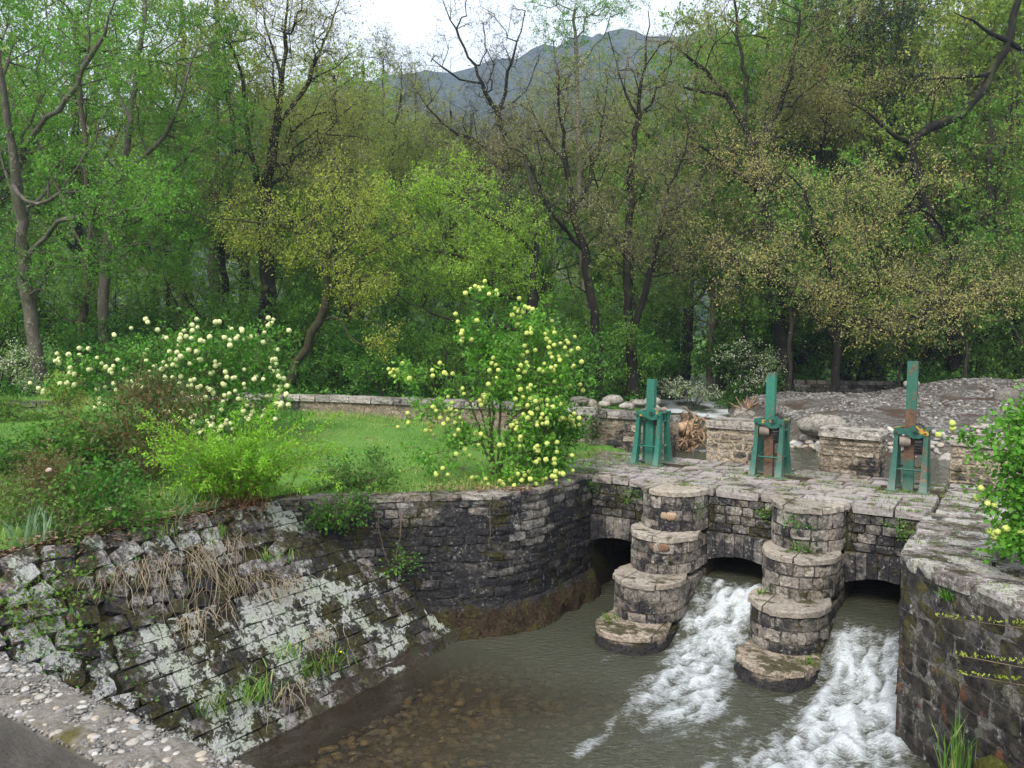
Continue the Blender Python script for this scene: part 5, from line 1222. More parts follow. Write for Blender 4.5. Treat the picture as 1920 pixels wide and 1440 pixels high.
 {'name': 'elm', 'r0': 0.134, 'lines': [[[-4.73, 33.0, -0.19], [-4.83, 33.0, 3.0], [-5.0, 33.0, 5.61], [-5.17, 33.0, 7.77], [-5.04, 33.0, 9.92], [-4.73, 33.0, 11.84]], [[-5.0, 33.0, 5.61], [-6.0, 33.0, 7.75], [-6.45, 33.0, 9.89]], [[-5.17, 33.0, 7.77], [-4.06, 33.0, 9.29], [-3.21, 33.0, 10.8]]], 'blobs': [[-5.8, 33.0, 10.33, 2.13, 1.23, 1.66, 193], [-4.07, 33.0, 10.57, 1.86, 1.14, 1.66, 169], [-6.22, 33.0, 8.4, 1.86, 1.06, 1.38, 133], [-4.92, 33.0, 8.63, 1.86, 0.97, 1.11, 133], [-3.19, 33.0, 9.09, 1.59, 0.97, 1.38, 108]], 'mat': 'elm_green', 'label': 'soft olive green elm under the ridge, behind the maple and the lime hornbeam', 'leaf': 0.08, 'nl': 14},
 {'name': 'ash', 'r0': 0.139, 'lines': [[[8.41, 34.0, -0.04], [8.43, 34.0, 3.25], [8.46, 34.0, 5.94], [8.17, 34.0, 8.16], [8.42, 34.0, 10.82]], [[8.4, 34.0, 4.15], [7.33, 34.0, 6.14], [6.84, 34.0, 7.69]], [[8.46, 34.0, 5.94], [9.53, 34.0, 7.74], [10.14, 34.0, 9.52]]], 'blobs': [[7.52, 34.0, 7.26, 2.19, 1.27, 1.7, 145], [9.04, 34.0, 8.84, 1.93, 1.18, 1.7, 121], [6.68, 34.0, 5.01, 2.19, 1.27, 1.7, 121], [9.13, 34.0, 6.17, 1.93, 1.18, 1.7, 105], [8.29, 34.0, 4.14, 2.46, 1.27, 1.42, 121], [10.77, 34.0, 4.18, 1.65, 1.09, 1.7, 81]], 'mat': 'ash2', 'label': 'shaded green ash filling the gap between the first and middle gates', 'leaf': 0.085, 'nl': 18},
 {'name': 'elm', 'r0': 0.134, 'lines': [[[-2.22, 38.0, -0.5], [-2.39, 38.0, 4.18], [-2.49, 38.0, 8.17], [-2.23, 38.0, 10.65], [-2.1, 38.0, 12.75]], [[-2.49, 38.0, 8.17], [-3.42, 38.0, 10.14], [-3.81, 38.0, 11.61]], [[-2.23, 38.0, 10.65], [-1.19, 38.0, 11.9], [-0.83, 38.0, 12.77]]], 'blobs': [[-3.06, 38.0, 11.13, 2.15, 1.27, 1.75, 270], [-1.06, 38.0, 11.53, 2.15, 1.27, 1.75, 270], [-1.91, 38.0, 9.92, 2.76, 1.42, 1.59, 270], [0.45, 38.0, 10.7, 1.84, 1.22, 1.9, 225], [-4.19, 38.0, 12.34, 1.22, 0.91, 1.59, 135], [0.86, 38.0, 8.73, 1.84, 1.22, 1.9, 180]], 'mat': 'poplar', 'label': 'pale olive elm right of the poplar, filling the gap under the ridge', 'leaf': 0.09, 'nl': 8},
 {'name': 'ash', 'r0': 0.139, 'lines': [[[1.88, 40.0, -0.57], [1.7, 40.0, 5.94], [1.8, 40.0, 10.39], [2.01, 40.0, 13.24]], [[1.7, 40.0, 5.94], [0.64, 40.0, 9.06], [0.21, 40.0, 11.14]], [[1.8, 40.0, 10.39], [2.96, 40.0, 11.96], [3.45, 40.0, 13.27]]], 'blobs': [[1.62, 40.0, 12.98, 2.27, 1.39, 2.0, 145], [2.96, 40.0, 11.96, 2.27, 1.39, 2.0, 133], [0.49, 40.0, 10.37, 1.94, 1.28, 2.0, 108], [4.5, 40.0, 13.54, 1.94, 1.28, 2.0, 121], [5.6, 40.0, 11.23, 1.94, 1.28, 2.0, 121], [2.48, 40.0, 9.36, 2.57, 1.49, 2.0, 145]], 'mat': 'elm_green', 'label': 'soft green tree far back between the alder and the tall ash', 'leaf': 0.08, 'nl': 14},
 {'name': 'elm', 'r0': 0.134, 'lines': [[[-7.21, 36.0, -0.44], [-7.35, 36.0, 3.99], [-7.49, 36.0, 7.77], [-7.75, 36.0, 10.58], [-7.99, 36.0, 12.44]], [[-7.49, 36.0, 7.77], [-8.69, 36.0, 9.63], [-8.93, 36.0, 11.03]], [[-7.75, 36.0, 10.58], [-6.81, 36.0, 11.76], [-6.58, 36.0, 12.7]]], 'blobs': [[-7.99, 36.0, 11.74, 2.04, 1.25, 1.8, 145], [-6.81, 36.0, 11.3, 1.74, 1.15, 1.8, 133], [-8.93, 36.0, 10.1, 2.04, 1.25, 1.8, 133], [-7.5, 36.0, 9.18, 2.32, 1.25, 1.5, 133], [-9.64, 36.0, 11.48, 1.74, 1.15, 1.8, 108]], 'mat': 'elm_green', 'label': 'soft green tree behind the dark-limbed elm, its top below the sky gap', 'leaf': 0.08, 'nl': 14},
 {'name': 'elm', 'r0': 0.164, 'lines': [[[-2.22, 38.0, -0.5], [-2.39, 38.0, 4.18], [-2.49, 38.0, 8.17], [-2.23, 38.0, 10.65], [-2.1, 38.0, 12.75]], [[-2.49, 38.0, 8.17], [-3.42, 38.0, 10.14], [-3.81, 38.0, 11.61]], [[-2.23, 38.0, 10.65], [-1.19, 38.0, 11.9], [-0.83, 38.0, 12.77]]], 'blobs': [[-3.06, 38.0, 11.13, 1.95, 1.27, 1.56, 180], [-1.06, 38.0, 11.53, 1.95, 1.27, 1.56, 180], [-1.91, 38.0, 9.92, 2.51, 1.42, 1.42, 180], [0.45, 38.0, 10.7, 1.67, 1.22, 1.7, 150], [-4.19, 38.0, 12.34, 1.11, 0.91, 1.42, 90], [0.86, 38.0, 8.73, 1.67, 1.22, 1.7, 120]], 'mat': 'poplar', 'label': 'pale olive elm right of the poplar, filling the gap under the ridge', 'leaf': 0.09, 'nl': 8},
 {'name': 'ash', 'r0': 0.17, 'lines': [[[1.88, 40.0, -0.57], [1.7, 40.0, 5.94], [1.8, 40.0, 10.39], [2.01, 40.0, 13.24]], [[1.7, 40.0, 5.94], [0.64, 40.0, 9.06], [0.21, 40.0, 11.14]], [[1.8, 40.0, 10.39], [2.96, 40.0, 11.96], [3.45, 40.0, 13.27]]], 'blobs': [[1.62, 40.0, 12.98, 2.06, 1.39, 1.79, 132], [2.96, 40.0, 11.96, 2.06, 1.39, 1.79, 121], [0.49, 40.0, 10.37, 1.76, 1.28, 1.79, 99], [4.5, 40.0, 13.54, 1.76, 1.28, 1.79, 110], [5.6, 40.0, 11.23, 1.76, 1.28, 1.79, 110], [2.48, 40.0, 9.36, 2.34, 1.49, 1.79, 132]], 'mat': 'elm_green', 'label': 'soft green tree far back between the alder and the tall ash', 'leaf': 0.08, 'nl': 14},
 {'name': 'elm', 'r0': 0.164, 'lines': [[[-7.21, 36.0, -0.44], [-7.35, 36.0, 3.99], [-7.49, 36.0, 7.77], [-7.75, 36.0, 10.58], [-7.99, 36.0, 12.44]], [[-7.49, 36.0, 7.77], [-8.69, 36.0, 9.63], [-8.93, 36.0, 11.03]], [[-7.75, 36.0, 10.58], [-6.81, 36.0, 11.76], [-6.58, 36.0, 12.7]]], 'blobs': [[-7.99, 36.0, 11.74, 1.85, 1.25, 1.61, 132], [-6.81, 36.0, 11.3, 1.58, 1.15, 1.61, 121], [-8.93, 36.0, 10.1, 1.85, 1.25, 1.61, 121], [-7.5, 36.0, 9.18, 2.11, 1.25, 1.34, 121], [-9.64, 36.0, 11.48, 1.58, 1.15, 1.61, 99]], 'mat': 'elm_green', 'label': 'soft green tree behind the dark-limbed elm, its top below the sky gap', 'leaf': 0.08, 'nl': 14}]

# ------------------------------------------------------------------ sluice gates
def paint_mat(name, g1, g2, wear, yellow=.0, rz=None):
    N = NT(name)
    a = N.noise(5, 5, .65); b = N.noise(24, 5, .65); d = N.noise(9, 5, .7, N.scalev(N.pos, 1, 1, .5))
    col = N.mix(N.rng(b, .35, .65), g1, g2)
    rustc = N.mix(N.rng(b, .35, .65), (.05, .03, .02), (.20, .085, .035))
    col = N.mix(N.rng(N.math('ADD', d, N.math('MULTIPLY', N.math('SUBTRACT', b, .5), .3)), .70 - wear * .22, .76 - wear * .22), col, rustc)
    if rz:
        f = N.ramp(N.rng(N.sep(N.pos)[2], 0, 2), [(q / 2, v) for q, v in rz])
        col = N.mix(N.rng(N.math('ADD', f, N.math('MULTIPLY', N.math('SUBTRACT', d, .5), 1.2)), .42, .58), col, N.mix(N.rng(b, .35, .65), (.055, .035, .024), (.16, .08, .042)))
    if yellow: col = N.mix(N.rng(N.noise(8, 3, .6), .60, .63), col, (.42, .24, .03))
    col = N.mix(N.rng(N.sep(N.pos)[2], .22, .0, 0, .35), col, (.24, .24, .20))
    return N.done(N.bsdf(col, .5, N.bump(b, .35, .004), .45))
M_TEAL = [paint_mat('teal_paint', (.010, .105, .072), (.02, .155, .108), .35), paint_mat('worn_teal_paint', (.012, .082, .058), (.022, .122, .085), .6), paint_mat('dark_teal_paint', (.012, .066, .048), (.02, .105, .076), .6)]
M_BEAM = [paint_mat('beam_paint', (.008, .10, .072), (.02, .15, .108), .5, 1), paint_mat('beam_paint', (.008, .078, .056), (.02, .118, .084), .55, 1), paint_mat('beam_paint', (.008, .064, .047), (.018, .10, .072), .55, 1)]
M_RUSTPOST = [paint_mat('post_paint', (.015, .12, .085), (.03, .16, .112), .4), paint_mat('rusty_post_paint', (.012, .13, .09), (.035, .165, .115), .45, 0, [(0, .9), (.85, .85), (.95, .2), (1.5, .1), (1.7, .45)]), paint_mat('rusty_post_paint', (.012, .085, .058), (.03, .12, .084), .5, 0, [(0, .1), (.4, .35), (.55, .8), (1.2, .75), (1.3, .2), (1.8, .3), (2, .42)])]
M_IRON = simple('black_iron', (.012, .012, .013), (.045, .042, .04), 12, .5, .3, 40, .5, .004)
M_ROLL = simple('worn_iron', (.14, .12, .10), (.26, .20, .16), 9, .6, .3, 40, .4, .004)
def hexa(mb, C, m=0):
    mb.add(np.array(C, float), BOXF, m)
def gate(k, label, top, scale=1.0):
    g = thing('sluice_gate', label, 'sluice gate', wp(GU[k], 1.72, 0), 'teal sluice gates on the weir')
    g.rotation_euler = (0, 0, A_)
    bpy.context.view_layer.update()
    def part(name, mb, mat, smooth=False, par=None):
        o = bpy.data.objects.new(name, mb.mesh(name, mat, smooth)); COL.objects.link(o); o.parent = par or g; return o
    T_, Bm, Po = M_TEAL[k], M_BEAM[k], M_RUSTPOST[k]
    H = .95
    # four flared cast legs
    for sx in (-1, 1):
        for front in (1, 0):
            mb = MB(); zs = np.linspace(0, H - .02, 9); rows_ = []
            for zq in zs:
                f = (1 - zq / H) ** 2.2
                yc = (-.05 - .11 * f) if front else (.28 + .16 * f)
                wy = .055 + .035 * f; wx = .031 + .026 * f
                xc = sx * .205 + (.0 if sx > 0 else -.03 * f)
                rows_.append([(xc - wx, yc - wy, zq), (xc + wx, yc - wy, zq), (xc + wx, yc + wy, zq), (xc - wx, yc + wy, zq)])
            V = np.array(rows_).reshape(-1, 3); j = np.arange(4)
            F = np.concatenate([np.c_[j + 4 * i, (j + 1) % 4 + 4 * i, (j + 1) % 4 + 4 * i + 4, j + 4 * i + 4] for i in range(8)])
            mb.add(V, F); mb.add(V[-4:], [[0, 1, 2, 3]])
            yb = -.16 if front else .44
            box(mb, sx * .21 - .085, sx * .21 + .085, yb - .11, yb + .11, -.01, .022)
            part('leg', mb, T_)
    # side beams with a cast web opening
    for sx in (-1, 1):
        mb = MB(); x0, x1 = sx * .205 - .032, sx * .205 + .032
        box(mb, x0 - .012, x1 + .012, -.10, .37, H - .012, H + .014)
        box(mb, x0, x1, -.10, .37, H - .17, H - .145)
        for y0, y1 in ((-.10, -.05), (.12, .15), (.32, .37)): box(mb, x0, x1, y0, y1, H - .146, H - .011)
        part('side_beam', mb, Bm)
    # front and back cross beams; the front one swells round the shaft bearing
    for y0, fr in ((-.118, 1), (.335, 0)):
        mb = MB(); xs = np.linspace(-.245, .245, 21); c = .075
        up = np.exp(-((xs - c) / .085) ** 4) * .06; dn_ = np.exp(-((xs - c) / .10) ** 4) * .055
        up = up if fr else up * 0; dn_ = dn_ if fr else dn_ * 0
        V = []
        for yy in (y0, y0 + .045):
            V += [(x, yy, H + .016 + a) for x, a in zip(xs, up)] + [(x, yy, H - .075 - b) for x, b in zip(xs, dn_)]
        V = np.array(V); n = 21; i = np.arange(n - 1)
        for a, b in ((n, 0), (0, 2 * n), (2 * n, 3 * n), (3 * n, n)): mb.add(V, np.c_[i + a, i + 1 + a, i + 1 + b, i + b])
        for e in (0, n - 1): mb.add(V[[e, e + n, e + 3 * n, e + 2 * n]], [[0, 1, 2, 3]])
        part('cross_beam', mb, Bm)
    def cyl(x, y, zz, axis, rad, ln, kk=20, rim=0.0):
        mb = MB(); d = np.array(axis, float); p = np.array([x, y, zz])
        if rim: tube(mb, [p - d * ln / 2, p - d * ln * .38, p - d * ln * .34, p + d * ln * .34, p + d * ln * .38, p + d * ln / 2], [rad, rad, rad * (1 - rim), rad * (1 - rim), rad, rad], kk)
        else: tube(mb, [p - d * ln / 2, p + d * ln / 2], rad, kk)
        return mb
    part('shaft', cyl(.075, .12, H + .005, (0, 1, 0), .024, .62), M_IRON, True)
    part('bearing', cyl(.075, -.125, H + .005, (0, 1, 0), .052, .05), Bm, True)
    # bolts
    for x in (-.2, .2):
        part('bolt', cyl(x, -.13, H - .05, (0, 1, 0), .016, .03, 6), M_IRON)
    # rack post
    mb = MB(); px, w2 = -.028, .074
    C = [(px - w2, .03, -.25), (px + w2, .03, -.25), (px + w2, .15, -.25), (px - w2, .15, -.25), (px - w2, .03, top), (px + w2, .03, top), (px + w2, .15, top), (px - w2, .15, top)]
    hexa(mb, C); rack = part('rack_post', mb, Po)
    # tie rods
    for y, zz in ((-.085, .33), (.345, .33)):
        part('tie_rod', cyl(0, y, zz, (1, 0, 0), .016, .46, 8), Bm, True)
    for sx in (-1, 1):
        part('tie_rod', cyl(sx * .21, .13, .33, (0, 1, 0), .016, .5, 8), Bm, True)
    if k == 0:
        part('drum', cyl(.14, .12, H + .045, (.35, .94, 0), .05, .22, 18, .2), M_ROLL, True)
        part('pinion', cyl(.10, .12, H - .19, (0, 1, 0), .055, .2, 16), M_IRON, True)
    else:
        part('guide_roller', cyl(-.095, -.02, H - .19, (1, .25, 0), .085, .15, 22), M_ROLL, True)
        # toothed wheel, its axis along the weir
        mb = MB(); nt = 22; R = .19; V = []; F = []
        for xx in (-.048, .048):
            for q in range(nt * 2):
                a = q * math.pi / nt; rr = R if (q % 2) else R * .86
                for da in (-.05, .05): V.append((.105 + xx, .10 + rr * math.cos(a + da), H - .21 + rr * math.sin(a + da)))
        m = nt * 4; i = np.arange(m); F = np.c_[i, (i + 1) % m, (i + 1) % m + m, i + m]; mb.add(V, F)
        for s in (0, 1):
            cc = np.array(V[s * m:(s + 1) * m]); mb.add(np.vstack([cc, cc.mean(0)]), np.c_[i, (i + 1) % m, np.full(m, m)])
        part('gear_wheel', mb, M_IRON)
        part('axle', cyl(.03, .10, H - .21, (1, 0, 0), .03, .36, 14), M_IRON, True)
        mb = MB(); R = .10; V = []; nt = 14
        for yy in (.06, .14):
            for q in range(nt * 2):
                a = q * math.pi / nt; rr = R if (q % 2) else R * .8
                for da in (-.07, .07): V.append((.085 + rr * math.cos(a + da), yy, H + .005 + rr * math.sin(a + da)))
        m = nt * 4; i = np.arange(m); mb.add(V, np.c_[i, (i + 1) % m, (i + 1) % m + m, i + m])
        for s in (0, 1):
            cc = np.array(V[s * m:(s + 1) * m]); mb.add(np.vstack([cc, cc.mean(0)]), np.c_[i, (i + 1) % m, np.full(m, m)])
        part('pinion', mb, M_IRON)
    return g
gate(0, 'bright teal sluice gate with the shortest post and no guide roller', 1.55)
gate(1, 'teal sluice gate with a brown rusty lower post, between the two low rubble piers', 1.74)
gate(2, 'dark teal sluice gate with the tallest post, nearest the right bank', 2.00)

# ------------------------------------------------------------------ driftwood, boulders
M_DRIFT = bark_mat('driftwood', (.16, .09, .05), (.46, .32, .20))
rr = np.random.default_rng(8)
dw = thing('driftwood_stump', 'tangled rust-brown driftwood root ball stranded behind the first gate', 'driftwood', (4.35, 19.1, -.4))
mb = MB(); tube(mb, [(3.45, 18.75, .18), (3.9, 18.95, .2), (4.25, 19.1, .22)], [.08, .11, .16], 12); link('log', mb.mesh('log', M_DRIFT), dw)
mb = MB()
for q in range(120):
    c0 = np.array([4.3, 19.1, .0]) + rr.normal(0, .16, 3); dd_ = rr.normal(0, 1, 3) + np.array([.1, 0, .5]); e = rr.uniform(.25, .6); p = [c0]; v = dd_ / np.linalg.norm(dd_)
    for s_i in range(7):
        v = v + rr.normal(0, .42, 3); v /= np.linalg.norm(v); p.append(p[-1] + v * e / 7)
    tube(mb, p, np.linspace(rr.uniform(.018, .055), .007, 8), 5)
link('roots', mb.mesh('roots', M_DRIFT), dw)
dw2 = thing('driftwood', 'small broken driftwood chunk in the rapids beyond the upstream pier', 'driftwood', (8.1, 27.5, -.3))
mb = MB()
for q in range(24):
    a = rr.uniform(0, 6.28); p = [np.array([8.1, 27.5, -.1])]; d = np.array([math.cos(a), .2, abs(math.sin(a))])
    for s_i in range(4): d = d + rr.normal(0, .3, 3); p.append(p[-1] + d * rr.uniform(.06, .13))
    tube(mb, p, np.linspace(.05, .012, 5), 5)
link('roots', mb.mesh('roots', M_DRIFT), dw2)
st_ = thing('stake', 'thin dark stake standing in the river beyond the first gate', 'stake', (5.6, 25, -.4))
mb = MB(); tube(mb, [(5.62, 25, -.5), (5.55, 25, .2), (5.42, 25, .85)], .022, 6); link('pole', mb.mesh('pole', BARK['dark']), st_)
BB = []
for s in range(5):
    V, F = subdiv(*subdiv(*pebble_shape(500 + s, .09))); V = V * (1 + .06 * vnoise(V, 2.2, s, 3))[:, None]
    b = MB(); b.add(V, F); BB.append(b.mesh('boulder', STN['boulder']))
def boulder(label, loc, sc, rz=0, k=0, group=None):
    o = tag(link('boulder', BB[k]), label, 'boulder', group); o.location = loc; o.scale = sc; o.rotation_euler = (0, 0, rz); return o
boulder('large smooth tan boulder on the gravel beside the middle gate', (7.75, 19.75, .24), (.62, .45, .30), -.2, 0)
boulder('rounded grey boulder half sunk in the gravel, upper right of the bank', (14.6, 23.6, .82), (.42, .34, .26), .3, 1)
boulder('pale boulder on the crest of the gravel bank', (13.1, 26.2, 1.02), (.28, .22, .16), .1, 2)
boulder('flat pale stone lying on the gravel near the right bank bush', (11.3, 19.2, .34), (.26, .18, .08), .2, 3)
for q, (x, y, a, k) in enumerate([(.95, 23.2, .26, 0), (1.45, 22.9, .22, 1), (1.95, 23.1, .40, 2), (2.3, 23.7, .34, 3), (2.65, 22.8, .25, 4), (3.0, 23.6, .42, 0), (3.35, 22.9, .30, 1), (3.7, 23.3, .34, 2), (4.15, 23.5, .38, 3), (2.35, 22.3, .20, 4), (3.15, 22.2, .22, 0), (1.2, 22.2, .18, 1), (4.0, 22.5, .24, 3), (1.75, 22.3, .2, 2)]):
    boulder('rounded river boulder in the heap on the bank behind the lawn wall', (x, y, .40 + .05 * (q % 3)), (a * .8, a * .62, a * .42), q * 1.3, k, 'boulders heaped behind the lawn wall')
for q, (x, y, a) in enumerate([(7.1, 24.4, .30), (7.4, 25.4, .26), (7.2, 23.6, .22), (7.7, 26.2, .3), (7.9, 27.4, .26), (7.0, 22.6, .2), (7.6, 24.6, .2)]):
    boulder('wet dark stone along the rapids edge of the gravel bank', (x, y, -.12), (a * 1.2, a, a * .7), q, q % 5, 'stones along the rapids')

# ------------------------------------------------------------------ trees
BK = {'ash': 'grey', 'ash2': 'brown', 'elm': 'black', 'maple': 'mossy', 'hornbeam': 'dark', 'oak_brown': 'black', 'oak_gold': 'black', 'ivy': 'black', 'alder': 'black', 'poplar': 'brown', 'elm_green': 'brown'}
for q, t in enumerate(TREES):
    build_tree(t['name'] + '_tree' if not t['name'].endswith('tree') else t['name'], t['label'], t['lines'], t['blobs'], t['r0'], LEAF[t['mat']], BARK[BK[t['mat']]], t['leaf'], t['nl'], 40 + q, tl=t.get('tl', .36), taper=t.get('taper', .38))
# background wood: three kinds of tree grown once, then set out singly
def proto(name, label, h, cw, n, lm, bk, seed, nl, leaf):
    r_ = np.random.default_rng(seed)
    L = [[(0, 0, -.2), (.1, 0, h * .3), (.0, .2, h * .6), (.2, .1, h)]] + [[(.05, .05, h * f), (math.cos(a) * cw * .5, math.sin(a) * cw * .5, h * (f + .2)), (math.cos(a) * cw * .8, math.sin(a) * cw * .8, h * (f + .33))] for f, a in ((.25, .5), (.33, 2.6), (.42, 4.4), (.5, 1.4), (.58, 3.4))]
    B = [(math.cos(a) * cw * d, math.sin(a) * cw * d, h * f, cw * .55, cw * .55, h * .13, n // 8) for f, a, d in ((.38, .5, .6), (.45, 2.5, .6), (.52, 4.5, .6), (.62, 1.2, .5), (.68, 3.3, .5), (.8, 5.2, .35), (.93, 0, .15), (.75, 2.1, .45))]
    return build_tree(name, label, L, B, .22, LEAF[lm], BARK[bk], leaf, nl, seed, 'trees deep in the wood')
LAB = ['pale green woodland tree standing deep behind the front row', 'olive half-bare woodland tree standing deep behind the front row', 'shaded dark green woodland tree standing deep behind the front row']
pr = [proto('woodland_tree', LAB[0], 15, 4.2, 1000, 'wood', 'brown', 301, 12, .15), proto('woodland_tree', LAB[1], 15, 4.0, 950, 'elm', 'dark', 302, 9, .12), proto('woodland_tree', LAB[2], 13, 4.4, 1000, 'ash2', 'dark', 303, 12, .15)]
spots = [(-31, 46, 1, 1.25), (-27, 38, 2, 1.2), (-23, 44, 0, 1.3), (-19, 35, 2, 1.15), (-17, 42, 1, 1.3), (-13.5, 36, 0, 1.1), (-11, 45, 1, 1.2), (-8.5, 38, 2, 1.0), (-6.5, 48, 0, 1.02), (-3.2, 42, 1, .85), (-.6, 50, 0, .98), (1.5, 41, 2, .80), (4.0, 47, 1, .92), (5.5, 38, 0, .80), (9.0, 44, 1, 1.15), (11.5, 38, 2, 1.15), (14, 45, 0, 1.3), (16.5, 37, 1, 1.2), (19, 43, 2, 1.3), (22, 36, 0, 1.2), (25, 44, 1, 1.35), (29, 38, 2, 1.3), (-35, 39, 0, 1.25), (33, 46, 0, 1.3), (-15, 55, 2, 1.3), (7, 58, 2, 1.1), (20, 56, 2, 1.5), (-25, 56, 1, 1.4), (-4.5, 60, 2, 1.05), (12.5, 31.0, 2, .8), (18.5, 31.5, 2, .85), (-20.5, 29.5, 2, .95), (15.6, 34.5, 0, .9), (22.5, 29.5, 1, .9), (8.2, 38, 2, 1.2), (10.8, 41, 0, 1.35), (13.4, 36.5, 2, 1.35), (17.6, 40, 2, 1.5), (20.5, 37.5, 0, 1.4), (24.5, 38.5, 2, 1.5), (15.2, 48, 2, 1.7), (21.5, 47, 0, 1.6), (27, 43, 1, 1.5), (-24, 33.5, 0, 1.15), (-10, 52, 0, 1.25), (-16.5, 49, 2, 1.3)]
used = [0, 0, 0]
for q, (x, y, k, s) in enumerate(spots):
    zz = float(ground_z(np.array([x]), np.array([y]))[0])
    if not used[k]:
        o = pr[k]; o.location = (x, y, zz); o.scale = (s, s, s); used[k] = 1
    else: copy_thing(pr[k], (x, y, zz), q * 2.399, (s, s, s * (1 + .08 * math.sin(q * 3))))
# thin bare-stemmed saplings of the understorey, each one its own
SL = ['slim young tree stem in the shaded understorey of the wood']
sap = build_tree('sapling', SL[0], [[(0, 0, -.1), (.1, .05, 1.6), (-.1, .1, 3.4), (.15, 0, 5.2)], [(.0, .1, 2.4), (.6, .2, 3.6), (1.0, .1, 4.6)], [(-.05, .1, 3), (-.6, -.2, 4.0), (-.9, -.2, 4.9)]], [(.8, .1, 4.4, .9, .9, .7, 60), (-.7, -.1, 4.6, .9, .9, .7, 60), (.1, 0, 5.2, .9, .9, .7, 60), (0, 0, 3.2, 1.0, 1.0, .5, 40)], .065, LEAF['ash2'], BARK['dark'], .1, 11, 340, 'slim stems in the understorey')
ss_ = [(-16.5, 27), (-12.4, 29), (-11.2, 27.5), (-9.6, 31), (-8.4, 28.5), (-6.2, 30), (-4.6, 29), (-3.0, 31), (-.9, 30), (.8, 29.5), (2.4, 32), (9.4, 33), (10.4, 30), (12.0, 34), (14.5, 30), (16.8, 29.6), (18.6, 28.6), (-18.4, 26)]
for q, (x, y) in enumerate(ss_):
    zz = float(ground_z(np.array([x]), np.array([y]))[0]); s = 1 + .3 * math.sin(q * 1.7)
    if q == 0: sap.location = (x, y, zz); sap.scale = (s, s, s)
    else: copy_thing(sap, (x, y, zz), q * 2.1, (s, s, s * (1.1 + .25 * math.sin(q * 2.3))))

# understorey shrubs in the shade of the wood
def mound(rad, h, n, seed, lm, leaf, nl, name, label, group, bk='dark'):
    r_ = np.random.default_rng(seed); B = []
    for q in range(9):
        a = q * 2.4; d = rad * (.15 + .6 * r_.random()); hh = h * (.35 + .5 * r_.random())
        B.append((math.cos(a) * d, math.sin(a) * d, hh, rad * .42, rad * .42, h * .26, n // 9))
    return build_shrub(name, label, (0, 0, 0), B, LEAF[lm], BARK[bk], leaf, nl, seed, 8, .03, .1, .3, group, step=.35)[0]
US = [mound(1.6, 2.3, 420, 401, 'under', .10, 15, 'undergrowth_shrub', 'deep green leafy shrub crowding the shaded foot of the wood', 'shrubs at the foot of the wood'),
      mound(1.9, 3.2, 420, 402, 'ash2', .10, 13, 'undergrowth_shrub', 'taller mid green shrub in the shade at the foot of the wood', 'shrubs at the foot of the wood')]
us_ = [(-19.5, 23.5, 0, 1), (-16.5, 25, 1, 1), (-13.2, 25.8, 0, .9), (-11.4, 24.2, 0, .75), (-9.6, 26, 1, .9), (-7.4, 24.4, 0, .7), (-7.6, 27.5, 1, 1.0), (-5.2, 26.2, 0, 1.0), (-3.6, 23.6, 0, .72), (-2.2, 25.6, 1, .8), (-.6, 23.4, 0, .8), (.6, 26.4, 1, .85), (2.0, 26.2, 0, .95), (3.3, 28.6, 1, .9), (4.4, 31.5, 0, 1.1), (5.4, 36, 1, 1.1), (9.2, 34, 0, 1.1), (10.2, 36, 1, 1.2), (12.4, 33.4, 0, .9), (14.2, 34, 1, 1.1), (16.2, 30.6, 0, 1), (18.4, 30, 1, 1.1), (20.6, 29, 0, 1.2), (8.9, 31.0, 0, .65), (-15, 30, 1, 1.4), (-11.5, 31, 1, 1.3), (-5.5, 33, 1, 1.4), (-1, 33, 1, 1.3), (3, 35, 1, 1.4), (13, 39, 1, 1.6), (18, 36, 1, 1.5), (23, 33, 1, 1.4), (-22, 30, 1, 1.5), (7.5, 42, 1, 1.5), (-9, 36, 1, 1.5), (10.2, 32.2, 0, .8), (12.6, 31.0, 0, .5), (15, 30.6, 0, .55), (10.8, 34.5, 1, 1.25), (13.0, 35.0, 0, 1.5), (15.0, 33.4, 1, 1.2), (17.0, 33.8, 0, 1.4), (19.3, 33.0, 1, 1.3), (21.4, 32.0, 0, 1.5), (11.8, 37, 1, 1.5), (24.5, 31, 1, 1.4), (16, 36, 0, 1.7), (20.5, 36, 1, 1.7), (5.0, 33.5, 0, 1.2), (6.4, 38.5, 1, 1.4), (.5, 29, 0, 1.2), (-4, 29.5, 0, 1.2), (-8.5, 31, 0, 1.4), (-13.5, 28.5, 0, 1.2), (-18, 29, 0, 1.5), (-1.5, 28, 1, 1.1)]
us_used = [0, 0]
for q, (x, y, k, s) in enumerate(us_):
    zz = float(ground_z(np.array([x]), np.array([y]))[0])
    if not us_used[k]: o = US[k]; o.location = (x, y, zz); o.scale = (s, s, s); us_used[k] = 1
    else: copy_thing(US[k], (x, y, zz), q * 1.9, (s * 1.1, s * 1.1, s))
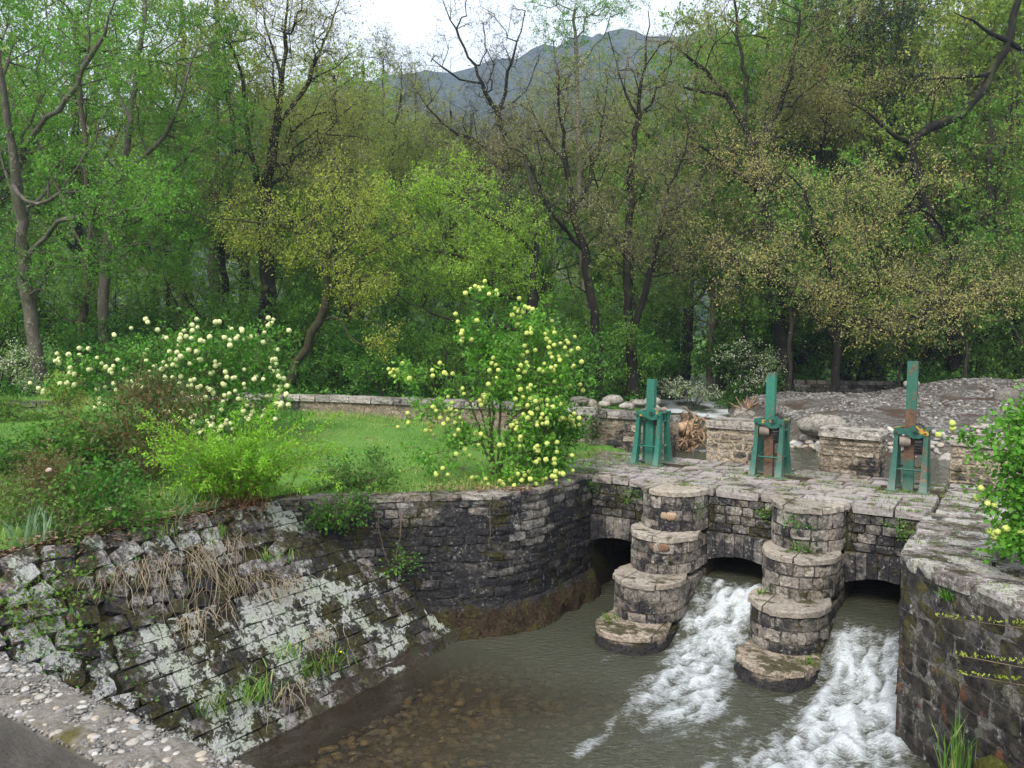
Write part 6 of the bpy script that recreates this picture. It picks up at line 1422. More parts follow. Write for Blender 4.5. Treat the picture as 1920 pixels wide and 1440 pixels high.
# pale-flowering shrubs
build_shrub('flowering_shrub', 'white-flowering shrub at the foot of the lichened ash', (-14.6, 22.6, .3), [(-14.9, 22.5, 1.1, .8, .6, .5, 120), (-14.1, 22.4, 1.5, .5, .5, .35, 70), (-13.6, 22.6, .9, .5, .5, .4, 60)], LEAF['white'], BARK['dark'], .07, 14, 410, 7, .025)
build_shrub('flowering_shrub', 'pale-flowering bush on the far bank behind the middle gate', (9.0, 30.4, .1), [(8.6, 30.0, 1.9, 1.1, .7, .5, 90), (9.6, 30.0, 1.5, .9, .7, .5, 80), (8.9, 29.8, .9, .8, .6, .5, 60)], LEAF['white'], BARK['dark'], .07, 9, 411, 7, .025)
build_shrub('riverside_bush', 'grey-green bush hanging over the rapids left of the middle gate', (7.2, 31.2, -.2), [(6.6, 30.7, .55, .75, .5, .35, 110), (7.4, 30.5, .35, .6, .4, .3, 60)], LEAF['white'], BARK['dark'], .08, 10, 412, 6, .02)
# far wood closing the view between the trunks
r_ = np.random.default_rng(77); n = 52000
X = r_.uniform(-75, 75, n); Y = 62 + 16 * r_.random(n); hmax = 10.5 + 3.0 * vnoise(np.c_[X, Y, 0 * X], .09, 4, 3) + np.where((X > -14) & (X < 12), -1.5, 3)
Z = hmax * r_.random(n) ** .8
V, F = leaf_quads(np.c_[X, Y, Z], r_.normal(size=(n, 3)), r_.uniform(.22, .5, n), r_, width=.7)
mb = MB(); mb.add(V, F, 0, np.clip(.45 + .5 * vnoise(np.c_[X, Y, Z], .35, 9, 3), 0, 1))
tag(link('far_wood', mb.mesh('far_wood', LEAF['wood'], smooth=False)), 'far wood closing the view behind the trunks', 'wood', None, 'stuff')

# ------------------------------------------------------------------ garden plants
V, F = subdiv(*pebble_shape(900, .0)); V, F = subdiv(V, F)
rf = np.random.default_rng(3); V = V * (1 + rf.normal(0, .07, (len(V), 1)))
def flower_mesh(name, c1, c2):
    N = NT(name); col = N.mix(N.rng(N.noise(70, 3), .35, .65), c1, c2)
    col = N.mix(1.0, col, N.ramp(N.objrand(), [(0, .8), (1, 1.15)]), 'MULTIPLY')
    m = N.done(N.bsdf(col, .7, N.bump(N.noise(120, 3), 1.0, .01), .2))
    b = MB(); b.add(V, F); return b.mesh('flower_head', m)
FL_Y = flower_mesh('lime_flower', (.42, .50, .09), (.60, .66, .20)); FL_W = flower_mesh('cream_flower', (.52, .56, .22), (.70, .72, .40))
def flowers(root, TP, n, mesh, size, rs, bias=None, clump=4, off=.09):
    ctr = TP.mean(0); r_ = np.random.default_rng(rs); w_ = np.ones(len(TP)) if bias is None else bias(TP)
    dx = np.abs(TP[:, None] - TP[None]); fr = ((TP[None, :, 1] < TP[:, None, 1] - .03) & (dx[:, :, 0] < .13) & (dx[:, :, 2] < .13)).sum(1); w_ = w_ * np.exp(-fr / 1.5) + 1e-9
    k = r_.choice(len(TP), max(1, int(n / clump)), replace=False, p=w_ / w_.sum()); c = 0
    for i in k:
        for q in range(r_.integers(1, int(clump * 2) + 1)):
            if c >= n: return
            o_ = TP[i] - ctr; o_[1] -= .6; p = TP[i] + o_ / np.linalg.norm(o_) * off * 1.2 + r_.normal(0, off, 3); s = size * r_.uniform(.75, 1.12)
            o = bpy.data.objects.new('flower_head', mesh); COL.objects.link(o); o.parent = root; o.matrix_parent_inverse = root.matrix_basis.inverted()
            o.location = p; o.rotation_euler = tuple(r_.uniform(0, 6, 3)); o.scale = (s, s, s); c += 1
cam_b = lambda TP: np.exp(-(TP[:, 1] - TP[:, 1].min()) / 1.1)
B = [(-.2, 12.9, 2.05, .5, .45, .32, 120), (.3, 12.95, 2.35, .36, .4, .35, 95), (-.55, 12.9, 2.35, .35, .35, .25, 50), (-.40, 12.9, 2.85, .14, .12, .13, 16), (.75, 12.9, 1.75, .35, .4, .35, 60), (-1.55, 12.6, 1.68, .30, .25, .14, 26), (-1.25, 12.5, 1.15, .32, .3, .2, 34), (-.1, 12.7, 1.45, .6, .5, .4, 120), (.45, 12.6, 1.15, .45, .45, .4, 100), (-.75, 12.5, .75, .45, .35, .3, 50), (.15, 12.5, .65, .6, .4, .35, 75), (.6, 12.5, .5, .35, .35, .28, 60), (-1.15, 12.4, .35, .4, .3, .2, 30), (-.1, 12.3, .25, .5, .3, .18, 45)]
vb, TP, _ = build_shrub('snowball_bush', 'tall snowball bush with lime flower balls standing beside the paved deck', (-.25, 12.95, .0), B, LEAF['vib2'], BARK['stem'], .072, 13, 501, 8, .022, .05, .16, None, 'bush', step=.2)
flowers(vb, TP, 285, FL_Y, .037, 1, cam_b, 3, .07)
build_shrub('laurel_shrub', 'glossy bright green shrub leaning against the right side of the snowball bush', (.6, 13.05, .0), [(.6, 12.95, .75, .28, .3, .35, 80), (.78, 13.05, .9, .22, .22, .2, 60), (.5, 12.8, .35, .25, .25, .25, 60), (.55, 13.1, 1.25, .22, .22, .22, 40), (.92, 13.1, .72, .14, .16, .12, 30)], LEAF['laurel'], BARK['stem'], .085, 16, 502, 6, .015, -.15, .18, width=.36, upl=.2)
B = [(-6.0, 15.5, 2.0, 1.0, .8, .42, 150), (-5.2, 15.5, 1.9, .8, .7, .42, 130), (-6.9, 15.4, 1.65, .75, .7, .38, 95), (-4.8, 15.3, 1.35, .6, .6, .4, 90), (-7.9, 15.2, 1.75, .5, .4, .26, 46), (-8.35, 15.1, 1.35, .32, .3, .28, 34), (-7.5, 15.2, 1.1, .4, .4, .35, 40), (-5.8, 15.1, 1.25, .9, .6, .4, 130), (-5.3, 15.0, .75, .7, .5, .35, 85), (-4.5, 15.0, .85, .35, .4, .3, 40), (-6.4, 15.0, .7, .6, .5, .35, 60)]
vb, TP, _ = build_shrub('snowball_bush', 'wide arching snowball bush with cream flower balls on the lawn', (-5.9, 15.7, .1), B, LEAF['vib'], BARK['stem'], .075, 12, 503, 9, .028, .12, .2, None, 'bush', step=.25)
flowers(vb, TP, 290, FL_W, .045, 2, cam_b, 3, .10)
B = [(5.4, 8.1, 1.55, .32, .32, .26, 70), (5.25, 7.95, 1.15, .32, .3, .25, 75), (5.65, 8.0, 1.3, .35, .3, .3, 70), (5.1, 7.85, .85, .24, .25, .2, 50), (5.5, 7.8, .8, .4, .3, .3, 90), (5.15, 7.75, .42, .25, .22, .2, 45), (5.5, 7.7, .35, .4, .3, .3, 80), (5.9, 7.9, .6, .4, .3, .5, 60), (5.35, 7.5, .12, .3, .22, .1, 40), (4.98, 7.75, .62, .18, .18, .16, 34), (4.92, 7.9, 1.2, .16, .2, .2, 26), (4.95, 7.6, .3, .2, .16, .14, 30)]
vb, TP, _ = build_shrub('snowball_bush', 'snowball bush with lime flower balls at the right edge, on the bank paving', (5.6, 8.0, .0), B, LEAF['vib2'], BARK['dark'], .058, 17, 504, 7, .02, .15, .13, None, 'bush', step=.15, width=.8)
flowers(vb, TP, 64, FL_Y, .036, 3, lambda T: np.exp(-(T[:, 1] - T[:, 1].min()) / .5), 2.5, .06)
# barberry, arching shrub, roses
build_shrub('barberry_bush', 'dark barberry bush with reddish young shoots in front of the cream snowball bush', (-5.1, 11.3, .05), [(-5.2, 11.3, 1.25, .45, .45, .28, 130), (-5.45, 11.2, .8, .45, .4, .35, 130), (-4.85, 11.2, .85, .4, .4, .35, 110), (-5.1, 11.0, .45, .5, .4, .3, 120), (-4.6, 11.3, 1.2, .25, .3, .25, 50), (-5.0, 11.4, 1.5, .3, .3, .2, 50)], LEAF['berb'], BARK['redstem'], .045, 15, 505, 10, .012, 0, .2)
def arching(name, label, base, shoots, leafmat, stemmat, leaf, seed, width=.36, side=.5):
    """shoots: (n, azimuth, azimuth spread, length, rise, start spread)"""
    r_ = np.random.default_rng(seed); mw = MB(); P = []; D = []; TT = []
    for n, az, asp, L, rise, sp in shoots:
        for _ in range(n):
            a = az + r_.normal(0, asp); l = L * r_.uniform(.65, 1.1); el = rise * r_.uniform(.8, 1.1); p = np.array([r_.normal(0, sp), r_.normal(0, sp * .6), 0.]); k = 14; pts_ = [p]; v = np.array([math.cos(a) * math.cos(el), math.sin(a) * math.cos(el), math.sin(el)])
            g = r_.uniform(1.5, 2.6) / k
            for s_i in range(k): pts_.append(pts_[-1] + v * l / k); v = v + np.array([0, 0, -g * (s_i / k + .25)]) + r_.normal(0, .05, 3); v /= np.linalg.norm(v)
            pts_ = np.array(pts_); tube(mw, pts_, np.linspace(.0055, .0018, k + 1), 3, caps=False)
            m = int(l * 95); t = r_.uniform(.18, 1, m) * k; i0 = np.minimum(t.astype(int), k - 1); q = pts_[i0] + (pts_[i0 + 1] - pts_[i0]) * (t - i0)[:, None]
            dr = (pts_[i0 + 1] - pts_[i0]); dr /= np.linalg.norm(dr, axis=1)[:, None]; off = r_.normal(0, 1, (m, 3)); off /= np.linalg.norm(off, axis=1)[:, None]
            P.append(q + off * (r_.random(m) ** 2 * .05)[:, None]); D.append(dr * .7 + off * .8); TT.append(np.clip(.25 + .55 * t / k + r_.normal(0, .15, m), 0, 1))
    P = np.concatenate(P); D = np.concatenate(D); ml = MB(); V, F = leaf_quads(P, D, leaf * r_.uniform(.55, 1.2, len(P)), r_, width); ml.add(V, F, 0, np.concatenate(TT))
    root = thing(name, label, 'shrub', base)
    for nm, mb, mt, sm_ in (('stems', mw, stemmat, True), ('foliage', ml, leafmat, False)):
        o = bpy.data.objects.new(nm, mb.mesh(nm, mt, smooth=sm_)); COL.objects.link(o); o.parent = root
    return root
arching('arching_shrub', 'bright lime shrub with long arching shoots spilling over the stone slope', (-3.6, 10.35, -.02), [(46, -1.2, .7, 1.5, 1.25, .22), (26, -2.4, .5, 1.5, 1.15, .2), (24, -.3, .5, 1.6, 1.0, .2), (24, 1.6, 1.2, 1.1, 1.35, .2), (26, -1.57, 1.6, .8, 1.2, .3)], LEAF['kerria'], BARK['redstem'], .055, 506)
build_shrub('rose_bush', 'dark green rose bush with a pale bloom, low behind the bank edge', (-4.5, 9.0, .0), [(-4.65, 9.1, .3, .3, .25, .2, 70), (-4.4, 8.9, .18, .25, .2, .15, 50), (-4.85, 9.3, .45, .3, .3, .18, 60)], LEAF['vib'], BARK['stem'], .06, 14, 507, 7, .008)
build_shrub('rose_bush', 'broad leafy rose bush below the lawn near the left edge', (-6.2, 11.0, .05), [(-6.6, 11.0, .55, .6, .4, .25, 110), (-5.9, 10.8, .45, .5, .4, .25, 100), (-6.2, 11.4, .8, .5, .4, .2, 80), (-7.1, 10.8, .35, .4, .4, .2, 60)], LEAF['rose'], BARK['stem'], .075, 14, 508, 9, .009)
build_shrub('rose_bush', 'reddish-leaved rose bush at the lower left behind the iris leaves', (-5.5, 9.4, .05), [(-5.6, 9.4, .42, .4, .35, .22, 90), (-5.15, 9.3, .35, .3, .3, .2, 60), (-5.9, 9.6, .55, .3, .3, .18, 50)], LEAF['rosered'], BARK['redstem'], .045, 13, 509, 8, .008)
build_shrub('young_shrub', 'upright pale green young shrub before the left end of the lawn wall', (-9.9, 17.6, .2), [(-9.9, 17.6, 1.15, .22, .22, .3, 50), (-9.95, 17.6, .7, .35, .3, .3, 60), (-9.7, 17.5, .35, .35, .3, .2, 40)], LEAF['elm_green'], BARK['stem'], .075, 13, 510, 5, .012)
build_shrub('fern_clump', 'feathery bright green fern patch at the far left edge of the lawn', (-11.3, 17.6, .2), [(-11.4, 17.5, .45, .7, .5, .22, 130), (-10.7, 17.4, .4, .6, .5, .2, 100), (-12.1, 17.8, .5, .6, .5, .25, 100)], LEAF['weed'], BARK['stem'], .09, 15, 511, 9, .006, width=.3)
build_shrub('garden_shrub', 'small dark leafy shrub low at the front of the lawn', (-2.3, 11.6, .0), [(-2.35, 11.6, .2, .35, .25, .14, 70), (-2.0, 11.7, .16, .25, .2, .12, 40)], LEAF['rose'], BARK['stem'], .055, 15, 512, 6, .007)
build_shrub('young_shrub', 'little round-leaved seedling on the lawn before the snowball bush', (-2.15, 12.6, .0), [(-2.15, 12.6, .28, .1, .1, .16, 30)], LEAF['laurel'], BARK['stem'], .06, 12, 513, 4, .006)
build_shrub('slope_bramble', 'bramble patch covering the left end of the stone slope', (-4.75, 8.0, -.45), [(-4.9, 8.2, -.22, .32, .25, .12, 70), (-4.62, 7.95, -.42, .3, .25, .14, 80), (-4.35, 7.7, -.65, .25, .22, .12, 60), (-4.75, 7.6, -.5, .3, .25, .14, 60)], LEAF['weed'], BARK['redstem'], .05, 12, 514, 8, .005)
build_shrub('wall_fern', 'leafy green tuft hanging over the top of the curved wall', (-2.45, 10.75, -.1), [(-2.4, 10.68, -.12, .22, .12, .13, 60), (-2.1, 10.75, -.08, .16, .12, .1, 40)], LEAF['under'], BARK['stem'], .055, 14, 515, 5, .005)
build_shrub('wall_weed', 'small bright weed rooted halfway up the black curved wall', (-1.5, 11.0, -.9), [(-1.52, 10.92, -.86, .10, .07, .09, 22)], LEAF['laurel'], BARK['stem'], .05, 12, 516, 4, .004)
build_shrub('ivy_tuft', 'ivy tuft growing out of the lawn wall under its coping', (1.72, 16.7, .45), [(1.72, 16.62, .42, .14, .08, .16, 30)], LEAF['ivy'], BARK['stem'], .07, 12, 517, 4, .004)

build_shrub('garden_shrub', 'lush mid green shrub between the barberry and the left edge', (-6.1, 12.0, .05), [(-6.3, 12.0, .5, .5, .5, .3, 110), (-5.8, 11.7, .4, .45, .4, .25, 90), (-6.8, 12.2, .45, .5, .45, .25, 80)], LEAF['rose'], BARK['stem'], .08, 15, 518, 9, .009)
build_shrub('garden_shrub', 'light green leafy shrub low at the left edge above the iris leaves', (-5.3, 8.9, .0), [(-5.4, 8.9, .25, .3, .25, .18, 70), (-5.0, 8.75, .2, .25, .2, .15, 50), (-4.75, 8.6, .12, .2, .18, .1, 36)], LEAF['weed'], BARK['stem'], .05, 14, 519, 7, .007)
# flowers, irises, reeds
pk = flower_mesh('pale_rose', (.55, .38, .32), (.68, .52, .45))
for q, (p, lab) in enumerate((((-4.42, 8.72, .28), 'single pale pink rose bloom on the low rose bush'), ((-5.35, 9.2, .62), 'small peach rose bloom above the reddish rose bush'))):
    o = tag(link('rose_bloom', pk), lab, 'flower'); o.location = p; o.scale = (.035, .035, .028)
def blade_thing(name, label, cat, base, n, L, wid, mat, seed, spread=.06, lean=.35, curl=.6, hang=0.0, part='foliage', ext=(1, 1)):
    r_ = np.random.default_rng(seed); P = r_.normal(0, spread, (n, 3)); P[:, 0] *= ext[0]; P[:, 1] *= ext[1]; P[:, 2] = 0
    D = np.c_[r_.normal(0, lean, (n, 2)), np.full(n, 1.0 - 2 * hang)]
    V, Q, T = blade_quads(P, D, L * r_.uniform(.55, 1.15, n), wid * r_.uniform(.6, 1.3, n), r_, curl)
    if hang: V[:, 0] += hang * .25 * np.abs(V[:, 2]) * UX * .6; 
    mb = MB(); mb.add(V, Q, 0, np.clip(r_.random(n), 0, 1)); mb.F[3].append(T); mb.M[3].append(np.zeros(n, np.int32)); mb.A[3].append(r_.random(n))
    t = thing(name, label, cat, tuple(base)); o = bpy.data.objects.new(part, mb.mesh(part, mat, smooth=False)); COL.objects.link(o); o.parent = t
    return t
blade_thing('iris_clump', 'blue-green iris leaves at the lower left bank edge', 'plant', (-5.0, 8.35, .0), 46, .42, .03, LEAF['iris'], 600, .12, .22, .5)
blade_thing('iris_clump', 'grey-green iris leaves under the arching lime shrub', 'plant', (-3.95, 9.85, -.02), 30, .32, .026, LEAF['iris'], 601, .2, .25, .6)
blade_thing('reed_clump', 'tall green reed clump in the lower right corner against the stained wall', 'plant', (4.2, 7.28, -1.78), 44, .66, .013, LEAF['grass'], 602, .09, .10, .45)
MOSSB = simple('moss_clump', (.045, .05, .010), (.13, .125, .03), 30, 1, 1.0, 60, .1, .03)
Vm, Fm = subdiv(*subdiv(*pebble_shape(950, .1))); Vm *= (1 + .12 * vnoise(Vm, 3, 3, 3))[:, None]
b = MB(); b.add(Vm, Fm)
o = tag(link('moss_cushion', b.mesh('moss_cushion', MOSSB)), 'olive moss cushion at the foot of the right wall, lower right corner', 'moss'); o.location = (4.36, 6.95, -1.62); o.scale = (.14, .22, .2)
DS = [((-3.62, 9.35, -.42), 80, 1.15, 'thick straw-pale tuft of dead grass hanging down the middle of the stone slope'), ((-3.15, 9.42, -.62), 50, .6, 'thin dead grass tuft just right of the thickest straw tuft'), ((-2.8, 9.72, -.72), 46, .5, 'sparse straw tuft highest toward the right end of the slope'), ((-4.15, 8.45, -.62), 44, .6, 'straw tuft beside the bramble patch on the slope'), ((-2.35, 9.45, -1.35), 34, .5, 'straw tuft low on the lichen-white part of the slope'), ((-3.4, 8.7, -1.2), 40, .55, 'dry tuft low in the middle of the slope'), ((-2.42, 8.75, -1.72), 36, .42, 'straw wisp hanging from the slope toe to the water'), ((-3.9, 8.9, -.6), 36, .5, 'wispy dry grass left of the thickest straw tuft')]
for q, (p, n, L, lab) in enumerate(DS):
    uu, ww = to_uw(p[0], p[1]); p = (p[0], p[1], float(SLOPE(uu)) + .04); r_ = np.random.default_rng(620 + q); mb = MB()
    for i in range(n):
        s0 = r_.normal(0, .24 * min(1.5, L * 1.6), 1)[0]; c = np.array([s0 * WX, s0 * WY, r_.uniform(-.12, .06)]); h_ = r_.normal(-.42, .28); d = np.array([UX * .6 + WX * h_, UY * .6 + WY * h_, -.55 + r_.random() * .7]); pts_ = [c]; ll = L * r_.uniform(.25, 1.15)
        for k_ in range(6):
            d = d / np.linalg.norm(d); pts_.append(pts_[-1] + d * ll / 6); d = d + np.array([.06 * UX - .05 * WX, .06 * UY - .05 * WY, -.22]) + r_.normal(0, .24, 3)
            lim = -.02
            pp = pts_[-1]; uu, ww = to_uw(pp[0] + p[0], pp[1] + p[1]); zs_ = SLOPE(uu) + .03 - p[2]
            if pp[2] < zs_: pts_[-1] = np.array([pp[0], pp[1], zs_ + r_.uniform(0, .05)])
        tube(mb, pts_, np.linspace(.0036, .0014, 7), 3, 0, r_.random(), caps=False)
    t = thing('dry_grass_tuft', lab, 'dead grass', p); o = bpy.data.objects.new('stalks', mb.mesh('stalks', LEAF['straw'])); COL.objects.link(o); o.parent = t
GT = [((-2.72, 8.35, -1.72), 90, .34, 'big arching green grass tuft at the foot of the slope beside the concrete parapet'), ((-2.25, 9.05, -1.62), 60, .28, 'green grass tuft near the water on the lichened slope'), ((-2.05, 9.4, -1.45), 46, .24, 'green grass tuft with a yellow flower, nearest the slope toe'), ((-3.0, 8.0, -1.5), 70, .26, 'low green grass tuft half behind the concrete parapet'), ((-2.55, 9.0, -1.3), 34, .22, 'small green tuft among the lichens'), ((-3.55, 9.6, -.42), 40, .2, 'green grass tuft near the top of the slope under the arching shrub'), ((-2.95, 9.9, -.45), 40, .2, 'green grass tuft at the slope top, right of the arching shrub'), ((-4.0, 9.1, -.45), 36, .2, 'green grass tuft left of the top straw tuft')]
for q, (p, n, L, lab) in enumerate(GT):
    uu, ww = to_uw(p[0], p[1]); p = (p[0], p[1], float(SLOPE(uu)) + .02)
    blade_thing('grass_tuft', lab, 'grass', p, n, L, .014, LEAF['weed'] if q % 2 else LEAF['grass'], 640 + q, .11, .45, .9)
o = tag(link('dandelion', flower_mesh('yellow_flower', (.75, .55, .02), (.85, .68, .03))), 'tiny yellow flower in the grass at the slope toe', 'flower'); o.location = (-2.0, 9.42, float(SLOPE(to_uw(-2.0, 9.42)[0])) + .16); o.scale = (.016, .016, .01)
# ferny plants on the pier steps
blade_thing('step_weed', 'grass tuft on the lowest step of the left pier', 'plant', wp(1.2, -1.72, -1.75), 60, .13, .014, LEAF['weed'], 660, .07, .6, .8)
build_shrub('step_weed', 'green creeping weed on the second step of the right pier', wp(3.55, -.68, -.62), [(*wp(3.5, -.70, -.60), .15, .06, .03, 30)], LEAF['laurel'], BARK['stem'], .035, 10, 661, 4, .003, tl=.07)
blade_thing('step_weed', 'grass tuft on the third step of the right pier', 'plant', wp(3.15, -1.06, -1.17), 40, .10, .012, LEAF['weed'], 662, .07, .6, .8)
blade_thing('step_weed', 'grass fringe on the lowest step of the right pier', 'plant', wp(3.92, -1.72, -1.74), 50, .14, .014, LEAF['weed'], 663, .06, .6, .8)
for q, (a, b_, c_, lab) in enumerate(((.75, -.05, -.25, 'green weed on the weir face above the first outlet'), (2.9, -.05, -.22, 'green weed on the weir face left of the right pier'), (3.45, -.7, -.16, 'green weed under the cap of the right pier'), (1.95, -.25, -.28, 'small weed at the right shoulder of the left pier'), (.02, -.08, -.12, 'weed in the corner where the curved wall meets the weir'), (4.75, -.05, -.28, 'weed on the weir face above the right outlet'))):
    p = wp(a, b_ - .02, c_); build_shrub('wall_weed', lab, p, [(*p, .10, .05, .05, 22)], LEAF['laurel'], BARK['stem'], .036, 10, 670 + q, 4, .003, tl=.07)
blade_thing('wall_fern', 'spiky fern growing from the top of the right bank wall', 'plant', (4.27, 7.62, -.22), 46, .17, .016, LEAF['laurel'], 680, .04, .8, .8)
# leafing sprigs reaching in from the right
for q, (y0, z0, L, lab) in enumerate(((5.0, .50, .5, 'uppermost yellow-green leafing sprig at the right edge'), (5.05, .235, .34, 'middle yellow-green leafing sprig at the right edge'), (5.0, .135, .36, 'lowest yellow-green leafing sprig at the right edge'))):
    r_ = np.random.default_rng(690 + q); x1 = 3.55; mw = MB(); ml = MB()
    xs = np.linspace(x1, 3.22 - L, 12); pts_ = np.c_[xs, np.full(12, y0), z0 - .06 * (xs - xs.min()) / L]; tube(mw, pts_, np.linspace(.005, .002, 12), 4)
    n = 90; t_ = r_.uniform(0, 1, n); P = np.c_[x1 + t_ * (3.22 - L - x1), np.full(n, y0) + r_.normal(0, .008, n), z0 - .06 * (1 - t_) + r_.normal(0, .008, n)]
    V_, F_ = leaf_quads(P, np.c_[r_.normal(0, .6, n), r_.normal(0, .6, n), r_.uniform(.2, 1, n)], r_.uniform(.014, .03, n), r_, .55); ml.add(V_, F_, 0, r_.uniform(.1, .6, n))
    t = thing('leafing_sprig', lab, 'twig', (x1, y0, z0 - .06)); o = link('twig', mw.mesh('twig', BARK['stem']), t); o = link('leaves', ml.mesh('leaves', LEAF['maple'], False), t)
# bare creeper stems on the curved wall
for q, (pts_, lab) in enumerate((([(-1.85, 10.93, -.05), (-1.78, 10.92, -.4), (-1.75, 10.95, -.7), (-1.62, 11.0, -1.0)], 'left pale creeper stem trailing down the curved wall'), ([(-1.52, 10.98, -.05), (-1.5, 11.0, -.45), (-1.56, 11.0, -.75), (-1.5, 11.02, -1.05)], 'middle pale creeper stem trailing down the curved wall'), ([(-.28, 11.2, -.1), (-.27, 11.22, -.5), (-.29, 11.24, -.72)], 'right pale creeper stem trailing down the curved wall'))):
    P_, s_ = np.array(pts_), None; mb = MB(); tt = np.linspace(0, 1, 12); k = np.linspace(0, 1, len(P_)); r_ = np.random.default_rng(q)
    tube(mb, np.stack([np.interp(tt, k, P_[:, c]) for c in range(3)], 1) + r_.normal(0, .008, (12, 3)) - np.array([0, .04, 0]), .007, 5)
    t = thing('creeper_stem', lab, 'vine', pts_[-1]); link('stem', mb.mesh('stem', BARK['stem']), t)

# ------------------------------------------------------------------ grass and litter
r_ = np.random.default_rng(88)
def lawn(n, xs, ys, keep, L, wid, mat, name, curl=.7, tilt=.35, tb=None, zoff=0.0):
    X = r_.uniform(*xs, n); Y = r_.uniform(*ys, n); k = keep(X, Y); X, Y = X[k], Y[k]; n = len(X)
    Z = ground_z(X, Y) - .01 + zoff; l = L(X, Y) * r_.uniform(.6, 1.3, n)
    V, Q, T = blade_quads(np.c_[X, Y, Z], np.c_[r_.normal(0, tilt, (n, 2)), np.ones(n)], l, wid, r_, curl)
    tv = np.clip((.42 + .5 * vnoise(np.c_[X, Y, 0 * X], .7, 5, 4) if tb is None else tb(X, Y)) + r_.normal(0, .2, n), 0, 1)
    mb = MB(); mb.add(V, Q, 0, tv); mb.F[3].append(T); mb.M[3].append(np.zeros(n, np.int32)); mb.A[3].append(tv)
    return tag(link(name, mb.mesh(name, mat, smooth=False)), kind='stuff')
LAWN = [(-13, 20.6), (-9, 20.8), (-5.4, 19.9), (-1, 18.2), (.9, 17.3), (1.9, 15.9), (1.2, 14.6), (.45, 13.6), (-.1, 12.4), (-.35, 11.65), (-2.7, 11.1), (-3.2, 10.5), (-4.4, 9.0), (-5.2, 7.6), (-13, 7.6)]
inl = lambda X, Y: inpoly(np.c_[X, Y], LAWN)
def lawn_len(X, Y):
    e = np.full(len(X), .05)
    e = np.where(Y > np.interp(X, [-13, -9, -5.4, -1, .9, 2], [19.7, 20, 19.1, 17.4, 16.4, 15]), .16, e)
    e = np.where(Y < np.interp(X, [-13, -6, -3, -1, .5], [12.6, 11.8, 11.7, 12.1, 13.2]), .13, e)
    return e * (1 + .35 * vnoise(np.c_[X, Y, 0 * X], 1.2, 5, 2))
lawn(95000, (-13, 2), (7.6, 20.9), inl, lawn_len, .011, LEAF['grass'], 'lawn_grass')
# leafy weeds along the front of the lawn
n = 9000; X = r_.uniform(-8, .6, n); Y = r_.uniform(8.5, 13.2, n); k = inl(X, Y) & (Y < np.interp(X, [-8, -4, -3, -1, .5], [12.6, 11.4, 11.6, 12.2, 13.4])) ; X, Y = X[k], Y[k]
V_, F_ = leaf_quads(np.c_[X, Y, ground_z(X, Y) + r_.uniform(.0, .12, len(X))], np.c_[r_.normal(0, 1, (len(X), 2)), r_.uniform(.1, .8, len(X))], r_.uniform(.03, .08, len(X)), r_, .6)
mb = MB(); mb.add(V_, F_, 0, np.clip(.45 + .45 * vnoise(np.c_[X, Y, 0 * X], 1.6, 2, 2), 0, 1)); tag(link('ground_cover', mb.mesh('ground_cover', LEAF['weed'], False)), kind='stuff')
# undergrowth on the floor of the wood
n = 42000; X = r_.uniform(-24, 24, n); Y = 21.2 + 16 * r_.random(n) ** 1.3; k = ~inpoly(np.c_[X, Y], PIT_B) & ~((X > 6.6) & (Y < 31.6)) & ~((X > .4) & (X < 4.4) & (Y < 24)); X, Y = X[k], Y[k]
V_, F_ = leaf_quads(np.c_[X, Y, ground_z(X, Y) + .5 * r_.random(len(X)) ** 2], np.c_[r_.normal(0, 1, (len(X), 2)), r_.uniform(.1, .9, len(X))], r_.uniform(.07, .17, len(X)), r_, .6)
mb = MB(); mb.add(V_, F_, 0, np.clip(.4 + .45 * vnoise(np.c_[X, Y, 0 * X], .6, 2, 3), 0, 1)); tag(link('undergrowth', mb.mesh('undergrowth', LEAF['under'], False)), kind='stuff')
# grass in the joints of the deck and of the bank paving
def joint_tufts(n, seed):
    q = np.random.default_rng(seed); out = []
    while len(out) < n:
        if q.random() < .55:
            k = q.integers(0, len(rows)); w = rows[k][0] + q.normal(0, .01); u = q.uniform(-.9, 5.0)
        else: u = q.uniform(5.1, 7.2); w = q.uniform(-4.5, 2.7); u = u + max(0, (-2.6 - w)) * .78
        for _ in range(q.integers(4, 26)): out.append((*wp(u + q.normal(0, .09), w + q.normal(0, .015), .0),))
    return np.array(out)
P = joint_tufts(4200, 3); ex = []
for g in GU:
    for _ in range(150): ex.append(wp(g + r_.normal(0, .25), 1.47 + r_.normal(0, .03), 0))
for _ in range(1500): ex.append(wp(r_.uniform(-1.3, -.1) , r_.uniform(-.2, 2.8), 0))
P = np.vstack([P, ex]); n = len(P)
V, Q, T = blade_quads(P, np.c_[r_.normal(0, .6, (n, 2)), np.ones(n)], r_.uniform(.02, .075, n), .009, r_, .8)
tv = np.clip(r_.normal(.55, .25, n), 0, 1); mb = MB(); mb.add(V, Q, 0, tv); mb.F[3].append(T); mb.M[3].append(np.zeros(n, np.int32)); mb.A[3].append(tv)
tag(link('joint_grass', mb.mesh('joint_grass', LEAF['weed'], smooth=False)), kind='stuff')
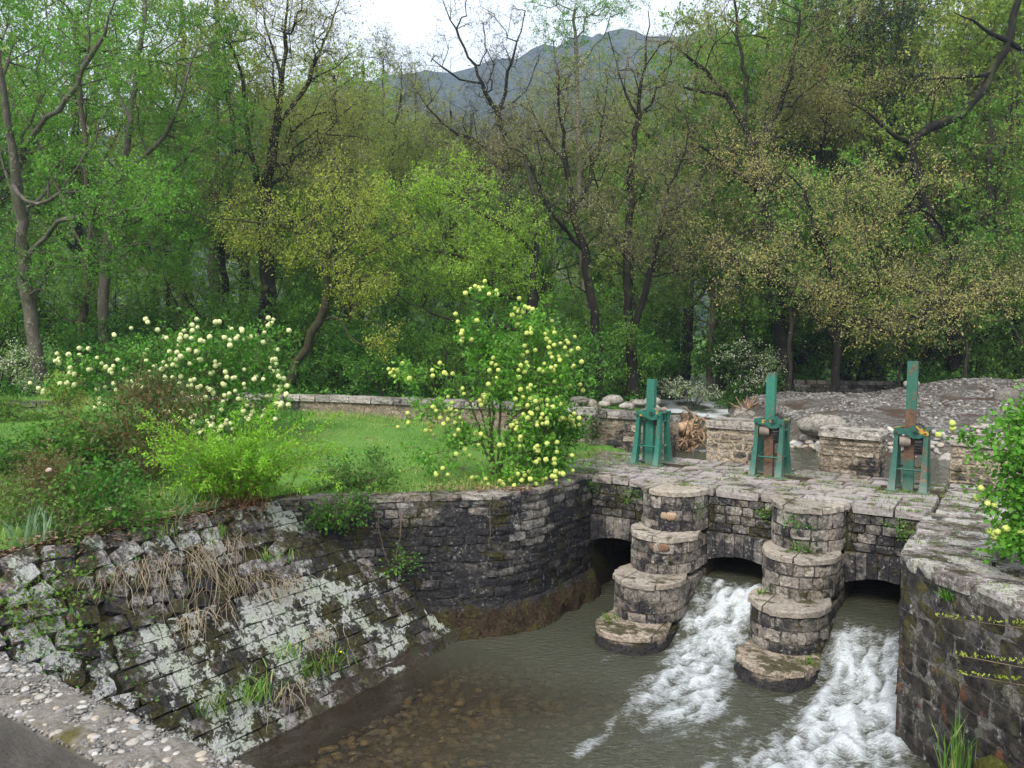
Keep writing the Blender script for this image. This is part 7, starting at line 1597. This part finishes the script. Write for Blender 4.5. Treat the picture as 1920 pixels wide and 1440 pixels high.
# fallen leaves on the bank edge, the parapet foot and the deck end
L_ = []
for _ in range(2600):
    a = r_.uniform(-9.3, -4.9); u = -2.46 + r_.normal(0, .10); L_.append(wp(u, a, max(-.22, SLOPE(u) + .03) if u > -2.5 else .0))
for _ in range(500): L_.append((r_.uniform(.7, 1.9), r_.uniform(14.9, 16.4), .03))
for _ in range(500): L_.append((r_.uniform(-1.2, .3), 11.75 + r_.normal(0, .12), .03))
P = np.array(L_); n = len(P)
V_, F_ = leaf_quads(P, np.c_[r_.normal(0, 1, (n, 2)), r_.normal(0, .15, n)], r_.uniform(.03, .07, n), r_, .5, up=2.5); mb = MB(); mb.add(V_, F_, 0, r_.random(n))
tag(link('leaf_litter', mb.mesh('leaf_litter', LEAF['litter'], False)), kind='stuff')
# green leaves creeping over the stones of the slope
n = 2200; a = r_.uniform(-8.6, -4.4, n); s = r_.uniform(.2, 2.7, n); k = vnoise(np.c_[a, s, 0 * a], 1.5, 4, 2) > .12 + .25 * (s < 1.6) - .3 * (a < -7.2); a, s = a[k], s[k]
P = np.array([on_slope(x, y, .04) for x, y in zip(a, s)]); n = len(P)
V_, F_ = leaf_quads(P, np.c_[r_.normal(0, 1, (n, 2)), r_.uniform(0, .8, n)], r_.uniform(.025, .06, n), r_, .5); mb = MB(); mb.add(V_, F_, 0, r_.random(n))
tag(link('slope_creepers', mb.mesh('slope_creepers', LEAF['under'], False)), kind='stuff')

# ------------------------------------------------------------------ haze over the valley
HAZE = 0.00055
if HAZE:
    mb = MB(); box(mb, -1550, 1600, -230, 2600, -4, 470)
    h = bpy.data.materials.new('haze'); h.use_nodes = True; t = h.node_tree; t.nodes.clear()
    v = t.nodes.new('ShaderNodeVolumePrincipled'); v.inputs['Color'].default_value = (.62, .75, 1.0, 1); v.inputs['Density'].default_value = HAZE; v.inputs['Anisotropy'].default_value = .2
    oo = t.nodes.new('ShaderNodeOutputMaterial'); t.links.new(v.outputs[0], oo.inputs['Volume'])
    o = link('haze', mb.mesh('haze', h)); o['kind'] = 'stuff'
